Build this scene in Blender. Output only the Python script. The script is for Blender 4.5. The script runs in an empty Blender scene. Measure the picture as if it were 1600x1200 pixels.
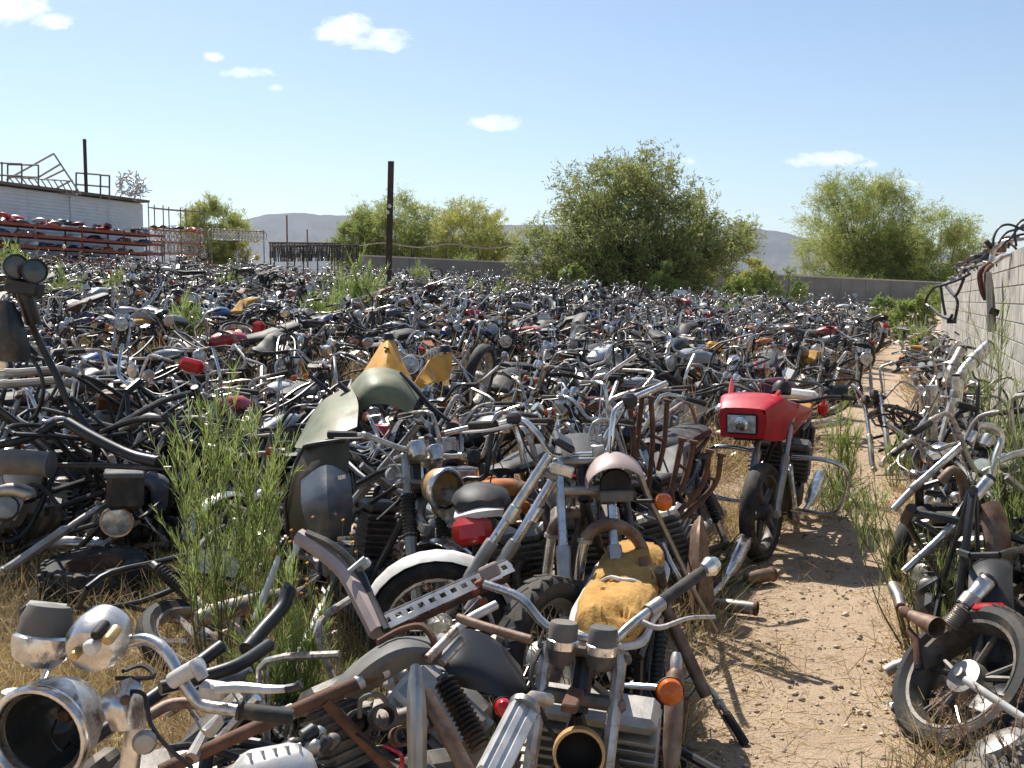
import bpy, math, random
import numpy as np
from mathutils import Vector, Matrix, noise
V = Vector
R = math.radians
random.seed(7)
rng = np.random.default_rng(7)
SC = bpy.context.scene
COL = SC.collection
# ------------------------------------------------------------------ camera
F = 1600.0            # focal length in photograph pixels (photo 1600 x 1200)
EYE = 1.65
PITCH = math.atan((600 - 468) / F)
cam_d = bpy.data.cameras.new('camera')
cam_d.sensor_width = 36.0
cam_d.lens = 36.0
cam_d.clip_start = 0.05
cam_d.clip_end = 60000
cam = bpy.data.objects.new('camera', cam_d)
COL.objects.link(cam)
cam.location = (0, 0, EYE)
cam.rotation_euler = (math.pi / 2 - PITCH, 0, 0)
SC.camera = cam
# ------------------------------------------------------------------ sun, sky, exposure
SUN_EL, SUN_AZ = R(52), R(-30)        # azimuth from +Y, clockwise positive
SUN_DIR = V((math.sin(SUN_AZ) * math.cos(SUN_EL), math.cos(SUN_AZ) * math.cos(SUN_EL), math.sin(SUN_EL)))
sl = bpy.data.lights.new('sun', 'SUN')
sl.energy = 5.0
sl.angle = R(0.5)
sl.color = (1.0, 0.95, 0.86)
so = bpy.data.objects.new('sun', sl)
COL.objects.link(so)
so.rotation_euler = (-SUN_DIR).to_track_quat('-Z', 'Y').to_euler()
so.location = (-20, 40, 60)
SC.view_settings.view_transform = 'Standard'
SC.view_settings.look = 'None'
SC.view_settings.gamma = 1.0
SC.view_settings.exposure = 0.55
SC.cycles.max_bounces = 6
SC.cycles.diffuse_bounces = 3
SC.cycles.glossy_bounces = 3
SC.cycles.transmission_bounces = 4
SC.cycles.sample_clamp_indirect = 6.0
SC.cycles.caustics_reflective = False
SC.cycles.caustics_refractive = False

world = bpy.data.worlds.new('World')
SC.world = world
world.use_nodes = True
wt = world.node_tree
for n in list(wt.nodes):
    wt.nodes.remove(n)


def nd(t, kind, **kw):
    n = t.nodes.new(kind)
    for k, v in kw.items():
        if k.startswith('i_'):
            n.inputs[int(k[2:])].default_value = v
        else:
            setattr(n, k, v)
    return n


def mth(t, op, a, b=None, c=None, clamp=False):
    n = t.nodes.new('ShaderNodeMath')
    n.operation = op
    n.use_clamp = clamp
    for i, x in enumerate((a, b, c)):
        if x is None:
            continue
        if hasattr(x, 'links') or hasattr(x, 'is_output'):
            t.links.new(x, n.inputs[i])
        else:
            n.inputs[i].default_value = x
    return n.outputs[0]


sky = nd(wt, 'ShaderNodeTexSky', sky_type='NISHITA', sun_disc=False)
sky.sun_elevation = SUN_EL
sky.sun_rotation = SUN_AZ % (2 * math.pi)
sky.altitude = 400
sky.air_density = 1.0
sky.dust_density = 0.8
sky.ozone_density = 1.1
# small fair-weather clouds, set by direction (east-of-north ratio a, height ratio b)
tc = nd(wt, 'ShaderNodeTexCoord')
sp = nd(wt, 'ShaderNodeSeparateXYZ')
wt.links.new(tc.outputs['Generated'], sp.inputs[0])
ysafe = mth(wt, 'MAXIMUM', sp.outputs[1], 0.05)
A = mth(wt, 'DIVIDE', sp.outputs[0], ysafe)
B = mth(wt, 'DIVIDE', sp.outputs[2], ysafe)
cmb = nd(wt, 'ShaderNodeCombineXYZ')
wt.links.new(A, cmb.inputs[0])
wt.links.new(mth(wt, 'MULTIPLY', B, 1.7), cmb.inputs[1])
nz = nd(wt, 'ShaderNodeTexNoise')
nz.inputs['Scale'].default_value = 34
nz.inputs['Detail'].default_value = 7
nz.inputs['Roughness'].default_value = 0.7
wt.links.new(cmb.outputs[0], nz.inputs['Vector'])
nz2 = nd(wt, 'ShaderNodeTexNoise')
nz2.inputs['Scale'].default_value = 9
nz2.inputs['Detail'].default_value = 3
wt.links.new(cmb.outputs[0], nz2.inputs['Vector'])
mask = None
CLOUDS = [(30, 8, 95, 30, 1), (100, 32, 40, 14, 1), (550, 46, 50, 26, 1), (598, 62, 52, 20, 1), (345, 89, 19, 8, .9), (392, 114, 48, 11, .95),
          (441, 137, 17, 6, .7), (774, 191, 42, 14, 1), (1070, 251, 17, 7, .5), (1290, 249, 70, 13, .95), (1350, 256, 30, 7, .6),
          (1385, 287, 70, 8, .55), (-150, 120, 60, 16, .9), (1750, 90, 70, 20, 1), (1980, 210, 60, 12, .8), (-420, 200, 80, 14, .8),
          (300, -200, 90, 30, 1), (1200, -260, 110, 30, 1), (760, -420, 120, 40, 1)]
for (px, py, w, h, s) in CLOUDS:
    el = math.atan((600 - py) / F) - PITCH
    b = math.tan(el)
    a = (px - 800) / F / math.cos(PITCH)
    dx = mth(wt, 'DIVIDE', mth(wt, 'SUBTRACT', A, a), w / F)
    dy = mth(wt, 'DIVIDE', mth(wt, 'SUBTRACT', B, b), h / F)
    d2 = mth(wt, 'ADD', mth(wt, 'MULTIPLY', dx, dx), mth(wt, 'MULTIPLY', dy, dy))
    m = mth(wt, 'MULTIPLY', mth(wt, 'SUBTRACT', 1.0, d2), s)
    m = mth(wt, 'MAXIMUM', m, -0.6)
    mask = m if mask is None else mth(wt, 'MAXIMUM', mask, m)
mask = mth(wt, 'ADD', mask, mth(wt, 'MULTIPLY', mth(wt, 'SUBTRACT', nz.outputs[0], 0.5), 3.6))
mask = mth(wt, 'ADD', mask, mth(wt, 'MULTIPLY', mth(wt, 'SUBTRACT', nz2.outputs[0], 0.5), 0.8))
mask = mth(wt, 'MULTIPLY', mth(wt, 'SUBTRACT', mask, 0.05), 0.7, clamp=True)
front = mth(wt, 'GREATER_THAN', sp.outputs[1], 0.06)
mask = mth(wt, 'MULTIPLY', mth(wt, 'MULTIPLY', mask, front), 0.93)
mixc = nd(wt, 'ShaderNodeMix', data_type='RGBA')
wt.links.new(mask, mixc.inputs['Factor'])
wt.links.new(sky.outputs[0], mixc.inputs['A'])
mixc.inputs['B'].default_value = (10.5, 10.4, 10.3, 1)
bg = nd(wt, 'ShaderNodeBackground')
bg.inputs['Strength'].default_value = 0.097
wo = nd(wt, 'ShaderNodeOutputWorld')
wt.links.new(mixc.outputs['Result'], bg.inputs[0])
wt.links.new(bg.outputs[0], wo.inputs[0])


# ------------------------------------------------------------------ photograph pixel -> place
def W(px, py, Y):
    u, v = (px - 800) / F, (600 - py) / F
    c, s = math.cos(PITCH), math.sin(PITCH)
    d = V((u, c + v * s, -s + v * c))
    return V((0, 0, EYE)) + d * (Y / d.y)


def sstep(a, b, x):
    t = min(1.0, max(0.0, (x - a) / (b - a)))
    return t * t * (3 - 2 * t)


def ground(X, Y):
    """height of the yard: level by the path, rising away to the back and to the west"""
    Yc = min(max(Y, 0), 90.0)
    Xc = max(-55.0, min(60.0, X))
    g = sstep(5.0, 17.0, Yc)
    sl = 0.058 * min(Xc, 10) + 0.036 * max(Xc - 10, 0)
    z = g * (0.031 * (Yc - 6) - sl * min(1.0, Yc / 22.0))
    # keep the strip by the east wall level
    far = sstep(100, 200, max(abs(X), Y))
    z = max(z, -0.05)
    z = z * (1 - far)
    z += 0.02 * noise.noise((X * 0.6, Y * 0.6, 0)) + 0.012 * noise.noise((X * 2.1, Y * 2.1, 3))
    return z


def G(px, py, z=0.0):
    """where the sight line of a pixel meets the yard (lifted by z)"""
    lo, hi = 1.0, 120.0
    Y = 1.0
    while Y < 120:
        p = W(px, py, Y)
        if p.z < ground(p.x, p.y) + z:
            return V((p.x, p.y, ground(p.x, p.y)))
        Y += 0.02
    return W(px, py, 120)


# ------------------------------------------------------------------ mesh collector
LOD = 0


class MB:
    def __init__(s, org=None):
        s.v, s.f, s.m = [], [], []
        s.org = V(org) if org is not None else V((0, 0, 0))
        s.M = Matrix()
        s.mi = 0

    def add(s, vs, fs):
        o = len(s.v)
        s.v += [s.M @ V(p) - s.org for p in vs]
        s.f += [tuple(i + o for i in f) for f in fs]
        s.m += [s.mi] * len(fs)

    def tube(s, pts, r, n=None, caps=True):
        n = (n or 8) if LOD == 0 else 3
        pts = [V(p) for p in pts]
        k = len(pts)
        if not hasattr(r, '__len__'):
            r = [r] * k
        vs, fs = [], []
        up = None
        for i, p in enumerate(pts):
            t = (pts[min(i + 1, k - 1)] - pts[max(i - 1, 0)])
            t = t.normalized() if t.length > 1e-9 else V((0, 0, 1))
            if up is None:
                up = t.orthogonal().normalized()
            up = (up - t * up.dot(t))
            up = up.normalized() if up.length > 1e-6 else t.orthogonal().normalized()
            b = t.cross(up)
            for j in range(n):
                a = 2 * math.pi * j / n
                vs.append(p + (up * math.cos(a) + b * math.sin(a)) * r[i])
        for i in range(k - 1):
            for j in range(n):
                fs.append((i * n + j, i * n + (j + 1) % n, (i + 1) * n + (j + 1) % n, (i + 1) * n + j))
        if caps and not LOD:
            fs.append(tuple(range(n - 1, -1, -1)))
            fs.append(tuple((k - 1) * n + j for j in range(n)))
        s.add(vs, fs)
        return s

    def curve(s, pts, r, sub=4, n=None, caps=True):
        if LOD:
            sub = 1
        return s.tube(smooth(pts, sub), r if not hasattr(r, '__len__') else lerp_list(r, (len(pts) - 1) * sub + 1), n, caps)

    def lathe(s, prof, c=(0, 0, 0), ax=(0, 0, 1), n=None, closed=False, caps=False, squash=None):
        n = (n or 20) if LOD == 0 else min(n or 6, 7)
        ax = V(ax).normalized()
        up = ax.orthogonal().normalized()
        if abs(ax.z) < 0.9:
            up = (V((0, 0, 1)) - ax * ax.z).normalized()
        b = ax.cross(up)
        c = V(c)
        vs, fs = [], []
        for (r, z) in prof:
            for j in range(n):
                a = 2 * math.pi * j / n
                vs.append(c + ax * z + (up * math.cos(a) * (squash or 1) + b * math.sin(a)) * r)
        k = len(prof)
        for i in range(k if closed else k - 1):
            i2 = (i + 1) % k
            for j in range(n):
                fs.append((i * n + j, i * n + (j + 1) % n, i2 * n + (j + 1) % n, i2 * n + j))
        if caps:
            fs.append(tuple(range(n - 1, -1, -1)))
            fs.append(tuple((k - 1) * n + j for j in range(n)))
        s.add(vs, fs)
        return s

    def box(s, c, sz, ch=None, rot=None):
        x, y, z = [q / 2 for q in sz]
        ch = 0.0 if LOD else (min(sz) * 0.18 if ch is None else ch)
        Q = rot.to_matrix() if rot is not None and not isinstance(rot, Matrix) else (rot or Matrix.Identity(3))
        c = V(c)
        vs, idx = [], {}
        for sx in (-1, 1):
            for sy in (-1, 1):
                for sz_ in (-1, 1):
                    for a in range(3):
                        p = V((sx * (x - (ch if a != 0 else 0)), sy * (y - (ch if a != 1 else 0)), sz_ * (z - (ch if a != 2 else 0))))
                        idx[(sx, sy, sz_, a)] = len(vs)
                        vs.append(c + Q @ p)
        fs = []
        for a in range(3):
            o = [i for i in range(3) if i != a]
            for sg in (-1, 1):
                q = []
                for (u, w) in ((-1, -1), (1, -1), (1, 1), (-1, 1)):
                    k = [0, 0, 0]
                    k[a] = sg; k[o[0]] = u; k[o[1]] = w
                    q.append(idx[(k[0], k[1], k[2], a)])
                fs.append(tuple(q))
        if ch > 0:
            for a in range(3):
                o = [i for i in range(3) if i != a]
                for u in (-1, 1):
                    for w in (-1, 1):
                        q = []
                        for (sg, fa) in ((-1, o[0]), (1, o[0]), (1, o[1]), (-1, o[1])):
                            k = [0, 0, 0]
                            k[a] = sg; k[o[0]] = u; k[o[1]] = w
                            q.append(idx[(k[0], k[1], k[2], fa)])
                        fs.append(tuple(q))
            for sx in (-1, 1):
                for sy in (-1, 1):
                    for sz_ in (-1, 1):
                        fs.append(tuple(idx[(sx, sy, sz_, a)] for a in range(3)))
        s.add(vs, fs)
        return s

    def loft(s, secs, caps=True, closed=True):
        n = len(secs[0])
        vs = [p for q in secs for p in q]
        fs = []
        for i in range(len(secs) - 1):
            for j in range(n if closed else n - 1):
                fs.append((i * n + j, i * n + (j + 1) % n, (i + 1) * n + (j + 1) % n, (i + 1) * n + j))
        if caps and closed:
            fs.append(tuple(range(n - 1, -1, -1)))
            fs.append(tuple((len(secs) - 1) * n + j for j in range(n)))
        s.add(vs, fs)
        return s

    def shell(s, fn, nu, nv, t=0.004):
        """thick sheet over fn(u,v) for u,v in 0..1"""
        P = [[V(fn(i / nu, j / nv)) for j in range(nv + 1)] for i in range(nu + 1)]
        N = [[None] * (nv + 1) for _ in range(nu + 1)]
        for i in range(nu + 1):
            for j in range(nv + 1):
                du = P[min(i + 1, nu)][j] - P[max(i - 1, 0)][j]
                dv = P[i][min(j + 1, nv)] - P[i][max(j - 1, 0)]
                q = du.cross(dv)
                N[i][j] = q.normalized() if q.length > 1e-12 else V((0, 0, 1))
        m = nv + 1
        vs = [P[i][j] for i in range(nu + 1) for j in range(m)] + [P[i][j] - N[i][j] * t for i in range(nu + 1) for j in range(m)]
        o = (nu + 1) * m
        fs = []
        for i in range(nu):
            for j in range(nv):
                a, b, c, d = i * m + j, i * m + j + 1, (i + 1) * m + j + 1, (i + 1) * m + j
                fs.append((d, c, b, a))
                fs.append((a + o, b + o, c + o, d + o))
        for i in range(nu):
            fs.append((i * m, (i + 1) * m, (i + 1) * m + o, i * m + o))
            fs.append((i * m + nv + o, (i + 1) * m + nv + o, (i + 1) * m + nv, i * m + nv))
        for j in range(nv):
            fs.append((j + 1, j, j + o, j + 1 + o))
            fs.append((nu * m + j, nu * m + j + 1, nu * m + j + 1 + o, nu * m + j + o))
        s.add(vs, fs)
        return s

    def prism(s, outline, t):
        """outline: closed ring of points in 3D (planar); extruded by vector t"""
        n = len(outline)
        t = V(t)
        vs = [V(p) for p in outline] + [V(p) + t for p in outline]
        fs = [tuple(range(n - 1, -1, -1)), tuple(range(n, 2 * n))]
        for j in range(n):
            fs.append((j, (j + 1) % n, n + (j + 1) % n, n + j))
        s.add(vs, fs)
        return s

    def mesh(s, name, mats, ang=38):
        me = bpy.data.meshes.new(name)
        me.from_pydata(s.v, [], s.f)
        if not isinstance(mats, (list, tuple)):
            mats = [mats]
        for m in mats:
            me.materials.append(MAT[m])
        if len(mats) > 1:
            me.polygons.foreach_set('material_index', s.m)
        me.polygons.foreach_set('use_smooth', [True] * len(s.f))
        me.set_sharp_from_angle(angle=R(ang))
        me.update()
        return me

    def obj(s, name, mats, parent=None, ang=38):
        o = bpy.data.objects.new(name, s.mesh(name, mats, ang))
        COL.objects.link(o)
        if parent is not None:
            o.parent = parent
        else:
            o.location = s.org
        return o


def smooth(pts, sub=4):
    pts = [V(p) for p in pts]
    out = []
    k = len(pts)
    for i in range(k - 1):
        p0 = pts[i - 1] if i else pts[0] * 2 - pts[1]
        p1, p2 = pts[i], pts[i + 1]
        p3 = pts[i + 2] if i + 2 < k else pts[-1] * 2 - pts[-2]
        for j in range(sub):
            t = j / sub
            out.append(0.5 * ((2 * p1) + (p2 - p0) * t + (2 * p0 - 5 * p1 + 4 * p2 - p3) * t * t + (3 * p1 - p0 - 3 * p2 + p3) * t ** 3))
    out.append(pts[-1])
    return out


def lerp_list(r, n):
    k = len(r) - 1
    out = []
    for i in range(n):
        t = i / (n - 1) * k
        j = min(int(t), k - 1)
        out.append(r[j] + (r[j + 1] - r[j]) * (t - j))
    return out


def np_obj(name, verts, faces_flat, nper, mats, parent=None, mat_idx=None, smooth_=False):
    """fast mesh from arrays: faces_flat (M*nper) vertex ids"""
    me = bpy.data.meshes.new(name)
    verts = np.asarray(verts, dtype=np.float32)
    ff = np.asarray(faces_flat, dtype=np.int32).ravel()
    nf = len(ff) // nper
    me.vertices.add(len(verts))
    me.vertices.foreach_set('co', verts.ravel())
    me.loops.add(len(ff))
    me.loops.foreach_set('vertex_index', ff)
    me.polygons.add(nf)
    me.polygons.foreach_set('loop_start', np.arange(nf, dtype=np.int32) * nper)
    me.polygons.foreach_set('loop_total', np.full(nf, nper, dtype=np.int32))
    for m in (mats if isinstance(mats, (list, tuple)) else [mats]):
        me.materials.append(MAT[m])
    if mat_idx is not None:
        me.polygons.foreach_set('material_index', np.asarray(mat_idx, dtype=np.int32))
    if smooth_:
        me.polygons.foreach_set('use_smooth', np.ones(nf, dtype=bool))
    me.update(calc_edges=True)
    me.validate()
    o = bpy.data.objects.new(name, me)
    COL.objects.link(o)
    if parent is not None:
        o.parent = parent
    return o


def tag(o, label=None, cat=None, group=None, kind=None):
    if label: o['label'] = label
    if cat: o['category'] = cat
    if group: o['group'] = group
    if kind: o['kind'] = kind
    return o


def thing(name, label, cat, loc, group=None):
    o = bpy.data.objects.new(name, None)
    COL.objects.link(o)
    o.empty_display_size = 0.2
    o.location = loc
    return tag(o, label, cat, group)


# ------------------------------------------------------------------ materials
MAT = {}


def mat(name, base, metallic=0.0, rough=0.5, var=0.25, scale=6.0, dust=0.0, rust=0.0, bump=0.0, objcol=False, island=0.0,
        coat=0.0, spec=None, col2=None, translucent=0.0, bscale=None, dustcol=(0.34, 0.25, 0.165)):
    m = bpy.data.materials.new(name)
    m.use_nodes = True
    t = m.node_tree
    b = t.nodes['Principled BSDF']
    tcn = nd(t, 'ShaderNodeTexCoord')
    oi = nd(t, 'ShaderNodeObjectInfo')
    add = nd(t, 'ShaderNodeVectorMath', operation='ADD')
    t.links.new(tcn.outputs['Object'], add.inputs[0])
    sc3 = nd(t, 'ShaderNodeVectorMath', operation='SCALE')
    sc3.inputs[0].default_value = (17, 31, 23)
    t.links.new(oi.outputs['Random'], sc3.inputs['Scale'])
    t.links.new(sc3.outputs[0], add.inputs[1])
    vec = add.outputs[0]

    def noise_(sc, det=4, rgh=0.6):
        n = nd(t, 'ShaderNodeTexNoise')
        n.inputs['Scale'].default_value = sc
        n.inputs['Detail'].default_value = det
        n.inputs['Roughness'].default_value = rgh
        t.links.new(vec, n.inputs['Vector'])
        return n.outputs[0]

    def mix(fac, a, bb):
        n = nd(t, 'ShaderNodeMix', data_type='RGBA')
        for k, x in (('Factor', fac), ('A', a), ('B', bb)):
            if hasattr(x, 'is_output'):
                t.links.new(x, n.inputs[k])
            elif k == 'Factor':
                n.inputs[k].default_value = x
            else:
                n.inputs[k].default_value = (*x[:3], 1)
        return n.outputs['Result']

    col = oi.outputs['Color'] if objcol else base
    nz_ = noise_(scale)
    if not objcol:
        c2 = col2 or tuple(max(0, x * (1 - var)) for x in base)
        c1 = tuple(x * (1 + var * 0.6) for x in base) if not col2 else base
        f = mth(t, 'MULTIPLY', mth(t, 'SUBTRACT', nz_, 0.32), 2.8, clamp=True)
        col = mix(f, c2, c1)
    if island:
        g = nd(t, 'ShaderNodeNewGeometry')
        hs = nd(t, 'ShaderNodeHueSaturation')
        t.links.new(mth(t, 'ADD', mth(t, 'MULTIPLY', g.outputs['Random Per Island'], island), 1 - island * 0.5), hs.inputs['Value'])
        t.links.new(mth(t, 'ADD', mth(t, 'MULTIPLY', g.outputs['Random Per Island'], 0.05), 0.475), hs.inputs['Hue'])
        if hasattr(col, 'is_output'):
            t.links.new(col, hs.inputs['Color'])
        else:
            hs.inputs['Color'].default_value = (*col, 1)
        col = hs.outputs[0]
    rg = rough
    met = metallic
    if rust:
        rn = noise_(scale * 1.7 + 3, 6, 0.7)
        f = mth(t, 'MULTIPLY', mth(t, 'SUBTRACT', rn, 0.72 - 0.3 * rust), 7.0, clamp=True)
        col = mix(f, col, mix(noise_(40), (0.10, 0.038, 0.016), (0.22, 0.095, 0.04)))
        rg = mth(t, 'ADD', mth(t, 'MULTIPLY', f, 0.85 - rough), rough)
        met = mth(t, 'MULTIPLY', mth(t, 'SUBTRACT', 1.0, f), metallic)
    if dust:
        dn = noise_(scale * 0.6 + 1.5, 6, 0.65)
        f = mth(t, 'MULTIPLY', mth(t, 'SUBTRACT', dn, 0.62 - 0.35 * dust), 3.0, clamp=True)
        f = mth(t, 'MULTIPLY', f, min(0.9, 0.35 + dust * 0.6))
        col = mix(f, col, dustcol)
        rg = mth(t, 'ADD', rg, mth(t, 'MULTIPLY', f, 0.45), clamp=True)
        met = mth(t, 'MULTIPLY', mth(t, 'SUBTRACT', 1.0, f), met)
    for k, x in (('Base Color', col), ('Roughness', rg), ('Metallic', met)):
        if hasattr(x, 'is_output'):
            t.links.new(x, b.inputs[k])
        else:
            b.inputs[k].default_value = (*x[:3], 1) if k == 'Base Color' else x
    if coat:
        b.inputs['Coat Weight'].default_value = coat
        b.inputs['Coat Roughness'].default_value = 0.15
    if spec is not None:
        b.inputs['Specular IOR Level'].default_value = spec
    if bump:
        bn = nd(t, 'ShaderNodeBump')
        bn.inputs['Strength'].default_value = bump
        bn.inputs['Distance'].default_value = 0.01
        t.links.new(noise_(bscale or scale * 6, 5, 0.7), bn.inputs['Height'])
        t.links.new(bn.outputs[0], b.inputs['Normal'])
    if translucent:
        tr = nd(t, 'ShaderNodeBsdfTranslucent')
        if hasattr(col, 'is_output'):
            t.links.new(col, tr.inputs[0])
        else:
            tr.inputs[0].default_value = (*col, 1)
        ms = nd(t, 'ShaderNodeMixShader')
        ms.inputs[0].default_value = translucent
        out = t.nodes['Material Output']
        t.links.new(b.outputs[0], ms.inputs[1])
        t.links.new(tr.outputs[0], ms.inputs[2])
        t.links.new(ms.outputs[0], out.inputs[0])
    MAT[name] = m
    return m


mat('chrome', (0.72, 0.695, 0.66), 1.0, 0.22, 0.4, 13, dust=0.45, rust=0.42, bump=0.05)
mat('chrome_worn', (0.52, 0.49, 0.455), 1.0, 0.38, 0.4, 14, dust=0.55, rust=0.68, bump=0.08)
mat('alloy', (0.40, 0.38, 0.35), 0.9, 0.42, 0.3, 9, dust=0.45, rust=0.1, bump=0.1)
mat('alloy_white', (0.58, 0.57, 0.55), 0.4, 0.42, 0.35, 13, dust=0.42, rust=0.2, bump=0.06)
mat('engine_metal', (0.13, 0.12, 0.11), 0.6, 0.55, 0.6, 10, dust=0.4, rust=0.4, bump=0.15)
mat('black_metal', (0.014, 0.014, 0.015), 0.0, 0.42, 0.4, 8, dust=0.22, rust=0.42, coat=0.1)
mat('black_plastic', (0.018, 0.018, 0.02), 0.0, 0.5, 0.4, 7, dust=0.26)
mat('grey_plastic', (0.10, 0.10, 0.097), 0.0, 0.6, 0.3, 7, dust=0.5)
mat('rubber', (0.022, 0.021, 0.021), 0.0, 0.75, 0.4, 9, dust=0.36, bump=0.15)
mat('vinyl', (0.018, 0.017, 0.017), 0.0, 0.6, 0.4, 8, dust=0.28, bump=0.1)
mat('brown_vinyl', (0.17, 0.075, 0.04), 0.0, 0.6, 0.3, 8, dust=0.5, bump=0.1)
mat('foam', (0.58, 0.34, 0.10), 0.0, 0.95, 0.3, 22, col2=(0.44, 0.225, 0.05), bump=0.9, bscale=60)
mat('rust', (0.19, 0.085, 0.045), 0.1, 0.8, 0.5, 18, col2=(0.075, 0.038, 0.025), bump=0.3)
mat('rusty_pipe', (0.27, 0.20, 0.15), 0.35, 0.58, 0.4, 16, col2=(0.13, 0.06, 0.032), bump=0.2, dust=0.2)
mat('paint', (1, 1, 1), 0.0, 0.34, objcol=True, scale=6, dust=0.36, coat=0.35)
mat('red_paint', (0.52, 0.006, 0.012), 0.0, 0.36, 0.3, 9, dust=0.26, coat=0.4, bump=0.03)
mat('red_lens', (0.62, 0.012, 0.015), 0.0, 0.2, 0.2, 12, dust=0.1, coat=0.5, translucent=0.25)
mat('orange_lens', (0.75, 0.17, 0.01), 0.0, 0.2, 0.3, 12, dust=0.15, coat=0.5, translucent=0.3)
mat('yellow_plastic', (0.80, 0.40, 0.05), 0.0, 0.55, 0.25, 9, dust=0.36, translucent=0.12, bump=0.05)
mat('bright_yellow', (0.85, 0.62, 0.03), 0.0, 0.5, 0.12, 5, dust=0.2)
mat('olive_plastic', (0.165, 0.175, 0.095), 0.0, 0.5, 0.3, 9, dust=0.42, bump=0.05)
mat('camo_plastic', (0.045, 0.05, 0.025), 0.0, 0.5, 0.3, 6, col2=(0.11, 0.075, 0.035), dust=0.2)
mat('slate_paint', (0.085, 0.10, 0.125), 0.0, 0.42, 0.3, 11, dust=0.42, coat=0.2)
mat('white_plastic', (0.66, 0.64, 0.60), 0.0, 0.5, 0.2, 11, dust=0.42, bump=0.04)
mat('tan_shell', (0.50, 0.30, 0.12), 0.2, 0.45, 0.2, 8, dust=0.3)
mat('yellowed_chrome', (0.62, 0.42, 0.17), 0.6, 0.35, 0.4, 13, dust=0.4, rust=0.4)
mat('lens_glass', (0.55, 0.54, 0.50), 0.2, 0.15, 0.5, 26, dust=0.25, coat=0.8)
mat('gauge_face', (0.42, 0.47, 0.44), 0.0, 0.15, 0.3, 10, dust=0.3, coat=0.8)
mat('pink_cowl', (0.42, 0.32, 0.29), 0.1, 0.5, 0.2, 8, dust=0.35)
mat('red_beam', (0.38, 0.085, 0.035), 0.0, 0.6, 0.35, 3, rust=0.3)
mat('steel_post', (0.075, 0.04, 0.03), 0.2, 0.7, 0.4, 3, rust=0.3)
mat('corrugated', (0.74, 0.78, 0.79), 0.0, 0.5, 0.1, 0.6, dust=0.25, col2=(0.64, 0.68, 0.69))
mat('roof_edge', (0.2, 0.15, 0.12), 0.2, 0.7, 0.3, 1.5, rust=0.2)
mat('pale_pipe', (0.42, 0.34, 0.29), 0.2, 0.6, 0.2, 5, rust=0.2)
mat('grey_pipe', (0.2, 0.17, 0.16), 0.3, 0.6, 0.2, 5, rust=0.2)
mat('block', (0.43, 0.395, 0.345), 0.0, 0.95, 0.42, 2.6, bump=0.35, bscale=50, island=0.0)
mat('mortar', (0.52, 0.48, 0.43), 0.0, 0.95, 0.15, 5, bump=0.3)
mat('far_block', (0.215, 0.21, 0.205), 0.0, 0.95, 0.2, 0.8, bump=0.3, bscale=12)
mat('bark', (0.075, 0.055, 0.038), 0.0, 0.9, 0.4, 6, bump=0.5)
mat('green_bark', (0.13, 0.14, 0.05), 0.0, 0.85, 0.3, 6, bump=0.3)
mat('mesquite_leaf', (0.37, 0.385, 0.13), 0.0, 0.6, 0.3, 0.5, island=0.8, col2=(0.27, 0.30, 0.095), translucent=0.45)
mat('verde_leaf', (0.42, 0.45, 0.13), 0.0, 0.6, 0.3, 0.35, island=0.7, col2=(0.33, 0.37, 0.10), translucent=0.45)
mat('yellow_leaf', (0.50, 0.47, 0.10), 0.0, 0.6, 0.3, 0.35, island=0.7, col2=(0.36, 0.39, 0.11), translucent=0.45)
mat('bush_leaf', (0.24, 0.33, 0.08), 0.0, 0.6, 0.3, 0.8, island=0.7, col2=(0.33, 0.36, 0.10), translucent=0.4)
mat('broom_leaf', (0.31, 0.40, 0.10), 0.0, 0.5, 0.3, 3, island=0.6, col2=(0.38, 0.42, 0.15), translucent=0.45)
mat('broom_stem', (0.15, 0.14, 0.06), 0.0, 0.8, 0.3, 8)
mat('green_blade', (0.13, 0.19, 0.045), 0.0, 0.5, 0.3, 3, island=0.7, translucent=0.3)
mat('straw', (0.52, 0.40, 0.21), 0.0, 0.6, 0.3, 2, island=0.7, col2=(0.42, 0.30, 0.145), translucent=0.3)
mat('seed_head', (0.33, 0.22, 0.15), 0.0, 0.9, 0.3, 5, island=0.4)
mat('orange_flower', (0.65, 0.29, 0.03), 0.0, 0.8, 0.3, 5, island=0.5)
mat('stone', (0.46, 0.36, 0.28), 0.0, 0.95, 0.3, 4, island=0.8)
mat('mountain', (0.10, 0.094, 0.096), 0.0, 1.0, 0.3, 0.006, col2=(0.055, 0.053, 0.056), bump=0.0)
mat('dark_glass', (0.03, 0.032, 0.03), 0.0, 0.15, 0.3, 9, dust=0.25, coat=0.5)
mat('dark_hole', (0.012, 0.01, 0.009), 0.0, 0.7, 0.3, 8)
mat('wood', (0.16, 0.10, 0.06), 0.0, 0.9, 0.3, 6, bump=0.3)


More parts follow.
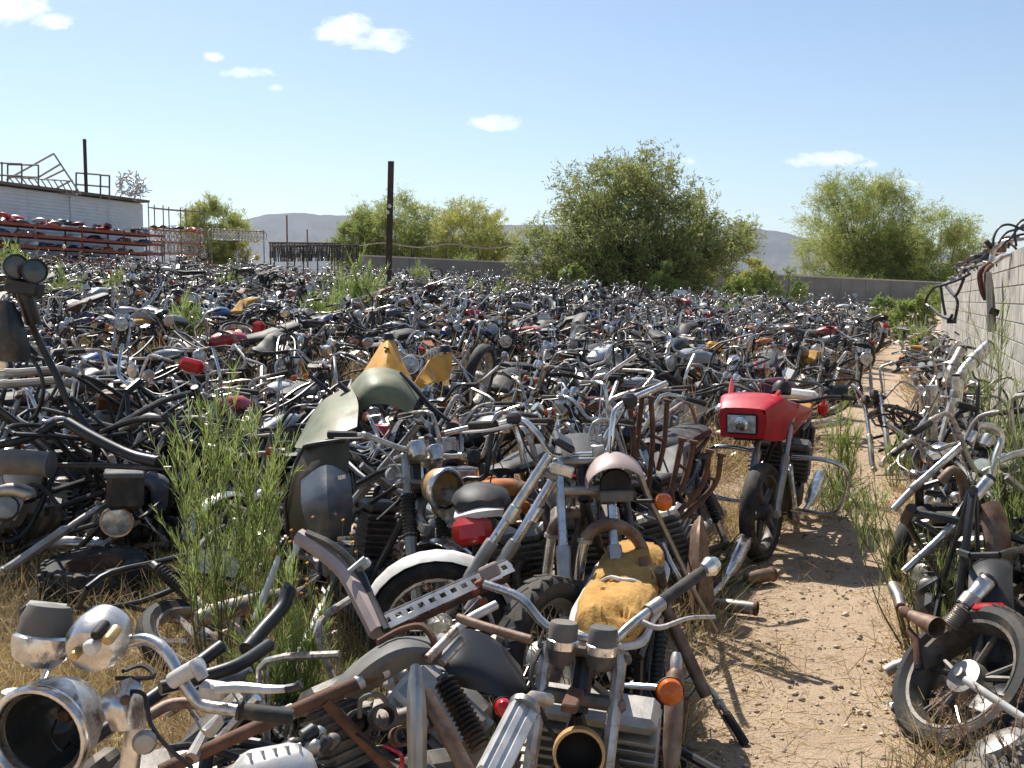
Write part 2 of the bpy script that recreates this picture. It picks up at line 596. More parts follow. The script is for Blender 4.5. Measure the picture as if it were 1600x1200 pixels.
def ground_material():
    m = bpy.data.materials.new('sandy_ground')
    m.use_nodes = True
    t = m.node_tree
    b = t.nodes['Principled BSDF']
    g = nd(t, 'ShaderNodeTexCoord')
    def nz_(sc, det=6, rg=0.65):
        n = nd(t, 'ShaderNodeTexNoise')
        n.inputs['Scale'].default_value = sc
        n.inputs['Detail'].default_value = det
        n.inputs['Roughness'].default_value = rg
        t.links.new(g.outputs['Object'], n.inputs['Vector'])
        return n.outputs[0]
    def mx(f, a, bb):
        n = nd(t, 'ShaderNodeMix', data_type='RGBA')
        for k, x in (('Factor', f), ('A', a), ('B', bb)):
            if hasattr(x, 'is_output'):
                t.links.new(x, n.inputs[k])
            else:
                n.inputs[k].default_value = (*x, 1)
        return n.outputs['Result']
    f1 = mth(t, 'MULTIPLY', mth(t, 'SUBTRACT', nz_(1.3), 0.35), 3, clamp=True)
    c = mx(f1, (0.41, 0.295, 0.19), (0.53, 0.395, 0.268))
    f2 = mth(t, 'MULTIPLY', mth(t, 'SUBTRACT', nz_(45, 4), 0.5), 5, clamp=True)
    c = mx(mth(t, 'MULTIPLY', f2, 0.55), c, (0.27, 0.19, 0.14))
    f3 = mth(t, 'MULTIPLY', mth(t, 'SUBTRACT', nz_(120, 2), 0.56), 8, clamp=True)
    c = mx(mth(t, 'MULTIPLY', f3, 0.5), c, (0.5, 0.40, 0.31))
    t.links.new(c, b.inputs['Base Color'])
    b.inputs['Roughness'].default_value = 0.95
    bn = nd(t, 'ShaderNodeBump')
    bn.inputs['Strength'].default_value = 0.8
    bn.inputs['Distance'].default_value = 0.03
    t.links.new(mth(t, 'ADD', nz_(14, 8, 0.7), mth(t, 'MULTIPLY', nz_(90, 3), 0.5)), bn.inputs['Height'])
    t.links.new(bn.outputs[0], b.inputs['Normal'])
    MAT['sandy_ground'] = m


ground_material()
# ================================================================== setting
def build_ground():
    xs = np.concatenate([[-12000, -5000, -2000, -800, -400, -220, -160, -120, -95, -75, -62], np.arange(-54, -14, 1.5), np.arange(-14, 16, 0.3),
                         np.arange(16, 62, 1.5), [70, 90, 120, 160, 220, 400, 800, 2000, 5000, 12000]])
    ys = np.concatenate([[-400, -100, -30, -10], np.arange(-4, 22, 0.3), np.arange(22, 100, 1.0), [102, 110, 120, 130, 145, 160, 180, 200, 260, 400, 800, 2000, 5000, 9000, 14000]])
    nx, ny = len(xs), len(ys)
    vs = [(x, y, ground(x, y)) for y in ys for x in xs]
    i, j = np.meshgrid(np.arange(nx - 1), np.arange(ny - 1))
    a = (j * nx + i).ravel()
    o = np_obj('ground', vs, np.stack([a, a + 1, a + nx + 1, a + nx], 1), 4, 'sandy_ground', smooth_=True)
    tag(o, 'sandy desert yard with stones rising to the back', kind='structure')


build_ground()


def build_mountain():
    pts = [(-900, 350), (-400, 335), (0, 352), (250, 354), (350, 348), (395, 341), (415, 335), (440, 334), (478, 331), (500, 335), (530, 338), (560, 337), (600, 342),
           (660, 349), (760, 352), (900, 352), (1050, 350), (1150, 353), (1195, 359), (1225, 364), (1260, 374), (1400, 390), (1700, 402), (2600, 395)]
    xs = [p[0] for p in pts]
    cols = list(range(-900, 2601, 6))
    rows = 26
    vs = []
    for c in cols:
        top = np.interp(c, xs, [p[1] for p in pts])
        top += 3.0 * noise.noise((c * 0.02, 3.3, 0)) + 1.2 * noise.noise((c * 0.09, 1.3, 0))
        for r_ in range(rows + 1):
            t = r_ / rows
            Y = 6400 - 2400 * t
            p = W(c, top, 6400)
            z = (p.z + 30) * (1 - t) ** 1.25 - 30
            k = math.sin(math.pi * min(1, t * 1.15))
            z += k * 90 * (noise.fractal((c * 0.016, t * 2.2, 5.0), 0.9, 2.1, 5)) + k * 50 * (0.5 - abs(noise.noise((c * 0.035, t * 1.2, 9))))
            vs.append(((c - 800) / F * Y, Y, z))
    n = rows + 1
    i, j = np.meshgrid(np.arange(len(cols) - 1), np.arange(rows))
    a = (i * n + j).ravel()
    o = np_obj('mountain', vs, np.stack([a, a + n, a + n + 1, a + 1], 1), 4, 'mountain', smooth_=True)
    tag(o, 'low bare desert mountain range far beyond the yard', kind='structure')


build_mountain()

# ------------------------------------------------------------------ east block wall
WD = V((0.384, 1, 0)).normalized()
WN = V((-WD.y, WD.x, 0))                    # faces the yard
WX0 = 1.19
def wall_pt(Y, out=0.0, z=0.0):
    return V((0.384 * Y + WX0, Y, z)) + WN * out


def build_east_wall():
    a, b = 3.5, 35.0
    p0 = wall_pt(a)
    root = thing('block_wall', 'tan concrete block wall running beside the dirt path', 'wall', p0)
    rot = Matrix.Rotation(math.atan2(WD.y, WD.x), 4, 'Z')
    root.rotation_euler = (0, 0, math.atan2(WD.y, WD.x))
    Ln = (wall_pt(b) - p0).length
    H = 2.1
    m = MB()
    m.box((Ln / 2, -0.103, H / 2 - 0.1), (Ln, 0.19, H + 0.2), 0.0)
    m.obj('wall_core', 'mortar', root)
    bm = MB().box((0, 0, 0), (0.388, 0.03, 0.188), 0.004).mesh('concrete_block', 'block')
    far = MB()
    nb = 0
    for row in range(11):
        z = 0.1 + row * 0.2 - 0.1 + 0.0
        for k in range(int(Ln / 0.4) + 1):
            s_ = k * 0.4 + (0.2 if row % 2 else 0.0)
            if s_ > Ln - 0.2:
                continue
            Y = a + s_ / Ln * (b - a)
            j = random.uniform(-0.0015, 0.0015)
            if 10.2 <= Y <= 20.2 and nb < 300 and z > -0.05:
                o = bpy.data.objects.new('concrete_block', bm)
                COL.objects.link(o)
                o.parent = root
                o.location = (s_, -0.008 + j, z + 0.1)
                nb += 1
            else:
                far.box((s_, -0.008 + j, z + 0.1), (0.388, 0.03, 0.188), 0.0)
    o = far.obj('remaining_blockwork', 'block', root)
    o['kind'] = 'stuff'


build_east_wall()


def build_back_wall():
    pA, pB = V((-11.6, 78, 0)), V((34.5, 78, 0))
    root = thing('back_wall', 'long grey concrete wall closing the yard behind the big tree', 'wall', (pA.x, 78, ground(pA.x, 78)))
    def top(x):
        return 4.93 - 0.0463 * (x + 11.5)
    n = 24
    m = MB(root.location)
    for i in range(n):
        x0, x1 = pA.x + (pB.x - pA.x) * i / n, pA.x + (pB.x - pA.x) * (i + 1) / n
        g = min(ground(x0, 78), ground(x1, 78)) - 0.4
        m.prism([(x0, 78, g), (x1 - 0.02, 78, g), (x1 - 0.02, 78, top(x1)), (x0, 78, top(x0))], (0, 0.2, 0))
    m.obj('wall_panel', 'far_block', root)
    m = MB(root.location)
    for i in range(n):
        x0, x1 = pA.x + (pB.x - pA.x) * i / n, pA.x + (pB.x - pA.x) * (i + 1) / n
        m.prism([(x0, 77.97, top(x0) + 0.003), (x1, 77.97, top(x1) + 0.003), (x1, 77.97, top(x1) + 0.1), (x0, 77.97, top(x0) + 0.1)], (0, 0.26, 0))
    m.obj('coping', 'mortar', root)
    # wire fence behind it
    r2 = thing('wire_fence', 'wire fence with sagging top rail above the grey back wall', 'fence', (pA.x, 81, ground(pA.x, 81)))
    for i in range(12):
        px = 522 + i * 25
        m = MB(r2.location)
        p = W(px, 386 + 1.5 * math.sin(i), 81)
        m.tube([(p.x, 81, ground(p.x, 81)), (p.x, 81, p.z)], 0.035, 6)
        m.obj('post', 'steel_post', r2)
    m = MB(r2.location)
    m.curve([W(520 + i * 22, 381 + 3 * math.sin(i * 1.3) + i * 0.35, 80.9) for i in range(14)], 0.05, 4, 5)
    m.obj('top_rail', 'chrome_worn', r2)


build_back_wall()

# ------------------------------------------------------------------ warehouse, its roof clutter and racks
BD = V((0.384, 1, 0)).normalized()
BN = V((BD.y, -BD.x, 0))                    # building face looks east-south
B1 = V((-21.4, 60, 0))
def bld(s, out=0.0, z=0.0):
    """s metres back along the face from its far corner"""
    return B1 - BD * s + BN * out + V((0, 0, z))


def build_warehouse():
    Z1 = 7.25
    g = 2.6
    root = thing('warehouse', 'low white corrugated metal warehouse behind the parts racks', 'building', bld(0, 0, g))
    Ln = 28.0
    m = MB(root.location)
    for (s0, s1, o0, o1) in ((0, Ln, -7, -0.1),):
        m.prism([bld(s0, o0, g), bld(s1, o0, g), bld(s1, o1, g), bld(s0, o1, g)][::-1], (0, 0, Z1 - g - 0.05))
    m.obj('wall', 'corrugated', root)
    seg = 2.8
    for k in range(10):
        s0, s1 = k * seg + 0.015, (k + 1) * seg - 0.015
        m = MB(root.location)
        rows = 26
        prof = []
        for i in range(rows * 2 + 1):
            z = g + (Z1 - 0.1 - g) * i / (rows * 2)
            prof.append((0.014 if i % 2 else 0.0, z))
        A_ = [bld(s0, o + 0.01 * (k % 2), z) for o, z in prof]
        B_ = [bld(s1, o + 0.01 * (k % 2), z) for o, z in prof]
        m.loft([A_, B_], caps=False, closed=False)
        m.obj('wall_sheet', 'corrugated', root, ang=5)
    m = MB(root.location)
    m.prism([bld(-0.25, 0.3, Z1), bld(Ln, 0.3, Z1), bld(Ln, -7.2, Z1), bld(-0.25, -7.2, Z1)], (0, 0, 0.14))
    m.obj('roof', 'roof_edge', root)


build_warehouse()


def px_thing(name, label, cat, lines, Y, r, mt, group=None, part='pipe'):
    pts = [[W(x, y, Y) for x, y in ln] for ln in lines]
    low = min((p for l in pts for p in l), key=lambda p: p.z)
    root = thing(name, label, cat, low, group)
    for l in pts:
        m = MB(low)
        m.tube(l, r, 6)
        m.obj(part, mt, root)
    return root


px_thing('pipe_railing', 'square pipe railing beside the tilted frame on the warehouse roof', 'railing',
         [[(-20, 254), (34, 256)], [(34, 256), (34, 297)], [(3, 253), (3, 294)], [(-20, 273), (34, 275)]], 53, 0.045, 'grey_pipe')
px_thing('pipe_railing', 'pipe railing with single mid bar leaning on the tilted frame', 'railing',
         [[(12, 257), (60, 258)], [(60, 258), (60, 300)], [(12, 257), (12, 295)], [(12, 275), (60, 277)]], 54, 0.045, 'grey_pipe')
px_thing('pipe_scaffold', 'tall tilted pale pipe frame lying across the warehouse roof', 'scaffold',
         [[(10, 281), (84, 240)], [(84, 240), (126, 304)], [(60, 277), (95, 256)], [(68, 281), (101, 265)], [(78, 300), (113, 281)]], 54.6, 0.05, 'pale_pipe')
tr = [[(14, 277), (112, 283)], [(30, 295), (122, 304)]]
for i in range(10):
    tr.append([(14 + i * 10, 277.2 + i * .6), (30 + i * 9.5, 295.5 + i * .9)])
px_thing('ladder_truss', 'pale ladder truss lying flat on the warehouse roof', 'truss', tr, 54.2, 0.035, 'pale_pipe', part='bar')
px_thing('pipe_railing', 'double bay pipe railing around the tall roof pole', 'railing',
         [[(119, 270), (157, 273)], [(119, 270), (119, 306)], [(119, 288), (157, 291)], [(157, 273), (157, 311)], [(157, 273.5), (171, 274.5)], [(171, 274), (171, 312)], [(157, 291), (171, 292)]],
         56, 0.05, 'grey_pipe')


def square_post(name, label, cat, X, Y, z0, z1, w, mt, lean=0.0):
    root = thing(name, label, cat, (X, Y, z0))
    m = MB(root.location)
    d = V((lean, 0, 0))
    # H-section: two flanges and a web
    h = w / 2
    for (x0, x1, y0, y1) in ((-h, h, -h, -h + 0.02), (-h, h, h - 0.02, h), (-0.01, 0.01, -h + 0.02, h - 0.02)):
        q = [V((X + x0, Y + y0, z0)), V((X + x1, Y + y0, z0)), V((X + x1, Y + y1, z0)), V((X + x0, Y + y1, z0))]
        m.prism(q[::-1], V((lean, 0, z1 - z0)))
    m.obj('post_shaft', mt, root)
    m = MB(root.location)
    m.box((X + lean, Y, z1 + 0.012), (w * 1.04, w * 1.04, 0.02), 0.003)
    m.obj('cap_plate', mt, root)
    return root


p = W(132, 218, 56)
square_post('roof_pole', 'thin dark steel pole standing on the warehouse roof', 'pole', p.x, 56, 7.3, p.z, 0.14, 'steel_post')
p = W(611, 253, 45)
pp = square_post('steel_post', 'tall rusty brown steel post standing among the scrap motorcycles', 'post', p.x - 0.2, 45, ground(-5.5, 45) - 0.2, p.z, 0.24, 'steel_post', 0.2)
for k, zz in enumerate((332, 322)):
    q = W(607 + 3 * (k - .5), zz, 44.8)
    m = MB(pp.location)
    m.lathe([(0.0, -0.06), (0.07, -0.05), (0.09, 0.02), (0.05, 0.06), (0.0, 0.07)], q, (0.4, -1, 0.2), 10)
    m.obj('bracket', 'white_plastic', pp)
for px, y0, Y in ((448, 338, 150), (480, 360, 170)):
    p = W(px, y0, Y)
    root = thing('utility_pole', 'slim utility pole far off before the mountain' if px == 448 else 'short distant utility pole before the mountain slope', 'pole', (p.x, Y, -0.5))
    MB(root.location).tube([(p.x, Y, -0.5), (p.x, Y, p.z)], [0.17, 0.12], 8).obj('shaft', 'wood', root)
    MB(root.location).lathe([(0.13, 0), (0.15, 0.05), (0.1, 0.16), (0, 0.17)], (p.x, Y, p.z), (0, 0, 1), 10).obj('pole_cap', 'wood', root)


def bent_bar(c, rad, rnd):
    """random handlebar-like arc about c"""
    d = V((rnd.gauss(0, 1), rnd.gauss(0, 1), rnd.gauss(0, 1))).normalized()
    e = d.orthogonal().normalized()
    q = c + V((rnd.gauss(0, 1), rnd.gauss(0, 1), rnd.gauss(0, 1))).normalized() * rad * rnd.uniform(0.55, 0.95)
    return [q - d * rad * .45 + e * rad * .2, q - d * rad * .2, q + e * rad * .12, q + d * rad * .2, q + d * rad * .45 + e * rad * .2]


rr = random.Random(3)
c = W(205, 292, 58.3)
root = thing('handlebar_bundle', 'round bundle of tangled chrome handlebars on the warehouse roof corner', 'bundle', c - V((0, 0, 0.8)))
for k in range(64):
    m = MB(root.location)
    m.curve(bent_bar(c, 0.8, rr), 0.028, 2, 5)
    m.obj('handlebar', 'chrome', root)


# ------------------------------------------------------------------ racks beside the warehouse
def build_red_rack():
    z0 = 2.7
    root = thing('parts_rack', 'long red pallet rack loaded with motorcycle parts before the white warehouse', 'rack', bld(2, 2.0, z0))
    for k in range(9):
        s = 1.2 + k * 3.0
        for o in (1.2, 2.3):
            m = MB(root.location)
            b = bld(s, o)
            m.tube([(b.x, b.y, ground(b.x, b.y) - 0.2), (b.x, b.y, 5.35)], 0.05, 4)
            m.obj('upright', 'red_beam' if k % 3 else 'pale_pipe', root)
    for k in range(8):
        for z in (3.55, 4.08, 4.62, 5.12):
            for o in (1.2, 2.36):
                m = MB(root.location)
                a, b = bld(1.2 + k * 3.0 + 0.02, o, z), bld(1.2 + (k + 1) * 3.0 - 0.02, o, z)
                m.prism([a, b, b + V((0, 0, 0.13)), a + V((0, 0, 0.13))], BN * 0.05)
                m.obj('beam', 'red_beam', root)
        for z in (3.59, 4.12, 4.66, 5.16):
            m = MB(root.location)
            a = [bld(1.25 + k * 3, 1.25, z), bld(4.15 + k * 3, 1.25, z), bld(4.15 + k * 3, 2.3, z), bld(1.25 + k * 3, 2.3, z)]
            m.prism(a, (0, 0, 0.03))
            m.obj('shelf_board', 'wood', root)


build_red_rack()


def rim_mesh(name, R_, n=18):
    m = MB()
    m.lathe([(R_, -0.04), (R_, 0.04), (R_ - 0.03, 0.03), (R_ - 0.045, 0.0), (R_ - 0.03, -0.03)], (0, 0, 0), (0, 1, 0), n, closed=True)
    for j in range(8):
        a = 2 * math.pi * j / 8
        m.tube([(0.03 * math.cos(a), 0, 0.03 * math.sin(a)), ((R_ - 0.03) * math.cos(a), 0, (R_ - 0.03) * math.sin(a))], 0.007, 3)
    m.lathe([(0.0, -0.05), (0.045, -0.05), (0.045, 0.05), (0.0, 0.05)], (0, 0, 0), (0, 1, 0), 8)
    return m.mesh(name, 'alloy_white')


def build_shelves():
    rack = thing('steel_shelf', 'open steel shelf of tanks and rims at the warehouse corner', 'shelf', W(236, 388, 61))
    cs = [W(x, 330, Y) for x, Y in ((232, 60.5), (255, 61.5), (282, 62.5), (312, 63.5))]
    for q in cs:
        for dy in (0, 1.0):
            m = MB(rack.location)
            m.tube([(q.x, q.y + dy, ground(q.x, q.y) - .1), (q.x, q.y + dy, 7.25 - .006 * (q.x + 21) * 10)], 0.035, 5)
            m.obj('upright', 'grey_pipe', rack)
    for k in range(3):
        for z in (4.35, 5.05, 5.75, 7.0):
            a, b = cs[k], cs[k + 1]
            m = MB(rack.location)
            m.prism([(a.x, a.y, z), (b.x, b.y, z), (b.x, b.y + 1.0, z), (a.x, a.y + 1.0, z)], (0, 0, 0.05))
            m.obj('shelf_board', 'red_beam' if z < 6 else 'grey_pipe', rack)
    rm = rim_mesh('wheel_rim', 0.32, 16)
    lab = {4.35: 'chrome spoked rim standing in a row on the lower steel shelf', 5.05: 'chrome spoked rim standing in a row on the middle steel shelf'}
    for z, n in ((4.35, 15), (5.05, 11)):
        for i in range(n):
            t = (i + .5) / n
            q = cs[0].lerp(cs[3], t)
            o = bpy.data.objects.new('wheel_rim', rm)
            COL.objects.link(o)
            o.location = (q.x, q.y + 0.4, z + 0.05 + 0.32)
            o.rotation_euler = (0, 0, R(60 + random.uniform(-12, 12)))
            tag(o, lab[z], 'wheel rim', 'rims on the steel shelf')
    # separate rim rail
    rail = thing('rim_rail', 'low pipe rail carrying a long row of bare rims', 'rail', W(330, 395, 64))
    e0, e1 = W(330, 358, 64), W(412, 362, 68)
    for q in (e0, e0.lerp(e1, .5), e1):
        MB(rail.location).tube([(q.x, q.y, ground(q.x, q.y) - .1), (q.x, q.y, q.z + 0.1)], 0.04, 5).obj('upright', 'grey_pipe', rail)
    MB(rail.location).tube([e0 - V((0, 0, 0.0)), e1], 0.04, 6).obj('top_bar', 'grey_pipe', rail)
    rm2 = rim_mesh('wheel_rim', 0.36, 16)
    for i in range(17):
        q = e0.lerp(e1, (i + .5) / 17)
        o = bpy.data.objects.new('wheel_rim', rm2)
        COL.objects.link(o)
        o.location = (q.x, q.y, q.z - 0.30 + random.uniform(-.02, .02))
        o.rotation_euler = (0, 0, R(55 + random.uniform(-10, 10)))
        tag(o, 'bare chrome rim hanging in the row on the low pipe rail', 'wheel rim', 'rims hung on the pipe rail')
    # rack of hanging forks
    fr = thing('fork_rack', 'dark pipe rack hung with old forks beside the back wall', 'rack', W(432, 420, 62))
    ends = [(W(425, 384, 62), W(560, 383, 65)), (W(420, 379, 66), W(530, 380, 69))]
    fm = MB()
    fm.tube([(0, 0, 0), (0, 0, -0.5)], 0.03, 6).tube([(0, 0, -0.5), (0, 0, -0.95)], 0.042, 6).tube([(0.14, 0, 0), (0.14, 0, -0.5)], 0.03, 6).tube([(0.14, 0, -0.5), (0.14, 0, -0.95)], 0.042, 6)
    fm.box((0.07, 0, -0.06), (0.26, 0.1, 0.05)).box((0.07, 0, -0.22), (0.26, 0.1, 0.04))
    me = fm.mesh('hanging_fork', 'black_metal')
    me2 = fm.mesh('hanging_fork', 'engine_metal')
    for a, b in ends:
        MB(fr.location).tube([a, b], 0.045, 6).obj('top_bar', 'steel_post', fr)
        for t in (0.02, 0.35, 0.68, 0.98):
            q = a.lerp(b, t)
            MB(fr.location).tube([(q.x, q.y, ground(q.x, q.y) - .1), q], 0.05, 5).obj('upright', 'steel_post', fr)
        n = 26
        for i in range(n):
            q = a.lerp(b, (i + .5) / n)
            o = bpy.data.objects.new('hanging_fork', me if i % 3 else me2)
            COL.objects.link(o)
            o.location = q - V((0, 0.05, 0.02))
            o.rotation_euler = (R(random.uniform(-5, 5)), R(random.uniform(-6, 6)), R(random.uniform(-50, 50)))
            tag(o, 'old black fork pair hanging from the dark pipe rack' if i % 3 else 'old grey fork pair hanging from the dark pipe rack', 'fork', 'forks hung on the rack')


build_shelves()


# ------------------------------------------------------------------ vegetation
def np_strips(P, D, L, Wd, rnd, bend=0.0, seg=1):
    """thin blades: from P along D; returns verts, quads"""
    N = len(P)
    D = D / np.linalg.norm(D, axis=1, keepdims=True)
    S = np.cross(D, rnd.normal(size=(N, 3)))
    S /= np.linalg.norm(S, axis=1, keepdims=True) + 1e-9
    L = L[:, None]; Wd = Wd[:, None]
    v = np.empty((N, 4, 3), dtype=np.float32)
    v[:, 0] = P - S * Wd * .5
    v[:, 1] = P + S * Wd * .5
    v[:, 2] = P + D * L + S * Wd * .22
    v[:, 3] = P + D * L - S * Wd * .22
    if bend:
        B = rnd.normal(size=(N, 3)) * bend * L
        v[:, 2] += B; v[:, 3] += B
    f = np.arange(N * 4, dtype=np.int32)
    return v.reshape(-1, 3), f


def make_tree(name, label, cat, base, Wd, H, trunk_h, nclump, twigs, leaves, leaf, leafmat, bark, seed, feather=0.5, low=0.12, shape=None, group=None, depth=0.8, stems=4, rck=0.09):
    rnd = np.random.default_rng(seed)
    rr = random.Random(seed)
    base = V(base)
    root = thing(name, label, cat, base, group)
    C = []
    tries = 0
    while len(C) < nclump and tries < 20000:
        tries += 1
        x, y, z = rr.uniform(-1, 1), rr.uniform(-1, 1), rr.uniform(low, 1)
        # dome profile: widest at about a third of the height
        w = (1 - max(0, (z - 0.38) / 0.62) ** 2.2) ** 0.5 if z > 0.38 else 0.72 + 0.28 * (z - low) / (0.38 - low)
        if shape:
            w *= shape(math.atan2(y, x), z)
        rad = math.hypot(x, y)
        if rad > w or (rad < w * 0.35 and rr.random() < 0.75 and z < 0.75):
            continue
        q = V((x * Wd / 2 * 0.92, y * Wd / 2 * 0.92 * depth, z * H * 0.93))
        if any((q - k).length < Wd * 0.055 for k in C):
            continue
        C.append(q)
    # limbs
    m = MB()
    st = []
    for k in range(stems):
        a = 2 * math.pi * k / stems + rr.uniform(-.4, .4)
        e = V((math.cos(a) * Wd * .12, math.sin(a) * Wd * .12, trunk_h * rr.uniform(.8, 1.3)))
        b0 = V((math.cos(a) * .12, math.sin(a) * .12, -.2))
        r0 = 0.028 * Wd / stems ** .5
        m.curve([b0, b0.lerp(e, .5) + V((rr.uniform(-.2, .2), rr.uniform(-.2, .2), 0)), e], [r0, r0 * .8, r0 * .62], 3, 7)
        st.append((e, r0 * .6))
    for q in C:
        e, r0 = min(st, key=lambda s: (s[0] - q).length * rr.uniform(.8, 1.25))
        mid = e.lerp(q, .5) + V((rr.uniform(-.06, .06) * Wd, rr.uniform(-.06, .06) * Wd, rr.uniform(-.03, .05) * H))
        m.curve([e, mid, q], [r0 * .55, r0 * .3, r0 * .08], 3, 5)
    # leaf sprays
    Ps, Ds = [], []
    cen = V((0, 0, H * 0.4))
    rc = Wd * rck
    for q in C:
        for t in range(twigs):
            out = (q - cen)
            d = V((rr.gauss(0, 1), rr.gauss(0, 1), rr.gauss(0, 0.8))).normalized() + out.normalized() * feather + V((0, 0, 0.25))
            d.normalize()
            L = rc * rr.uniform(0.5, 1.55)
            a = q + V((rr.gauss(0, 1), rr.gauss(0, 1), rr.gauss(0, 1))) * rc * .35
            droop = rr.uniform(-.25, .05) * L
            if t % 4 == 0:
                m.tube([a, a + d * L + V((0, 0, droop))], [0.006 + .0008 * Wd, 0.004], 3, False)
            tt = rnd.random(leaves)
            pts = np.array(a)[None] + np.array(d)[None] * (tt * L)[:, None] + np.array((0, 0, droop))[None] * (tt ** 2)[:, None]
            pts += rnd.normal(size=pts.shape) * rc * 0.085
            Ps.append(pts)
            Ds.append(np.array(d)[None] * .5 + rnd.normal(size=pts.shape) * .75)
    m.obj('trunk', bark, root)
    P = np.concatenate(Ps); D = np.concatenate(Ds)
    P[:, 2] = np.maximum(P[:, 2], 0.15)
    L = leaf[0] * (0.6 + 0.8 * rnd.random(len(P)))
    v, f = np_strips(P - D * 0, D, L, leaf[1] * (0.7 + .6 * rnd.random(len(P))), rnd)
    np_obj('crown', v, f, 4, leafmat, root)
    return root


def bz(px, Y):
    X = (px - 800) / F * Y
    return (X, Y, ground(X, Y) - 0.1)


def lump(seed):
    def f(a, z):
        return 0.78 + 0.32 * noise.noise((math.cos(a) * 1.3 + seed, math.sin(a) * 1.3, z * 2.6))
    return f


def big_shape(a, z):
    # main dome in the middle, shoulders both sides
    return (0.95 + 0.2 * noise.noise((math.cos(a) * 1.5, math.sin(a) * 1.5, z * 3))) * (1.0 if z < 0.5 else 0.72)


make_tree('mesquite_tree', 'broad dark green mesquite tree inside the yard before the back wall', 'tree', bz(990, 62), 16.0, 9.7, 1.7, 185, 30, 15, (0.19, 0.065),
          'mesquite_leaf', 'bark', 11, 0.4, 0.04, big_shape, depth=0.6, stems=6, rck=0.06)
make_tree('palo_verde_tree', 'pale green feathery tree behind the back wall near the steel post', 'tree', bz(622, 92), 11.0, 8.0, 1.5, 84, 26, 15, (0.28, 0.05), 'verde_leaf', 'green_bark', 12, 0.6, 0.12, lump(1))
make_tree('palo_verde_tree', 'low green tree over the fence beside the dark fork rack', 'tree', bz(562, 90), 6.6, 5.4, 1.0, 44, 22, 14, (0.25, 0.06), 'bush_leaf', 'green_bark', 13, 0.6, 0.12, lump(2))
make_tree('palo_verde_tree', 'yellow flowering tree behind the back wall beside the big mesquite', 'tree', bz(735, 90), 10.6, 7.4, 1.3, 84, 26, 15, (0.25, 0.05), 'yellow_leaf', 'green_bark', 14, 0.7, 0.08, lump(3))
make_tree('palo_verde_tree', 'tall airy palo verde tree with dark forked trunk behind the back wall', 'tree', bz(1335, 88), 13.6, 11.3, 2.4, 130, 28, 15, (0.30, 0.045), 'verde_leaf', 'bark', 15, 0.75, 0.1, lump(4), stems=3)
make_tree('palo_verde_tree', 'lower spreading palo verde tree behind scrap heaped on the block wall', 'tree', bz(1450, 84), 11.6, 8.2, 1.5, 100, 26, 15, (0.28, 0.045), 'verde_leaf', 'green_bark', 16, 0.75, 0.06, lump(5))
make_tree('palo_verde_tree', 'bright green tree rising behind the shelves of rims', 'tree', bz(335, 95), 8.6, 6.9, 1.2, 76, 24, 15, (0.28, 0.06), 'verde_leaf', 'green_bark', 17, 0.6, 0.1, lump(6))
make_tree('palo_verde_tree', 'small yellow tree at the edge of the big mesquite crown', 'tree', bz(1172, 66), 3.6, 3.6, 0.8, 24, 18, 14, (0.22, 0.05), 'yellow_leaf', 'green_bark', 18, 0.6, 0.1, lump(7))
for (px, Y, w, h, mtn, lab, sd) in (
        (1205, 58, 4.2, 3.3, 'bush_leaf', 'rounded green bush beside the dark shade of the mesquite', 31),
        (1150, 55, 3.0, 2.2, 'bush_leaf', 'low spreading olive bush before the rounded green bush', 32),
        (1035, 56, 2.6, 2.7, 'bush_leaf', 'light green bush growing in front of the mesquite trunk', 33),
        (895, 57, 2.2, 2.3, 'bush_leaf', 'small olive bush under the west side of the mesquite', 34),
        (1418, 37, 2.6, 1.7, 'bush_leaf', 'green flowering bush at the far end of the block wall', 35),
        (1385, 45, 1.8, 1.5, 'bush_leaf', 'small bright green bush by the grey back wall', 36),
        (650, 60, 1.5, 1.5, 'bush_leaf', 'slim green shrub before the grey wall beside the post', 37),
        (378, 93, 3.6, 4.6, 'yellow_leaf', 'yellow green shrub at the foot of the tree behind the rims', 38),
        (1490, 72, 5.5, 2.6, 'bush_leaf', 'dark green undergrowth below the spreading palo verde', 39),
        (1330, 82, 8.0, 2.6, 'bush_leaf', 'wide dark bush along the top of the grey wall', 40),
        (735, 84, 9.0, 2.2, 'bush_leaf', 'low brownish brush behind the wire fence', 41)):
    make_tree('desert_bush', lab, 'bush', bz(px, Y), w, h, 0.3, 26 if w < 5 else 40, 16, 14, (0.15, 0.05), mtn, 'bark', sd, 0.5, 0.03, lump(sd), stems=3)


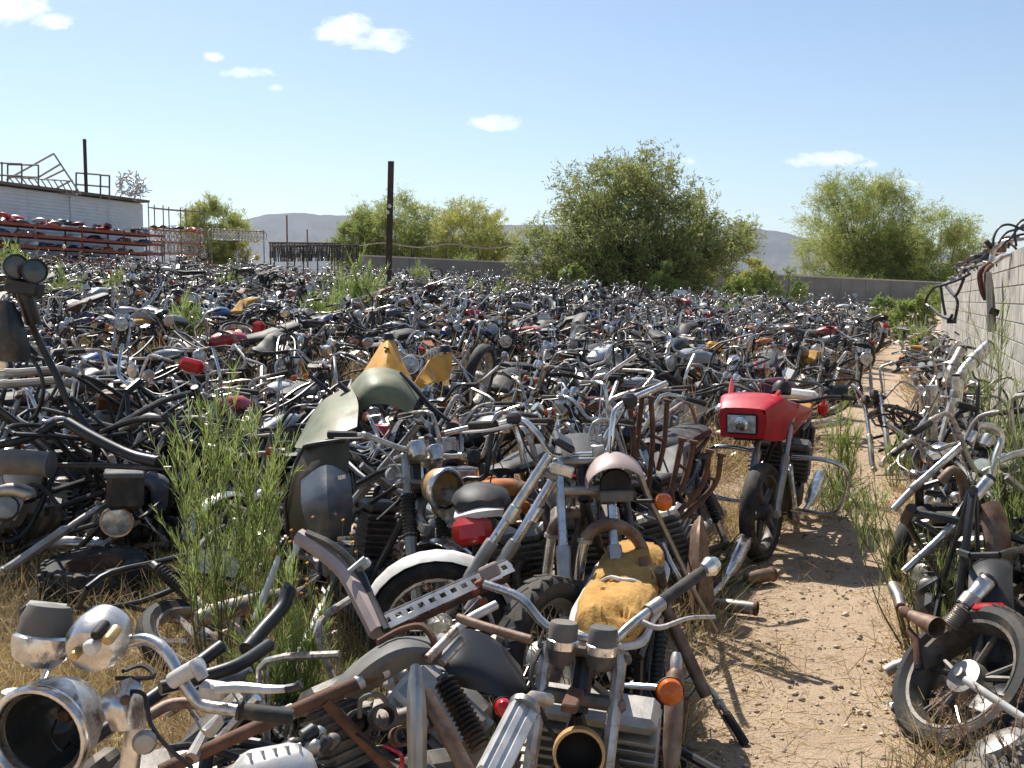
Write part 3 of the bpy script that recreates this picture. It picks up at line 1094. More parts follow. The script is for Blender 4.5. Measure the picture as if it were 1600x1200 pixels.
def make_broom(name, label, base, H, Wd, stems, blades, seed, bl=(0.13, 0.005), sparse=1.0, group=None, lean=(0, 0), low=.35):
    """desert broom: many upright green switches on woody stems"""
    rnd = np.random.default_rng(seed)
    rr = random.Random(seed)
    root = thing(name, label, 'plant', base, group)
    m = MB()
    Ps, Ds, Ls = [], [], []
    per = max(6, int(blades / (stems * 7)))
    for s in range(stems):
        a = rr.uniform(0, 2 * math.pi)
        rad = (rr.random() ** .6) * Wd / 2
        hh = H * (1 - 0.45 * (rad / (Wd / 2)) ** 1.6) * rr.uniform(.75, 1.05)
        e = V((math.cos(a) * rad + lean[0] * hh, math.sin(a) * rad + lean[1] * hh, hh))
        b0 = V((rr.gauss(0, .02), rr.gauss(0, .02), -.03))
        mid = b0.lerp(e, .45) + V((rr.gauss(0, .04), rr.gauss(0, .04), 0.0)) * H
        path = smooth([b0, mid, e], 5)
        m.tube(path, lerp_list([0.0065 * H ** .5 + .002, 0.0035, 0.0015], len(path)), 4)
        for j in range(7):
            t = rr.uniform(low, 1.0)
            k = min(int(t * (len(path) - 1)), len(path) - 2)
            o = path[k].lerp(path[k + 1], t * (len(path) - 1) - k)
            d = V((rr.gauss(0, .55), rr.gauss(0, .55), 1)).normalized() * .6 + (e - mid).normalized() * .5
            d.normalize()
            bl_len = H * rr.uniform(.12, .3) * sparse ** .3
            m.tube([o, o + d * bl_len], [0.0022, 0.001], 3, False)
            tt = rnd.random(per)
            P = np.array(o)[None] + np.array(d)[None] * (tt * bl_len)[:, None]
            Ps.append(P)
            Ds.append(np.array(d)[None] * 1.0 + rnd.normal(size=P.shape) * .33 + np.array((0, 0, .25))[None])
            Ls.append(np.full(per, 1.0))
    m.obj('stem', 'broom_stem', root)
    P = np.concatenate(Ps); D = np.concatenate(Ds)
    n = len(P)
    v, f = np_strips(P, D, bl[0] * (0.5 + .9 * rnd.random(n)), bl[1] * (0.7 + .6 * rnd.random(n)), rnd, 0.05)
    np_obj('foliage', v, f, 4, 'broom_leaf', root)
    return root
# ================================================================== motorcycle parts (forward +X, left +Y, metres)
ST_P = V((0.47, 0, 0.83))
ST_A = V((-0.454, 0, 0.891))
def fk(t, y=0.0, fwd=0.0):
    """point t metres up the steering axis from the lower yoke"""
    return ST_P + ST_A * t + V((0.891, 0, 0.454)) * (0.045 + fwd) + V((0, y, 0))


AX_F, AX_R = V((0.785, 0, 0.31)), V((-0.68, 0, 0.31))


def mir(pts):
    return [(x, -y, z) for x, y, z in pts]


def p_frame(kind):
    m = MB()
    t = 0.017
    ht, hb = V((0.415, 0, 0.94)), V((0.485, 0, 0.80))
    m.tube([hb, ht], 0.028)
    m.curve([V((0.44, 0, 0.90)), V((0.15, 0, 0.87)), V((-0.2, 0, 0.74))], 0.022, 3)
    for s in (-1, 1):
        m.curve([(-0.18, s * .10, .73), (-0.5, s * .115, .76), (-0.78, s * .10, .82), (-0.9, s * .05, .83)], t * .85, 3)
        m.curve([hb, (0.38, s * .09, .45), (0.28, s * .12, .21), (0.05, s * .125, .17), (-0.22, s * .12, .19), (-0.29, s * .11, .36), (-0.19, s * .10, .73)], t, 3)
        m.tube([(-0.28, s * .11, .36), (-0.6, s * .115, .78)], t * .75)
        m.tube([(-0.24, s * .10, .36), (-0.70, s * .11, .31)], 0.02)
        m.tube([V((0.41, s * 0.02, .86)), (0.0, s * .09, .62)], t * .7)
        if LOD == 0:
            m.box((-0.69, s * .11, .31), (.07, .012, .06))
    m.tube([(-0.24, -.11, .36), (-0.24, .11, .36)], 0.018)
    m.tube([(-0.9, -.05, .83), (-0.9, .05, .83)], t * .8)
    if kind == 1:
        for s in (-1, 1):
            m.curve([(0.3, s * .13, .6), (0.3, s * .36, .58), (0.28, s * .40, .45), (0.27, s * .36, .32), (0.26, s * .13, .3)], .013, 3)
    return m


def p_engine(kind):
    m = MB()
    m.box((0.03, 0, .32), (.46, .26, .22), .05)
    m.box((-0.17, 0, .36), (.2, .22, .16), .04)
    for s, r in ((-1, .105), (1, .09)):
        m.lathe([(0, .05), (r * .75, .048), (r, .03), (r * 1.04, 0)], (0.1, s * .13, .33), (0, s, 0), 14 if LOD == 0 else 7)
        m.lathe([(0, .04), (r * .6, .035), (r * .8, 0)], (-0.1, s * .125, .34), (0, s, 0), 12 if LOD == 0 else 6)
    w = (.17, .30, .40)[kind % 3]
    tilt = (0.0, .28, .2)[kind % 3]
    nf = 7 if LOD == 0 else 3
    Q = Matrix.Rotation(tilt, 3, 'Y')
    for cyl in ((0,) if kind < 3 else (-1, 1)):
        Q2 = Matrix.Rotation(tilt + cyl * .4, 3, 'Y')
        wd = w if kind < 3 else .15
        for i in range(nf):
            c = V((0.08, 0, .42)) + Q2 @ V((0, 0, .03 + .19 * i / (nf - 1)))
            m.box(c, (.19 - .01 * (i % 2), wd, .012 if LOD == 0 else .03), .002 if LOD == 0 else 0, Q2)
        m.box(V((0.08, 0, .42)) + Q2 @ V((0, 0, .11)), (.13, wd * .9, .2), 0, Q2)
        m.box(V((0.08, 0, .42)) + Q2 @ V((0, 0, .255)), (.15, wd * .98, .06), .02, Q2)
    if LOD == 0:
        for y in ((0,) if kind % 3 == 0 else (-.1, .1)):
            m.lathe([(.028, 0), (.03, .06), (.022, .065), (.022, .11)], (-0.04, y, .55), (-1, 0, .1), 10, caps=True)
            m.lathe([(0, 0), (.025, 0), (.025, .05), (0, .055)], (-0.1, y, .49), (0, 0, 1), 8)
    return m


def p_exhaust(side, kind):
    m = MB()
    s = side
    m.curve([(0.2, s * .08, .55), (0.32, s * .10, .50), (0.34, s * .14, .33), (0.24, s * .17, .19), (-0.1, s * .19, .18), (-0.25, s * .2, .2)], .02, 3)
    r = (.045, .05, .038)[kind]
    m.tube([(-0.24, s * .2, .2), (-0.3, s * .203, .21), (-0.45, s * .21, .235), (-0.82, s * .22, .3), (-0.9, s * .222, .31)],
           [.02, r * .8, r, r * (1.0, .95, 1.35)[kind], r * (.6, .9, 1.5)[kind]], 10 if LOD == 0 else 5)
    return m


def p_fork(side):
    a, b = MB(), MB()
    y = side * .098
    a.tube([fk(0.13, y), fk(-0.32, y)], .0185)
    lo = [fk(-0.25, y), fk(-0.50, y), AX_F + V((0.0, y, 0))]
    b.tube([fk(-0.22, y), fk(-0.24, y), fk(-0.28, y), AX_F + V((-.01, y, 0.06)), AX_F + V((0.0, y, -.02))], [.027, .03, .027, .026, .022])
    if LOD == 0:
        b.box(AX_F + V((0, y, 0)), (.05, .045, .05))
    return a, b


def p_yoke():
    m = MB()
    Q = Matrix.Rotation(-.473, 3, 'Y')
    m.box(ST_P + ST_A * 0.0 + V((.02, 0, .01)), (.075, .25, .035), .01, Q)
    m.box(ST_P + ST_A * 0.12 + V((.02, 0, .01)), (.075, .25, .026), .008, Q)
    m.tube([ST_P + ST_A * -.03, ST_P + ST_A * .15], .022)
    return m


BARS = [  # half bars from centre to grip end (left side), over the top yoke
    [(0.40, 0, 1.0), (0.40, .09, 1.0), (0.37, .16, 1.08), (0.33, .23, 1.12), (0.20, .39, 1.10)],
    [(0.40, 0, 1.0), (0.40, .10, 1.0), (0.38, .15, 1.16), (0.35, .20, 1.23), (0.18, .38, 1.19)],
    [(0.41, 0, .99), (0.41, .1, .99), (0.42, .2, 1.0), (0.38, .29, 1.01), (0.27, .40, .98)],
    [(0.40, 0, 1.0), (0.40, .10, 1.0), (0.39, .13, 1.22), (0.36, .17, 1.32), (0.20, .36, 1.28)],
]


def p_bar(kind):
    b, g1, g2, l1, l2 = MB(), MB(), MB(), MB(), MB()
    H = BARS[kind]
    full = mir(H[:0:-1]) + H
    b.curve(full, .0125, 3) if LOD == 0 else b.tube(full, .014)
    for s, g, l in ((1, g1, l1), (-1, g2, l2)):
        e, q = V((H[-1][0], s * H[-1][1], H[-1][2])), V((H[-2][0], s * H[-2][1], H[-2][2]))
        d = (e - q).normalized()
        g.tube([e - d * .13, e - d * .12, e + d * .0, e + d * .005], [.015, .0185, .0185, .016])
        c = e - d * .16
        l.box(c + V((.015, 0, 0)), (.035, .045, .035), .006)
        l.curve([c + V((.03, 0, 0)), c + d * .05 + V((.055, 0, -.005)), c + d * .16 + V((.05, 0, -.01))], [.006, .005, .004], 2, 5 if LOD == 0 else 3)
    if LOD == 0:
        b.curve([V(H[-2]) + V((0, 0, 0)), (0.42, .12, .95), (0.46, .03, .80), (0.3, .05, .66)], .004, 3, 4)
        b.curve([V((H[-2][0], -H[-2][1], H[-2][2])), (0.45, -.14, .92), (0.46, -.06, .80), (0.3, -.05, .64)], .004, 3, 4)
    return b, g1, g2, l1, l2


def p_mirror(side, kind):
    m = MB()
    H = BARS[kind]
    q = V((H[-2][0], side * H[-2][1], H[-2][2]))
    e = q + V((.05, side * .1, .16))
    m.curve([q, q + V((.03, side * .04, .09)), e], .005, 3, 5)
    m.lathe([(0, -.012), (.04, -.01), (.05, 0), (.047, .006), (0, .006)], e + V((0, 0, .03)), (-1, side * .15, .1), 14 if LOD == 0 else 7)
    return m


def p_gauge(y):
    m, f = MB(), MB()
    c = V((.47, y, 1.01))
    ax = V((-.62, 0, .78))
    m.lathe([(0, -.06), (.03, -.055), (.042, -.02), (.044, .012), (.04, .016)], c, ax, 14 if LOD == 0 else 7)
    f.lathe([(0.0405, .013), (.02, .0142), (0, .0145)], c, ax, 14 if LOD == 0 else 7)
    return m, f


def p_headlight(kind):
    m, r, l = MB(), MB(), MB()
    c = V((.60, 0, .90))
    n = 18 if LOD == 0 else 8
    if kind == 0:
        m.lathe([(0, -.11), (.045, -.10), (.075, -.06), (.088, 0)], c, (1, 0, -.05), n)
        r.lathe([(.088, -.005), (.095, .004), (.092, .016), (.08, .014)], c, (1, 0, -.05), n)
        l.lathe([(.081, .012), (.05, .024), (0, .03)], c, (1, 0, -.05), n)
    else:
        m.box(c + V((-.05, 0, 0)), (.11, .19, .13), .025)
        r.box(c + V((.012, 0, 0)), (.016, .2, .14), .006)
        l.box(c + V((.022, 0, 0)), (.012, .17, .115), .005)
    return m, r, l


def ell(cx, cz, ry, rz, x, n, flat=0.0, pw=2.4):
    out = []
    for j in range(n):
        a = 2 * math.pi * j / n
        ca, sa = math.cos(a), math.sin(a)
        y = ry * math.copysign(abs(ca) ** (2 / pw), ca)
        z = rz * math.copysign(abs(sa) ** (2 / pw), sa)
        if z < -flat * rz:
            z = -flat * rz
        out.append(V((x, y, cz + z)))
    return out


def p_tank(kind):
    m = MB()
    n = 14 if LOD == 0 else 6
    S = {0: [(.40, .905, .03, .035), (.37, .905, .075, .065), (.27, .905, .125, .085), (.12, .9, .135, .09), (-.02, .875, .11, .075), (-.10, .855, .07, .045)],
         1: [(.42, .92, .03, .04), (.39, .92, .09, .08), (.28, .925, .14, .10), (.1, .92, .14, .10), (-.04, .885, .10, .07), (-.1, .86, .08, .05)],
         2: [(.41, .90, .02, .03), (.36, .905, .06, .05), (.22, .905, .095, .065), (.05, .885, .10, .06), (-.08, .86, .06, .035)]}[kind]
    m.loft([ell(0, z, a, b, x, n, .55) for x, z, a, b in S])
    if LOD == 0:
        m.lathe([(0, .015), (.025, .013), (.03, 0)], (.2, 0, S[2][1] + S[2][3] - .004), (0, 0, 1), 10)
    return m


def p_seat(kind):
    m = MB()
    n = 12 if LOD == 0 else 6
    S = {0: [(-.08, .83, .08, .03), (-.12, .835, .12, .045), (-.35, .82, .135, .05), (-.5, .84, .13, .055), (-.8, .86, .12, .045), (-.86, .86, .09, .03)],
         1: [(-.08, .83, .07, .03), (-.13, .83, .12, .045), (-.32, .80, .14, .045), (-.45, .86, .13, .06), (-.52, .92, .12, .06), (-.78, .93, .12, .045), (-.84, .93, .09, .03)]}[kind]
    m.loft([ell(0, z, a, b, x, n, .5) for x, z, a, b in S])
    return m


def arc_fender(c, r, a0, a1, w, thick=.003, nu=None):
    nu = nu or (12 if LOD == 0 else 4)
    nv = 4 if LOD == 0 else 2
    def fn(u, v):
        a = R(a0 + (a1 - a0) * u)
        k = (v - .5) * 2
        rr_ = r - .03 * k * k
        return (c[0] + math.cos(a) * rr_, c[1] + w / 2 * k, c[2] + math.sin(a) * rr_)
    m = MB()
    m.shell(fn, nu, nv, thick)
    return m


def p_wheel(c, kind, R_=.31):
    ty, rim = MB(), MB()
    n = 28 if LOD == 0 else 7
    w = .05
    ty.lathe([(R_ - .075, -w * .75), (R_ - .04, -w * 1.05), (R_ - .012, -w * .8), (R_, -w * .3), (R_, w * .3), (R_ - .012, w * .8), (R_ - .04, w * 1.05), (R_ - .075, w * .75)][::(1 if LOD == 0 else 2)], c, (0, 1, 0), n, closed=True)
    rim.lathe([(R_ - .062, -w * .8), (R_ - .085, -w * .72), (R_ - .095, -w * .3), (R_ - .095, w * .3), (R_ - .085, w * .72), (R_ - .062, w * .8)], c, (0, 1, 0), n, closed=True) if LOD == 0 else rim.lathe([(R_ - .08, -w * .7), (R_ - .095, 0), (R_ - .08, w * .7)], c, (0, 1, 0), 7)
    rim.lathe([(0, -.06), (.055, -.055), (.06, 0), (.055, .055), (0, .06)], c, (0, 1, 0), 12 if LOD == 0 else 6)
    if kind == 0:
        k = 18 if LOD == 0 else 7
        for j in range(k):
            a = 2 * math.pi * j / k
            a2 = a + (.25 if j % 2 else -.25)
            s = .035 if j % 4 < 2 else -.035
            rim.tube([V(c) + V((math.cos(a2) * .05, s, math.sin(a2) * .05)), V(c) + V((math.cos(a) * (R_ - .09), 0, math.sin(a) * (R_ - .09)))], .0026, 3, False)
    else:
        for j in range(5):
            a = 2 * math.pi * j / 5
            d = V((math.cos(a), 0, math.sin(a)))
            rim.tube([V(c) + d * .04, V(c) + d * (R_ - .09)], [.026, .016], 5)
    return ty, rim


def p_shock(side):
    b, s = MB(), MB()
    y = side * .135
    a, e = V((-.58, y, .75)), V((-.66, y, .34))
    d = (e - a)
    b.tube([a, a + d * .4], .016)
    b.tube([a + d * .35, e], .024)
    n = 13
    if LOD == 0:
        pts, rs = [], []
        for i in range(n * 2 + 1):
            pts.append(a + d * (.08 + .62 * i / (n * 2)))
            rs.append(.034 if i % 2 else .026)
        s.tube(pts, rs, 8)
    else:
        s.tube([a + d * .08, a + d * .7], .032, 4)
    return b, s


def p_signal(front, side):
    m, l = MB(), MB()
    c = V((.56, side * .2, .86)) if front else V((-.88, side * .16, .72))
    o = V((.54, side * .1, .86)) if front else V((-.86, side * .06, .74))
    m.tube([o, c], .008, 6 if LOD == 0 else 4)
    ax = (1, 0, 0) if front else (-1, 0, 0)
    m.lathe([(0, -.03), (.024, -.025), (.033, .004)], c, ax, 12 if LOD == 0 else 6)
    l.lathe([(.033, .004), (.028, .022), (0, .03)], c, ax, 12 if LOD == 0 else 6)
    return m, l


def p_tail(fender):
    m = MB()
    m.box((-.99, 0, .62), (.05, .12, .085), .014)
    return m


def p_sidecover(s):
    m = MB()
    y = s * .135
    o = [(-.12, y, .7), (-.42, y, .68), (-.46, y, .6), (-.3, y, .46), (-.14, y, .5)]
    m.prism(o if s > 0 else o[::-1], (0, s * .015, 0))
    return m


def p_wiring(kind):
    m = MB()
    q = random.Random(kind + 60)
    for i in range(9 if LOD == 0 else 3):
        a = V((q.uniform(.2, .5), q.uniform(-.12, .12), q.uniform(.75, 1.0)))
        b = V((q.uniform(-.4, .3), q.uniform(-.14, .14), q.uniform(.45, .8)))
        c_ = a.lerp(b, .5) + V((q.gauss(0, .08), q.gauss(0, .08), q.gauss(0, .08)))
        m.curve([a, a.lerp(c_, .5) + V((0, q.gauss(0, .05), .03)), c_, c_.lerp(b, .5) + V((0, q.gauss(0, .05), -.05)), b], q.choice([.003, .004, .006]), 2, 4 if LOD == 0 else 3, False)
    return m


TANK_COL = [('black', (.012, .012, .014)), ('black', (.02, .018, .018)), ('maroon', (.11, .012, .018)), ('red', (.42, .016, .016)), ('dark blue', (.015, .03, .10)),
            ('silver grey', (.32, .33, .34)), ('white', (.62, .61, .58)), ('brown', (.12, .06, .03)), ('blue', (.04, .12, .33)), ('orange', (.60, .20, .03)), ('black', (.015, .015, .016)), ('silver grey', (.25, .26, .27))]

_cache = {}
def lib(key, fn, names, mats):
    """mesh set for one part at the current level of detail"""
    k = (key, LOD)
    if k not in _cache:
        r = fn()
        r = r if isinstance(r, tuple) else (r,)
        _cache[k] = [(n_, mb if LOD else mb.mesh(n_, mt), mt) for n_, mb, mt in zip(names, r, mats)]
    return _cache[k]


def spec(rr, simple=False):
    """choose what is left of one scrap motorcycle; returns parts [(set, front?, nest)], description bits"""
    P = []
    k_bar = rr.choices([0, 1, 2, 3], [5, 3, 2, 1.5])[0]
    col = rr.choice(TANK_COL)
    ek = rr.choice([0, 1, 2, 3])
    fk_ = rr.choice([0, 0, 0, 1])
    alm = rr.choice(['alloy', 'engine_metal', 'engine_metal', 'alloy'])
    P.append((lib(('frame', fk_), lambda: p_frame(fk_), ['frame'], ['black_metal']), 0))
    if rr.random() < .85:
        P.append((lib(('engine', ek, alm), lambda: p_engine(ek), ['engine'], [alm]), 0))
    fm = rr.choice(['chrome', 'chrome_worn', 'engine_metal', 'alloy'])
    for s in (-1, 1):
        P.append((lib(('fork', s, fm), lambda s=s: p_fork(s), ['fork_leg', 'fork_slider'], [fm, 'alloy']), 1))
    P.append((lib('yoke', p_yoke, ['fork_yoke'], ['alloy' if rr.random() < .0 else 'engine_metal']), 1))
    bm = rr.choice(['chrome', 'chrome', 'chrome_worn', 'chrome_worn', 'black_metal'])
    if rr.random() < .93:
        P.append((lib(('bar', k_bar, bm), lambda: p_bar(k_bar), ['handlebar', 'grip', 'grip', 'brake_lever', 'brake_lever'], [bm, 'rubber', 'rubber', 'alloy', 'alloy']), 1))
    if rr.random() < .22:
        s = rr.choice((-1, 1))
        P.append((lib(('mirror', s, k_bar), lambda: p_mirror(s, k_bar), ['mirror'], ['chrome']), 1))
    if rr.random() < .6:
        gm = rr.choice(['black_plastic', 'chrome'])
        for y in (-.055, .055):
            P.append((lib(('gauge', y, gm), lambda y=y: p_gauge(y), ['gauge', 'gauge_face'], [gm, 'gauge_face']), 1))
    hl = rr.random()
    lamp = None
    if hl < .62:
        hk = 0 if hl < .5 else 1
        hm = rr.choice(['black_plastic', 'chrome', 'chrome'])
        lamp = 'round headlight' if hk == 0 else 'square headlight'
        P.append((lib(('headlight', hk, hm), lambda: p_headlight(hk), ['headlight', 'headlight_rim', 'headlight_lens'], [hm, 'chrome', 'lens_glass']), 1))
    if rr.random() < .7 and not LOD:
        wk_ = rr.choice([0, 1, 2])
        P.append((lib(('wiring', wk_), lambda: p_wiring(wk_), ['wiring'], ['black_plastic']), 0))
    tank = rr.random() < .40
    if tank:
        tk = rr.choice([0, 1, 2])
        P.append((lib(('tank', tk), lambda: p_tank(tk), ['fuel_tank'], ['paint']), 0))
    seat = None
    x = rr.random()
    if x < .34:
        sm = rr.choices(['vinyl', 'brown_vinyl', 'foam'], [8, 1, 1.0])[0]
        seat = {'vinyl': 'black seat', 'brown_vinyl': 'brown seat', 'foam': 'torn foam seat'}[sm]
        sk = rr.choice([0, 1])
        P.append((lib(('seat', sk, sm), lambda: p_seat(sk), ['seat'], [sm]), 0))
    fw = rr.random() < .36
    if fw:
        wk = rr.choice([0, 0, 1])
        P.append((lib(('fwheel', wk), lambda: p_wheel(AX_F, wk), ['front_tyre', 'front_rim'], ['rubber', 'chrome_worn']), 1))
        if rr.random() < .6:
            ffm = rr.choice(['chrome', 'black_plastic'])
            P.append((lib(('ffender', ffm), lambda: arc_fender(AX_F, .345, 20, 165, .12), ['front_fender'], [ffm]), 1))
    rw = rr.random() < .5
    if rw:
        wk2 = rr.choice([0, 0, 1])
        P.append((lib(('rwheel', wk2), lambda: p_wheel(AX_R, wk2), ['rear_tyre', 'rear_rim'], ['rubber', 'chrome_worn']), 0))
    if rr.random() < .6:
        rm = rr.choice(['chrome', 'black_plastic', 'chrome_worn'])
        P.append((lib(('rfender', rm), lambda: arc_fender(V((-.66, 0, .38)), .38, 60, 170, .16), ['rear_fender'], [rm]), 0))
        if rr.random() < .7:
            P.append((lib('tail', lambda: p_tail(0), ['tail_light'], ['red_lens']), 0))
    for s in (-1, 1):
        if rr.random() < .55:
            k2 = rr.choice([0, 1, 2])
            em = rr.choice(['chrome', 'chrome_worn', 'rusty_pipe', 'rust'])
            P.append((lib(('exh', s, k2, em), lambda s=s, k2=k2: p_exhaust(s, k2), ['exhaust_pipe'], [em]), 0))
        if rr.random() < .6:
            P.append((lib(('shock', s), lambda s=s: p_shock(s), ['shock_absorber', 'shock_spring'], ['chrome_worn', 'black_metal']), 0))
        if rr.random() < .4:
            P.append((lib(('fsig', s), lambda s=s: p_signal(True, s), ['turn_signal', 'signal_lens'], ['chrome', 'orange_lens']), 1))
        if rr.random() < .3:
            P.append((lib(('rsig', s), lambda s=s: p_signal(False, s), ['turn_signal', 'signal_lens'], ['chrome', 'orange_lens']), 0))
        if rr.random() < .35:
            P.append((lib(('cover', s), lambda s=s: p_sidecover(s), ['side_cover'], ['paint']), 0))
    bits = dict(tank=col[0] if tank else None, seat=seat, lamp=lamp, fw=fw, rw=rw, bar=['wide', 'high', 'low', 'tall'][k_bar], barm='black' if bm == 'black_metal' else 'chrome')
    return P, bits, col[1]


def bike_matrix(X, Y, yaw, lean, pitch, dz=0.0):
    return Matrix.Translation((X, Y, ground(X, Y) + dz)) @ Matrix.Rotation(yaw, 4, 'Z') @ Matrix.Rotation(lean, 4, 'X') @ Matrix.Rotation(pitch, 4, 'Y')


def steer_matrix(a):
    return Matrix.Translation(ST_P) @ Matrix.Rotation(a, 4, ST_A) @ Matrix.Translation(-ST_P)


def place_bike(P, bits, col, M, steer, label, group, name='scrap_motorcycle', skip=()):
    root = thing(name, label, 'motorcycle', (0, 0, 0), group)
    root.matrix_world = M
    S = steer_matrix(steer)
    I = Matrix()
    for st, front in P:
        if st[0][0] in skip:
            continue
        n0, me0, mt0 = st[0]
        o = bpy.data.objects.new(n0, me0)
        COL.objects.link(o)
        o.parent = root
        if front:
            o.matrix_local = S
        if mt0 == 'paint':
            o.color = (*col, 1)
        for n1, me1, mt1 in st[1:]:
            c_ = bpy.data.objects.new(n1, me1)
            COL.objects.link(c_)
            c_.parent = o
    return root


def bike_label(b, lie, where):
    a = ('toppled ' if lie else '') + (b['tank'] + ' tank ' if b['tank'] else 'tankless ')
    t = [('black ' if b['barm'] == 'black' else '') + b['bar'] + ' bars', b['lamp'] or 'no headlight', b['seat'] or 'no seat']
    t.append('both wheels' if b['fw'] and b['rw'] else 'front wheel only' if b['fw'] else 'rear wheel only' if b['rw'] else 'no wheels')
    return a + 'motorcycle with ' + ', '.join(t) if len((a + ' '.join(t)).split()) < 15 else a + 'motorcycle, ' + ', '.join(t)


def drop_for(b, rr):
    if not b['fw'] and not b['rw']:
        return -.17, R(rr.uniform(-3, 6))
    if not b['fw']:
        return -.09, R(rr.uniform(7, 12))
    if not b['rw']:
        return -.09, R(rr.uniform(-9, -5))
    return 0.0, 0.0


# ------------------------------------------------------------------ the packed field
def keep_clear(X, Y):
    px = 800 + F * X / Y
    L = X - .384 * Y
    if L > -1.0:
        return True
    if Y < (7.3 if px < 430 else 7.5):
        return True
    if 1.0 < X < 2.6 and Y < 8.9:
        return True
    if (V((X, Y, 0)) - B1).dot(BN) < 2.9:
        return True
    if px < 570 and Y > 59.5 + 0.0 * px:
        return True
    if Y > 75:
        return True
    if (X - bz(990, 62)[0]) ** 2 / 40 + (Y - 63) ** 2 / 14 < 1:
        return True
    if px > 1120 and Y > 52:
        return True
    return False


def field():
    rr = random.Random(42)
    cells = []
    perp = V((-WD.y, WD.x, 0))
    u = 2.0
    row = 0
    while u < 85:
        w = .9
        row += 1
        while w < 60:
            p = WD * (u + rr.uniform(-.3, .3)) + perp * (w + rr.uniform(-.12, .12))
            w += .66
            X, Y = p.x, p.y
            if Y < 4 or abs(X) > .535 * Y + .8 or keep_clear(X, Y):
                continue
            gap = noise.noise((X * .55, Y * .4, 7.7)) > .14
            if gap and rr.random() < .75:
                continue
            cells.append((Y, X, rr.random()))
        u += 1.28
    cells.sort()
    return cells


CELLS = field()
YAW0 = math.atan2(-WD.y, -WD.x)
def pose(rr):
    x = rr.random()
    yaw = YAW0 + rr.gauss(0, R(34)) if x < .62 else (YAW0 + math.pi + rr.gauss(0, R(35)) if x < .80 else rr.uniform(0, 6.28))
    lie = rr.random() < .16
    lean = rr.choice((-1, 1)) * R(rr.uniform(58, 74)) if lie else rr.gauss(0, R(14))
    return yaw, lie, lean


rr = random.Random(5)
NEAR = CELLS[:285]
for (Y, X, q) in NEAR:
    P, bits, col = spec(rr)
    yaw, lie, lean = pose(rr)
    dz, pitch = drop_for(bits, rr)
    if lie:
        dz, pitch = .14, 0
    elif rr.random() < .1 and Y > 15:
        dz, pitch = dz + rr.uniform(.1, .3), R(rr.gauss(0, 14))
    pitch += rr.gauss(0, R(5))
    lab = bike_label(bits, lie, 'in the packed rows')
    place_bike(P, bits, col, bike_matrix(X, Y, yaw, lean, pitch, dz), rr.gauss(0, R(16)), lab, 'scrap motorcycles packed in rows across the yard')

# the far rows: beyond counting, one mesh
PAL = {'paint_black': (.014, .014, .016), 'paint_red': (.36, .015, .015), 'paint_grey': (.28, .29, .30), 'paint_white': (.6, .59, .56), 'paint_blue': (.03, .07, .22), 'paint_maroon': (.1, .012, .016)}
for k, c_ in PAL.items():
    mat(k, c_, 0.0, .36, .2, 5, dust=.36, coat=.3)
LOD = 1


def far_field():
    rr = random.Random(9)
    mats, midx = [], {}
    def mid(n):
        if n not in midx:
            midx[n] = len(mats)
            mats.append(n)
        return midx[n]
    protos = []
    for k in range(22):
        P, bits, col = spec(rr)
        S = steer_matrix(rr.gauss(0, R(16)))
        pn = min(PAL, key=lambda q: sum((a - b) ** 2 for a, b in zip(PAL[q], col)))
        vs, loops, tot, mi = [], [], [], []
        for st, front in P:
            for n_, mb, mt in st:
                o = len(vs)
                vs += [tuple(S @ v) if front else tuple(v) for v in mb.v]
                for f in mb.f:
                    loops += [i + o for i in f]
                    tot.append(len(f))
                    mi.append(mid(pn if mt == 'paint' else mt))
        protos.append((np.array(vs, dtype=np.float32), np.array(loops, dtype=np.int32), np.array(tot, dtype=np.int32), np.array(mi, dtype=np.int32), bits))
    AV, AL, AT, AM = [], [], [], []
    off = 0
    for (Y, X, q) in CELLS[285:]:
        if Y > 38 and rr.random() < .22:
            continue
        v, l, t, mi, bits = rr.choice(protos)
        yaw, lie, lean = pose(rr)
        dz, pitch = drop_for(bits, rr)
        if lie:
            dz, pitch = .14, 0
        M = np.array(bike_matrix(X, Y, yaw, lean, pitch, dz + (rr.uniform(.15, .55) if rr.random() < .12 else rr.uniform(-.12, .06))), dtype=np.float32)
        AV.append(v @ M[:3, :3].T + M[:3, 3])
        AL.append(l + off)
        AT.append(t)
        AM.append(mi)
        off += len(v)
    me = bpy.data.meshes.new('far_scrap')
    v = np.concatenate(AV); l = np.concatenate(AL); t = np.concatenate(AT); mi = np.concatenate(AM)
    me.vertices.add(len(v)); me.vertices.foreach_set('co', v.ravel())
    me.loops.add(len(l)); me.loops.foreach_set('vertex_index', l)
    me.polygons.add(len(t))
    me.polygons.foreach_set('loop_start', np.concatenate([[0], np.cumsum(t)[:-1]]).astype(np.int32))
    me.polygons.foreach_set('loop_total', t)
    for m_ in mats:
        me.materials.append(MAT[m_])
    me.polygons.foreach_set('material_index', mi)
    me.update(calc_edges=True)
    o = bpy.data.objects.new('far_scrap', me)
    COL.objects.link(o)
    tag(o, 'far rows of scrap motorcycles merging into one mass of metal', 'scrap', kind='stuff')
    print('FAR', len(AV), 'faces', len(t), 'tri', int((t - 2).sum()))


far_field()
LOD = 0
print('NEAR', len(NEAR), 'to Y', NEAR[-1][0], 'cells', len(CELLS))
# ================================================================== hand-placed pieces
def wp(p):
    return W(*p) if len(p) == 3 and p[0] > 3.5 or len(p) == 3 and abs(p[1]) > 60 else V(p)


def hroot(name, label, cat, at, group=None):
    p = W(*at)
    return thing(name, label, cat, (p.x, p.y, ground(p.x, p.y)), group)


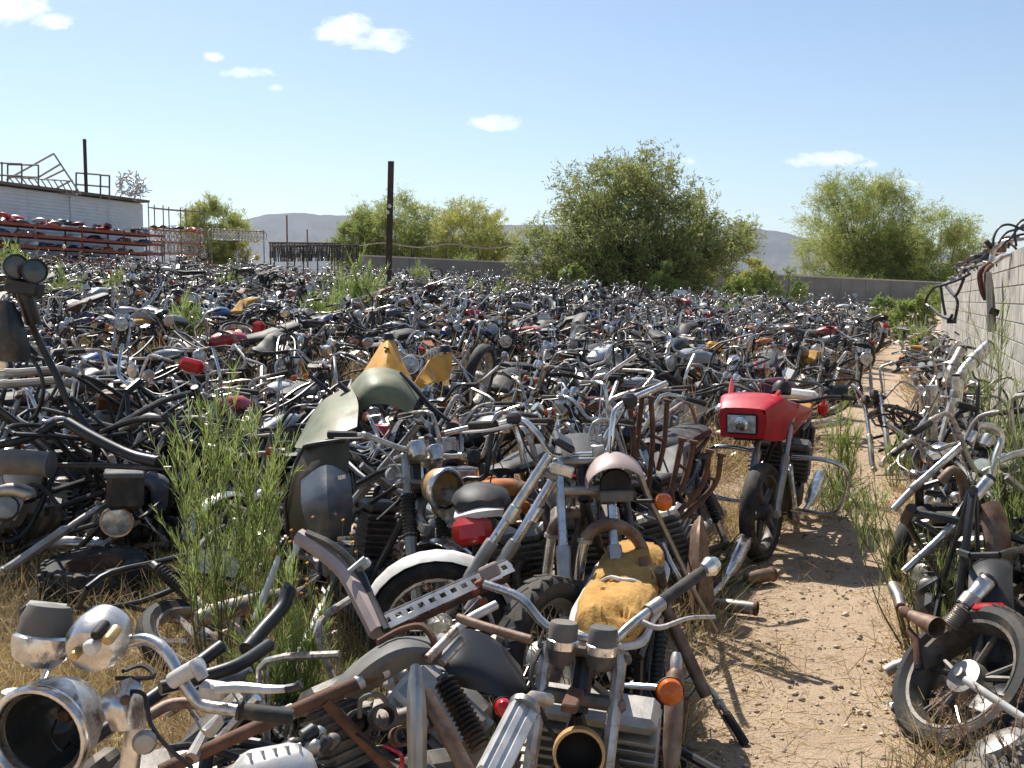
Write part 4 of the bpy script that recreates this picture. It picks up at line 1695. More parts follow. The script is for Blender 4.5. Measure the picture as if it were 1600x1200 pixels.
def hpipe(root, name, pts, r, mt, n=10, sub=4, curve=True, ang=38):
    m = MB(root.location)
    q = [W(*p) for p in pts]
    if curve and len(q) > 2:
        m.curve(q, r, sub, n)
    else:
        m.tube(q, r, n)
    return m.obj(name, mt, root, ang)


def hsheet(root, name, rows, mt, t=.005, k=4):
    g = [smooth([W(*p) for p in r], k) for r in rows]
    cols = list(zip(*g))
    cols = [smooth(list(c), k) for c in cols]
    nu, nv = len(cols) - 1, len(cols[0]) - 1
    m = MB(root.location)
    m.shell(lambda u, v: cols[int(round(u * nu))][int(round(v * nv))], nu, nv, t)
    return m.obj(name, mt, root)


def hbox(root, name, at, sz, mt, rot=(0, 0, 0), ch=None):
    from mathutils import Euler
    m = MB(root.location)
    m.box(W(*at), sz, ch, Euler([R(a) for a in rot]))
    return m.obj(name, mt, root)


def hlathe(root, name, at, ax, prof, mt, n=24, closed=False):
    m = MB(root.location)
    m.lathe(prof, W(*at), ax, n, closed)
    return m.obj(name, mt, root)


def sub(o, parent):
    """make o a piece of parent (both built about the same root point)"""
    o.parent = parent
    return o


CUP = lambda r, h: [(0, 0), (r * .55, .002), (r * .9, h * .25), (r, h * .5), (r, h * .9), (r * 1.06, h * .92), (r * 1.06, h), (r * .97, h)]

# ---- front end with empty headlight bucket
r1 = hroot('motorcycle_front_end', 'chrome front end with empty round headlight bucket and two gauge cups', 'motorcycle', (85, 1125, 1.95))
hl = hlathe(r1, 'headlight_bucket', (98, 1120, 2.04), (-.12, -1, -.05), [(0, -.06), (.04, -.055), (.075, -.03), (.094, .02), (.098, .075), (.09, .075), (.085, .02), (.05, -.03), (0, -.045)], 'chrome_worn', 36)
sub(hlathe(r1, 'headlight_rim', (98, 1120, 2.04), (-.12, -1, -.05), [(.094, .066), (.1, .07), (.1045, .078), (.1045, .088), (.1, .096), (.094, .097), (.0885, .092), (.086, .08), (.086, .066)], 'chrome', 36, True), hl)
sub(hlathe(r1, 'reflector', (98, 1120, 2.04), (-.12, -1, -.05), [(.086, .07), (.08, .072), (.078, .062), (.07, .03), (.05, -.01), (.02, -.028), (0, -.03)], 'dark_glass', 30), hl)
sub(hlathe(r1, 'bulb_holder', (98, 1120, 2.04), (-.12, -1, -.05), [(.018, -.04), (.018, -.01), (.012, .0), (0, .002)], 'rust', 16), hl)
sub(hpipe(r1, 'lamp_wire', [(88, 1125, 2.05), (80, 1150, 1.99), (96, 1172, 1.97), (110, 1160, 2.03)], .0025, 'black_plastic', 6), hl)
g1 = hlathe(r1, 'gauge_cup', (153, 1000, 1.98), (-.05, -.9, -.25), [(0, .05), (.02, .05), (.045, .042), (.056, .022), (.058, -.01), (.05, -.05)], 'chrome', 28)
for (dx, dy, s, mt) in ((-5, 5, .016, 'white_plastic'), (22, -8, .011, 'yellowed_chrome'), (4, -16, .011, 'dark_hole'), (-30, 16, .01, 'yellowed_chrome')):
    sub(hlathe(r1, 'bulb_socket', (153 + dx, 1000 + dy, 1.935), (-.05, -.95, -.2), [(s, -.02), (s, .018), (s * .8, .024), (0, .024)], mt, 14), g1)
g2 = hlathe(r1, 'gauge_cup', (60, 1035, 2.0), (.12, .25, .95), [(0, -.01), (.03, -.008), (.052, .01), (.057, .03), (.058, .05), (.05, .056), (.047, .09), (.03, .11), (0, .112)], 'chrome', 28)
sub(hlathe(r1, 'gauge_sleeve', (60, 1035, 2.0), (.12, .25, .95), [(.051, .055), (.05, .085), (.04, .112), (0, .118)], 'grey_plastic', 26), g2)
hbox(r1, 'fuse_box', (72, 965, 2.12), (.10, .05, .06), 'black_plastic', (10, 8, 6), .012)
ear = hsheet(r1, 'fork_ear', [[(160, 1092, 1.98), (185, 1070, 1.99), (216, 1055, 2.02)], [(165, 1110, 1.96), (190, 1100, 1.95), (220, 1095, 2.0)], [(178, 1140, 1.97), (200, 1140, 1.95), (218, 1140, 2.0)]], 'chrome', .006)
sub(hlathe(r1, 'bolt', (195, 1094, 1.945), (0, -1, 0), [(.009, -.006), (.009, .004), (.006, .007), (0, .007)], 'rust', 10), ear)
hpipe(r1, 'fork_leg', [(205, 1070, 2.03), (212, 1130, 2.03), (190, 1290, 2.04)], .02, 'chrome', 12, curve=False)
hpipe(r1, 'fork_leg', [(18, 1080, 2.1), (10, 1300, 2.1)], .02, 'chrome_worn', 12, curve=False)
hlathe(r1, 'signal_disc', (226, 1160, 1.93), (.25, -1, .1), [(0, .014), (.018, .012), (.024, 0), (.02, -.02)], 'alloy', 18)
hb = hpipe(r1, 'handlebar', [(150, 1030, 2.04), (205, 1003, 2.03), (236, 1001, 2.02), (262, 1022, 2.0), (288, 1068, 1.98), (312, 1098, 1.97), (345, 1107, 1.95), (455, 1119, 1.9)], .0125, 'chrome', 12)
mc = hpipe(r1, 'brake_reservoir', [(268, 1064, 1.97), (292, 1050, 1.965), (314, 1038, 1.96)], .0165, 'white_plastic', 14, curve=False)
sub(hpipe(r1, 'reservoir_cap', [(304, 1034, 1.95), (310, 1046, 1.94), (318, 1060, 1.935)], [.012, .014, .011], 'alloy_white', 12, curve=False), mc)
pc = hbox(r1, 'lever_perch', (333, 1078, 1.94), (.05, .035, .03), 'alloy_white', (0, 8, 0), .006)
sub(hpipe(r1, 'brake_lever', [(338, 1076, 1.93), (375, 1074, 1.92), (420, 1077, 1.91), (452, 1076, 1.9)], [.011, .011, .009, .007], 'alloy_white', 8), pc)
sub(hpipe(r1, 'lever_tip', [(446, 1076, 1.9), (462, 1073, 1.9), (470, 1068, 1.9)], [.008, .008, .009], 'black_plastic', 8), pc)
gr = hpipe(r1, 'grip', [(378, 1110, 1.93), (384, 1111, 1.93), (452, 1120, 1.9), (458, 1121, 1.9)], [.02, .0155, .0165, .014], 'rubber', 14, curve=False)
sub(hpipe(r1, 'grip_flange', [(372, 1108, 1.93), (377, 1109, 1.93)], [.021, .021], 'black_plastic', 14, curve=False), gr)
hsheet(r1, 'cable_bracket', [[(305, 1120, 1.93), (322, 1140, 1.92), (345, 1115, 1.93)], [(312, 1135, 1.93), (330, 1152, 1.92), (350, 1130, 1.93)]], 'alloy', .004)
hpipe(r1, 'cable', [(190, 1080, 1.99), (225, 1085, 1.97), (235, 1130, 1.95), (260, 1165, 1.95), (300, 1200, 1.98)], .0045, 'black_plastic', 6)
hpipe(r1, 'cable', [(180, 1060, 2.0), (240, 1058, 2.02), (222, 1040, 2.04), (190, 1050, 2.02)], .005, 'black_plastic', 6)

# ---- rusted frame with engine in front of it
r2 = hroot('rusty_motorcycle', 'rust brown bare motorcycle frame holding engine remains and grey rear fender', 'motorcycle', (520, 1150, 2.4))
fr = hpipe(r2, 'frame_tube', [(250, 1206, 2.1), (360, 1155, 2.18), (500, 1092, 2.3), (580, 1057, 2.38), (668, 1016, 2.48)], .0155, 'rust', 12)
for q in ((455, 1112, 2.27), (562, 1065, 2.36), (600, 1048, 2.39)):
    sub(hlathe(r2, 'frame_clip', q, (.7, .4, .3), [(.017, -.008), (.0185, 0), (.017, .008)], 'alloy_white', 12), fr)
hpipe(r2, 'frame_brace', [(508, 1095, 2.3), (560, 1150, 2.34), (640, 1235, 2.4)], .014, 'rust', 10, curve=False)
hpipe(r2, 'frame_brace', [(300, 1185, 2.12), (322, 1142, 2.2), (345, 1120, 2.3)], [.016, .012, .012], 'alloy', 8, curve=False)
hsheet(r2, 'rear_fender', [[(508, 1088, 2.42), (560, 1035, 2.46), (620, 1000, 2.5), (690, 1000, 2.56)], [(530, 1086, 2.36), (580, 1040, 2.36), (632, 1015, 2.4), (690, 1016, 2.48)], [(560, 1090, 2.4), (600, 1062, 2.4), (640, 1040, 2.42), (680, 1036, 2.5)]], 'grey_plastic', .006)
hpipe(r2, 'strap', [(590, 1004, 2.46), (625, 985, 2.5), (655, 978, 2.5), (672, 990, 2.48), (682, 1012, 2.46)], .009, 'rust', 8)
hsheet(r2, 'fender_flap', [[(668, 1012, 2.6), (720, 985, 2.66), (770, 1000, 2.7), (810, 1042, 2.7)], [(690, 1040, 2.5), (730, 1035, 2.52), (775, 1050, 2.56), (822, 1075, 2.62)], [(715, 1070, 2.5), (750, 1080, 2.5), (790, 1092, 2.52), (830, 1098, 2.6)]], 'black_plastic', .006)
for i, (a, b) in enumerate((((668, 1030, 2.42), (712, 985, 2.5)), ((690, 1035, 2.44), (722, 1000, 2.5)))):
    hpipe(r2, 'bar_stub', [a, b], .012, 'chrome_worn', 12, curve=False)
hpipe(r2, 'bar_stub', [(712, 985, 2.5), (735, 966, 2.55), (775, 945, 2.6)], .012, 'alloy_white', 12)
hpipe(r2, 'cross_tube', [(715, 965, 2.5), (760, 980, 2.46), (830, 1000, 2.4)], .0115, 'rusty_pipe', 12, curve=False)
sa, sb = (690, 1055, 2.45), (770, 1200, 2.35)
hpipe(r2, 'shock_absorber', [sa, sb], .016, 'engine_metal', 10, curve=False)
pts, rs = [], []
for i in range(31):
    t = i / 30
    pts.append((sa[0] + (sb[0] - sa[0]) * (.05 + .75 * t), sa[1] + (sb[1] - sa[1]) * (.05 + .75 * t), sa[2] + (sb[2] - sa[2]) * t))
    rs.append(.031 if i % 2 else .023)
hpipe(r2, 'shock_spring', pts, rs, 'black_metal', 14, curve=False)
hpipe(r2, 'shock_sleeve', [(738, 1150, 2.38), (775, 1225, 2.34)], .03, 'grey_plastic', 14, curve=False)
hsheet(r2, 'side_lever', [[(643, 1042, 2.3), (650, 1038, 2.3), (654, 1044, 2.3)], [(640, 1110, 2.26), (650, 1110, 2.24), (662, 1110, 2.26)], [(643, 1215, 2.2), (652, 1215, 2.18), (662, 1215, 2.2)]], 'alloy', .008)
hpipe(r2, 'kick_tube', [(664, 1080, 2.32), (690, 1130, 2.28), (735, 1215, 2.22)], [.016, .019, .019], 'rusty_pipe', 12)
en = MB(r2.location)
en.M = Matrix.Translation(W(590, 1180, 2.55)) @ Matrix.Rotation(R(200), 4, 'Z') @ Matrix.Rotation(R(24), 4, 'X') @ Matrix.Scale(.8, 4) @ Matrix.Translation((0, 0, -.45))
for mm in (p_engine(1),):
    en.add(mm.v, mm.f)
en.obj('engine', 'engine_metal', r2)
for q, s in (((600, 1120, 2.36), .03), ((665, 1128, 2.4), .026), ((560, 1130, 2.4), .032), ((628, 1150, 2.38), .024)):
    hlathe(r2, 'carburettor', q, (.3, -.8, .4), [(s, -.05), (s * 1.05, 0), (s, .02), (s * .75, .02), (s * .7, -.04)], 'engine_metal' if s > .028 else 'rusty_pipe', 16)
hpipe(r2, 'hose', [(562, 1120, 2.33), (565, 1092, 2.32), (590, 1085, 2.33), (605, 1098, 2.34)], .006, 'grey_plastic', 8)
wr = hpipe(r2, 'wire', [(600, 1165, 2.3), (612, 1170, 2.28), (628, 1182, 2.25), (625, 1210, 2.24)], .005, 'red_paint', 8)
hpipe(r2, 'wire', [(540, 1135, 2.35), (575, 1160, 2.3), (598, 1180, 2.28), (640, 1200, 2.3)], .004, 'black_plastic', 6)

# ---- other loose engine and tubing under it
r3 = hroot('engine_case', 'pale aluminium engine case lying under the rusty frame', 'engine', (430, 1190, 2.05))
m = MB(r3.location)
c = W(425, 1205, 2.05)
Q = Matrix.Rotation(R(25), 3, 'Z') @ Matrix.Rotation(R(-25), 3, 'X')
rings = []
for zz, a_, b_ in ((-.06, .085, .08), (-.01, .088, .082), (.02, .08, .074), (.034, .066, .06), (.045, .055, .03), (.05, .04, .018)):
    rings.append([c + Q @ V((a_ * math.copysign(abs(math.cos(t_)) ** .55, math.cos(t_)), b_ * math.copysign(abs(math.sin(t_)) ** .55, math.sin(t_)), zz)) for t_ in [2 * math.pi * j_ / 24 for j_ in range(24)]])
m.loft(rings)
for k_ in range(5):
    m.box(c + Q @ V((-.05 + .025 * k_, 0, .03)), (.006, .13, .03), .002, Q)
m.obj('case_cover', 'alloy_white', r3)
rr = random.Random(77)
for i in range(14):
    q = (470 + rr.uniform(-20, 50), 1165 + rr.uniform(-22, 38), 2.15 + rr.uniform(-.05, .05))
    s = rr.uniform(.008, .018)
    hlathe(r3, 'fitting', q, (rr.gauss(0, 1), rr.gauss(0, 1), 1), [(0, -s), (s, -s), (s, s * .6), (s * .6, s), (0, s * 1.1)], rr.choice(['alloy', 'engine_metal', 'black_plastic']), 10)
for k, (pts, rad, mt, lab) in enumerate((
        ([(95, 1185, 2.5), (180, 1130, 2.6), (245, 1085, 2.7), (345, 1010, 2.9)], .02, 'black_metal', 'long straight black tube under the chrome handlebar'),
        ([(250, 1075, 2.55), (300, 1062, 2.6), (370, 1040, 2.66), (420, 1008, 2.8)], .019, 'black_metal', 'bent black frame tube beside the broom plant foot'),
        ([(230, 1120, 2.3), (270, 1100, 2.35), (330, 1100, 2.35)], .014, 'rusty_pipe', 'short rusty tube behind the white brake reservoir'),
        ([(385, 1015, 3.0), (410, 985, 3.1), (440, 950, 3.2), (452, 920, 3.25)], .024, 'black_metal', 'dark square tube leaning through the broom plant'),
        ([(320, 1075, 2.7), (360, 1062, 2.75), (388, 1047, 2.8)], [.012, .03, .008], 'slate_paint', 'grey blade shaped cover lying behind the lever'))):
    rt = hroot('loose_tube', lab, 'tube', pts[0])
    hpipe(rt, 'tube_body', pts, rad, mt, 10)
    hpipe(rt, 'tube_end', [pts[-1], (pts[-1][0] + 2, pts[-1][1] - 2, pts[-1][2])], (rad if not hasattr(rad, '__len__') else .01) * 1.12 if not hasattr(rad, '__len__') else .012, mt, 10, curve=False)

# filler: low wrecks between the front pieces and the plants
rr = random.Random(21)
def wreck(X, Y, yawdeg, lean, dz, label, seed, skip=(), steer=0.0, pitch=0.0, tweak=None):
    q = random.Random(seed)
    P, bits, col = spec(q)
    if tweak:
        col = tweak
    return place_bike(P, bits, col, bike_matrix(X, Y, R(yawdeg), R(lean), R(pitch), dz), R(steer), label, None, skip=skip)


LOWS = [(-1.0, 2.75, 200, 80, -.02), (-.55, 3.0, 160, -76, -.02), (-.7, 3.9, 100, 72, -.08), (-.15, 3.1, 110, 62, -.05), (-.1, 4.2, 200, 55, -.05)]
for k, (x, y, yw, ln, dz) in enumerate(LOWS):
    lab = ['flattened wreck buried under the black tubes behind the chrome gauges', 'flattened wreck lying under the grey fender of the rusty frame', 'toppled wreck half hidden by the green broom plant',
           'toppled wreck between the slotted rail and the foam seat motorcycle', 'toppled wreck under the white front fender'][k]
    wreck(x, y, yw, ln, dz - .12, lab, 300 + k, skip=('mirror', 'gauge', 'fuel_tank', 'headlight', 'seat', 'side_cover'), tweak=(.03, .03, .03))

# ---- loose engines and front tubes strewn through the front and along the wall
EM = [p_engine(k).mesh('engine_block', mt) for k, mt in ((0, 'engine_metal'), (1, 'engine_metal'), (2, 'alloy'), (3, 'black_metal'), (1, 'alloy'))]
CM = [p_frame(k).mesh('frame', 'black_metal') for k in (0, 1)]
rz = random.Random(314)
def strewn(n, fn, label, cat, name, meshes, group, zoff, tilt=.8, sc=(.85, 1.05)):
    for i in range(n):
        X, Y = fn()
        o = bpy.data.objects.new(name, rz.choice(meshes))
        COL.objects.link(o)
        o.matrix_world = Matrix.Translation((X, Y, ground(X, Y) + rz.uniform(*zoff))) @ Matrix.Rotation(rz.uniform(0, 6.28), 4, 'Z') @ Matrix.Rotation(rz.gauss(0, tilt), 4, 'X') @ Matrix.Rotation(rz.gauss(0, tilt * .6), 4, 'Y') @ Matrix.Scale(rz.uniform(*sc), 4) @ Matrix.Translation((-.03, 0, -.42))
        tag(o, label, cat, group)
def pxy(x0, x1, y0, y1):
    def f():
        Y = rz.uniform(y0, y1)
        return (rz.uniform(x0, x1) - 800) / F * Y, Y
    return f
def lxy(l0, l1, y0, y1):
    def f():
        Y = rz.uniform(y0, y1)
        return .384 * Y + rz.uniform(l0, l1), Y
    return f
strewn(9, pxy(150, 560, 2.5, 3.3), 'dirty engine block in the clutter behind the rusty frame', 'engine', 'engine_block', EM, 'engine blocks strewn about the front', (.05, .2))
strewn(6, pxy(560, 830, 2.9, 3.7), 'dirty engine block under the slotted rail', 'engine', 'engine_block', EM, 'engine blocks strewn about the front', (.05, .2))
strewn(9, pxy(-10, 270, 6.1, 7.2), 'dirty engine block below the burnt frame', 'engine', 'engine_block', EM, 'engine blocks strewn about the front', (.15, .45))
strewn(12, lxy(.25, .95, 3.9, 9.5), 'dirty engine block at the foot of the block wall', 'engine', 'engine_block', EM, 'engine blocks strewn about the front', (.08, .25))
strewn(6, pxy(330, 640, 2.5, 3.1), 'bare black chassis lying flat behind the rusty frame', 'chassis', 'bare_chassis', CM, 'bare chassis lying in the clutter', (.0, .1), .2, (.55, .75))
strewn(8, lxy(.2, .8, 4.2, 10), 'bare black chassis tipped over at the foot of the block wall', 'chassis', 'bare_chassis', CM, 'bare chassis lying in the clutter', (.2, .4), .6, (.7, .95))
strewn(8, pxy(-30, 280, 6.0, 7.2), 'bare black chassis tangled below the burnt frame', 'chassis', 'bare_chassis', CM, 'bare chassis lying in the clutter', (.3, .6), .7, (.85, 1.05))
FM = []
for mt in ('chrome', 'alloy', 'chrome_worn'):
    a_, b_ = p_fork(1)
    mm = MB(); mm.v, mm.f, mm.m = a_.v + b_.v, a_.f + [tuple(i + len(a_.v) for i in f) for f in b_.f], [0] * (len(a_.f) + len(b_.f))
    FM.append(mm.mesh('fork_leg', mt))
HM = []
for k, mt in ((0, 'chrome'), (1, 'chrome'), (3, 'chrome_worn'), (2, 'black_metal')):
    HM.append(p_bar(k)[0].mesh('handlebar', mt))
def strewn2(n, fn, label, cat, name, meshes, group, zoff, ctr):
    for i in range(n):
        X, Y = fn()
        o = bpy.data.objects.new(name, rz.choice(meshes))
        COL.objects.link(o)
        o.matrix_world = Matrix.Translation((X, Y, ground(X, Y) + rz.uniform(*zoff))) @ Matrix.Rotation(rz.uniform(0, 6.28), 4, 'Z') @ Matrix.Rotation(rz.gauss(0, .8), 4, 'X') @ Matrix.Rotation(rz.gauss(0, .8), 4, 'Y') @ Matrix.Translation(-V(ctr))
        tag(o, label, cat, group)
strewn(3, lxy(.2, .6, 3.0, 3.6), 'dirty engine block beside the alloy wheel', 'engine', 'engine_block', EM, 'engine blocks strewn about the front', (.02, .1))
strewn2(4, lxy(.45, .8, 3.3, 4.2), 'loose handlebar beside the alloy wheel', 'handlebar', 'loose_handlebar', HM, 'loose handlebars', (.1, .35), (.35, 0, 1.08))
strewn2(16, lxy(.15, .9, 4.2, 14), 'loose fork leg in the tangle along the block wall', 'fork', 'loose_fork', FM, 'loose fork legs', (.2, .6), (.6, .1, .6))
strewn2(10, pxy(430, 1050, 4.7, 7.2), 'loose fork leg among the wrecks behind the front pieces', 'fork', 'loose_fork', FM, 'loose fork legs', (.4, .75), (.6, .1, .6))
strewn2(12, lxy(.2, .9, 4.5, 16), 'loose handlebar in the tangle along the block wall', 'handlebar', 'loose_handlebar', HM, 'loose handlebars', (.3, .75), (.35, 0, 1.08))
strewn2(16, pxy(60, 1080, 6.2, 9.5), 'loose handlebar thrown on the first wreck rows', 'handlebar', 'loose_handlebar', HM, 'loose handlebars', (.65, .95), (.35, 0, 1.08))
strewn2(26, pxy(0, 1180, 9.5, 20), 'loose handlebar thrown on the deeper wreck rows', 'handlebar', 'loose_handlebar', HM, 'loose handlebars', (.7, 1.0), (.35, 0, 1.08))
strewn2(5, pxy(200, 700, 2.5, 3.3), 'loose handlebar in the clutter behind the rusty frame', 'handlebar', 'loose_handlebar', HM, 'loose handlebars', (.2, .35), (.35, 0, 1.08))

# ---- silver slab silencer
r4 = hroot('silencer', 'flat sided silver silencer with grooved body beside a red lens', 'muffler', (800, 1150, 2.15))
a, b = W(765, 1215, 2.05), W(822, 1100, 2.25)
d = (b - a).normalized()
sd = d.cross(V((0, -1, .3))).normalized()
up = sd.cross(d).normalized()
m = MB(r4.location)
secs = []
prof = [(-.03, -.02), (.03, -.02), (.034, .0), (.03, .018), (.012, .02), (.010, .016), (.002, .016), (0, .02), (-.012, .02), (-.014, .016), (-.022, .016), (-.024, .02), (-.03, .018), (-.034, 0)]
for t in (0, .9):
    secs.append([a.lerp(b, t) + sd * x - up * -y for x, y in prof])
m.loft(secs)
m.obj('body', 'alloy_white', r4, 25)
m = MB(r4.location)
m.tube([a.lerp(b, .9), a.lerp(b, .96), b], [.036, .038, .024], 14)
m.obj('end_cap', 'alloy', r4)
m = MB(r4.location)
m.tube([b, b + d * .05 + V((0, 0, -.02)), b + d * .1 + V((.02, 0, -.06))], .017, 10)
m.obj('inlet_pipe', 'chrome_worn', r4)
r5 = hroot('red_reflector', 'round red reflector lens beside the silver silencer', 'reflector', (787, 1106, 2.35))
hlathe(r5, 'lens', (787, 1106, 2.35), (.1, -1, .2), [(.022, -.012), (.023, 0), (.017, .012), (0, .017)], 'red_lens', 18)
hlathe(r5, 'backing', (787, 1106, 2.35), (.1, -1, .2), [(.025, -.004), (.025, -.016), (0, -.018)], 'black_plastic', 18)

# ---- foam seat motorcycle facing the viewer
fdir = V((-.22, -.975, 0)).normalized()
o4 = V((.115, 2.62, 0)) - fdir * .5
M4 = Matrix.Translation((o4.x, o4.y, -.235)) @ Matrix.Rotation(math.atan2(fdir.y, fdir.x), 4, 'Z') @ Matrix.Rotation(R(-4), 4, 'X')
P4 = [(lib(('frame', 0), lambda: p_frame(0), ['frame'], ['black_metal']), 0), (lib(('engine', 2, 'alloy'), lambda: p_engine(2), ['engine'], ['alloy']), 0),
      (lib('yoke', p_yoke, ['fork_yoke'], ['engine_metal']), 1), (lib(('fork', -1, 'chrome_worn'), lambda: p_fork(-1), ['fork_leg', 'fork_slider'], ['chrome_worn', 'black_metal']), 1),
      (lib(('fork', 1, 'chrome_worn'), lambda: p_fork(1), ['fork_leg', 'fork_slider'], ['chrome_worn', 'black_metal']), 1),
      (lib(('shock', -1), lambda: p_shock(-1), ['shock_absorber', 'shock_spring'], ['chrome_worn', 'black_metal']), 0),
      (lib(('shock', 1), lambda: p_shock(1), ['shock_absorber', 'shock_spring'], ['chrome_worn', 'black_metal']), 0),
      (lib(('exh', 1, 1, 'rust'), lambda: p_exhaust(1, 1), ['exhaust_pipe'], ['rust']), 0)]
b4 = place_bike(P4, {}, (0, 0, 0), M4, 0, 'stripped motorcycle facing the path with torn orange foam seat and two grey gauges', None)
I4 = M4.inverted()


def local_parts(root, Minv, mb, name, mt, ang=38):
    """mesh given in world metres, hung under a posed root"""
    mb.v = [Minv @ v for v in mb.v]
    return mb.obj(name, mt, root, ang)


def torn_seat():
    m = MB()
    S = [(-.02, .80, .05, .03), (-.06, .82, .10, .055), (-.2, .825, .125, .06), (-.4, .815, .13, .055), (-.46, .80, .13, .05), (-.62, .82, .128, .06), (-.82, .835, .124, .056), (-.9, .835, .11, .045), (-.94, .835, .08, .03)]
    secs = [ell(0, z, a, b, x, 56, .6, 3.0) for x, z, a, b in S]
    # subdivide lengthwise
    out = []
    for i in range(len(secs) - 1):
        for t in [q / 9 for q in range(9)]:
            out.append([p.lerp(q, t) for p, q in zip(secs[i], secs[i + 1])])
    out.append(secs[-1])
    for s in out:
        for p in s:
            if p.z > .82:
                p.z += .016 * noise.noise((p.x * 9, p.y * 9, 1)) + .011 * abs(noise.noise((p.x * 30, p.y * 30, 2))) + .007 * noise.noise((p.x * 75, p.y * 75, 4)) - (.022 if noise.noise((p.x * 8 + 3, p.y * 11, 6)) > .38 else 0)
    m.loft(out)
    return m


ts_ = torn_seat()
ts_.v = [V((v.x * 1.12, v.y * .95, v.z + .03)) for v in ts_.v]
seat4 = ts_.obj('seat', 'foam', b4)
# ragged vinyl remains round the foam
m = MB()
rr = random.Random(4)
ring = []
for x, w, z in ((-.02, .06, .79), (-.10, .118, .79), (-.25, .137, .80), (-.42, .142, .79), (-.6, .138, .80), (-.8, .134, .815), (-.95, .07, .82)):
    ring.append((x, w, z))
left = [(x, w, z + rr.uniform(-.012, .012)) for x, w, z in ring]
right = [(x, -w, z + rr.uniform(-.012, .012)) for x, w, z in ring]
m.curve(left, [.012, .016, .01, .017, .011, .016, .012], 4, 7)
m.curve(right, [.012, .011, .017, .012, .016, .011, .012], 4, 7)
m.curve([left[3], (-.43, .06, .862), (-.42, 0, .868), (-.44, -.06, .862), right[3]], [.008, .006, .009, .006, .008], 4, 6)
m.curve([left[0], (0.0, .03, .80), (.0, -.03, .795), right[0]], .012, 3, 6)
m.v = [V((v.x * 1.12, v.y * .95, v.z + .03)) for v in m.v]
o_ = m.obj('seat_piping', 'white_plastic', seat4)
for y in (-.052, .052):
    c = V((.50, y, .985))
    ax = V((-.1, 0, .99))
    mb = MB().lathe([(0, -.055), (.03, -.05), (.037, -.03), (.0385, -.012)], c, ax, 22)
    g = mb.obj('gauge', 'engine_metal', b4)
    MB().lathe([(.0385, -.012), (.042, -.01), (.0425, .012), (.039, .014)], c, ax, 22).obj('gauge_ring', 'chrome', g)
    MB().lathe([(.038, .012), (.0385, .05), (.034, .058), (0, .058)], c, ax, 22).obj('gauge_cap', 'grey_plastic', g)
hb4 = MB().curve([(.38, -.30, 1.08), (.40, -.19, 1.06), (.42, -.11, 1.0), (.43, 0, .985), (.43, .07, .985), (.38, .12, 1.03), (.13, .28, 1.12)], .0125, 4, 10).obj('handlebar', 'chrome', b4)
gp = MB().tube([(.285, .183, 1.064), (.27, .19, 1.07), (.135, .277, 1.118), (.125, .283, 1.122)], [.022, .0175, .018, .015], 14).obj('grip', 'rubber', hb4)
MB().tube([(.33, .152, 1.048), (.285, .183, 1.064)], [.020, .021], 12).obj('throttle_housing', 'alloy', hb4)
MB().lathe([(0, -.03), (.02, -.025), (.03, 0), (.02, .025), (0, .03)], (.10, .305, 1.135), (-.6, .6, .3), 16).obj('bar_end_mirror', 'chrome', hb4)
MB().curve([(.37, .14, 1.03), (.38, .19, 1.025), (.33, .26, 1.045), (.27, .33, 1.04)], [.009, .008, .006, .006], 4, 8).obj('brake_lever', 'chrome_worn', hb4)
ts = MB().tube([(.50, .12, .90), (.52, .21, .915)], .008, 8).lathe([(0, -.035), (.026, -.028), (.036, .0), (.037, .006)], (.53, .235, .915), (.95, .25, .1), 18).obj('turn_signal', 'chrome', b4)
MB().lathe([(.035, .004), (.03, .024), (.012, .036), (0, .038)], (.53, .235, .915), (.95, .25, .1), 18).obj('signal_lens', 'orange_lens', ts)
hs = MB().lathe([(0, .08), (.03, .075), (.055, .045), (.066, 0), (.064, -.04), (.057, -.04), (.06, 0), (.048, .04), (0, .066)], (.63, .03, .76), (-1, -.15, -.25), 26).obj('headlight_shell', 'tan_shell', b4)
MB().lathe([(.056, .0), (.045, .03), (.02, .05), (0, .052)], (.63, .03, .76), (-1, -.15, -.25), 22).obj('cavity_shade', 'dark_hole', hs)  # near-black liner, paints the shade inside the empty lamp shell
MB().box((.60, .0, .88), (.12, .04, .022)).obj('lamp_bracket', 'rust', b4)
MB().curve([(.36, .05, .9), (.5, .1, .84), (.55, .06, .7), (.45, .08, .5)], .006, 4, 6).obj('cable', 'black_plastic', b4)
MB().curve([(.40, -.1, .98), (.55, -.12, .9), (.5, -.05, .72), (.3, -.06, .6)], .006, 4, 6).obj('cable', 'black_plastic', b4)
MB().curve([(.30, .13, .52), (.42, .18, .55), (.46, .2, .40), (.36, .2, .24), (.1, .2, .22)], .022, 4, 12).obj('header_pipe', 'chrome', b4)
MB().box((.2, .19, .42), (.13, .05, .2), .02).obj('engine_cover', 'alloy_white', b4)

# ---- tubes and mufflers leaning by that motorcycle
r6 = hroot('rusty_muffler', 'upright rust streaked muffler beside the foam seat motorcycle', 'muffler', (1052, 1180, 2.75))
hpipe(r6, 'muffler_body', [(1049, 1200, 2.72), (1050, 1170, 2.73), (1053, 1100, 2.8), (1055, 1055, 2.84), (1056, 1046, 2.85)], [.02, .026, .027, .026, .014], 'rusty_pipe', 16, curve=False)
hpipe(r6, 'muffler_tip', [(1056, 1048, 2.85), (1057, 1030, 2.87), (1057, 1020, 2.88)], [.016, .018, .012], 'chrome_worn', 14, curve=False)
r7 = hroot('leaning_tube', 'dusty grey tube leaning over the path edge beside the rusty muffler', 'tube', (1103, 1090, 3.55))
hpipe(r7, 'tube_body', [(1010, 895, 3.75), (1030, 930, 3.72), (1104, 1088, 3.6)], [.02, .023, .024], 'rusty_pipe', 12, curve=False)
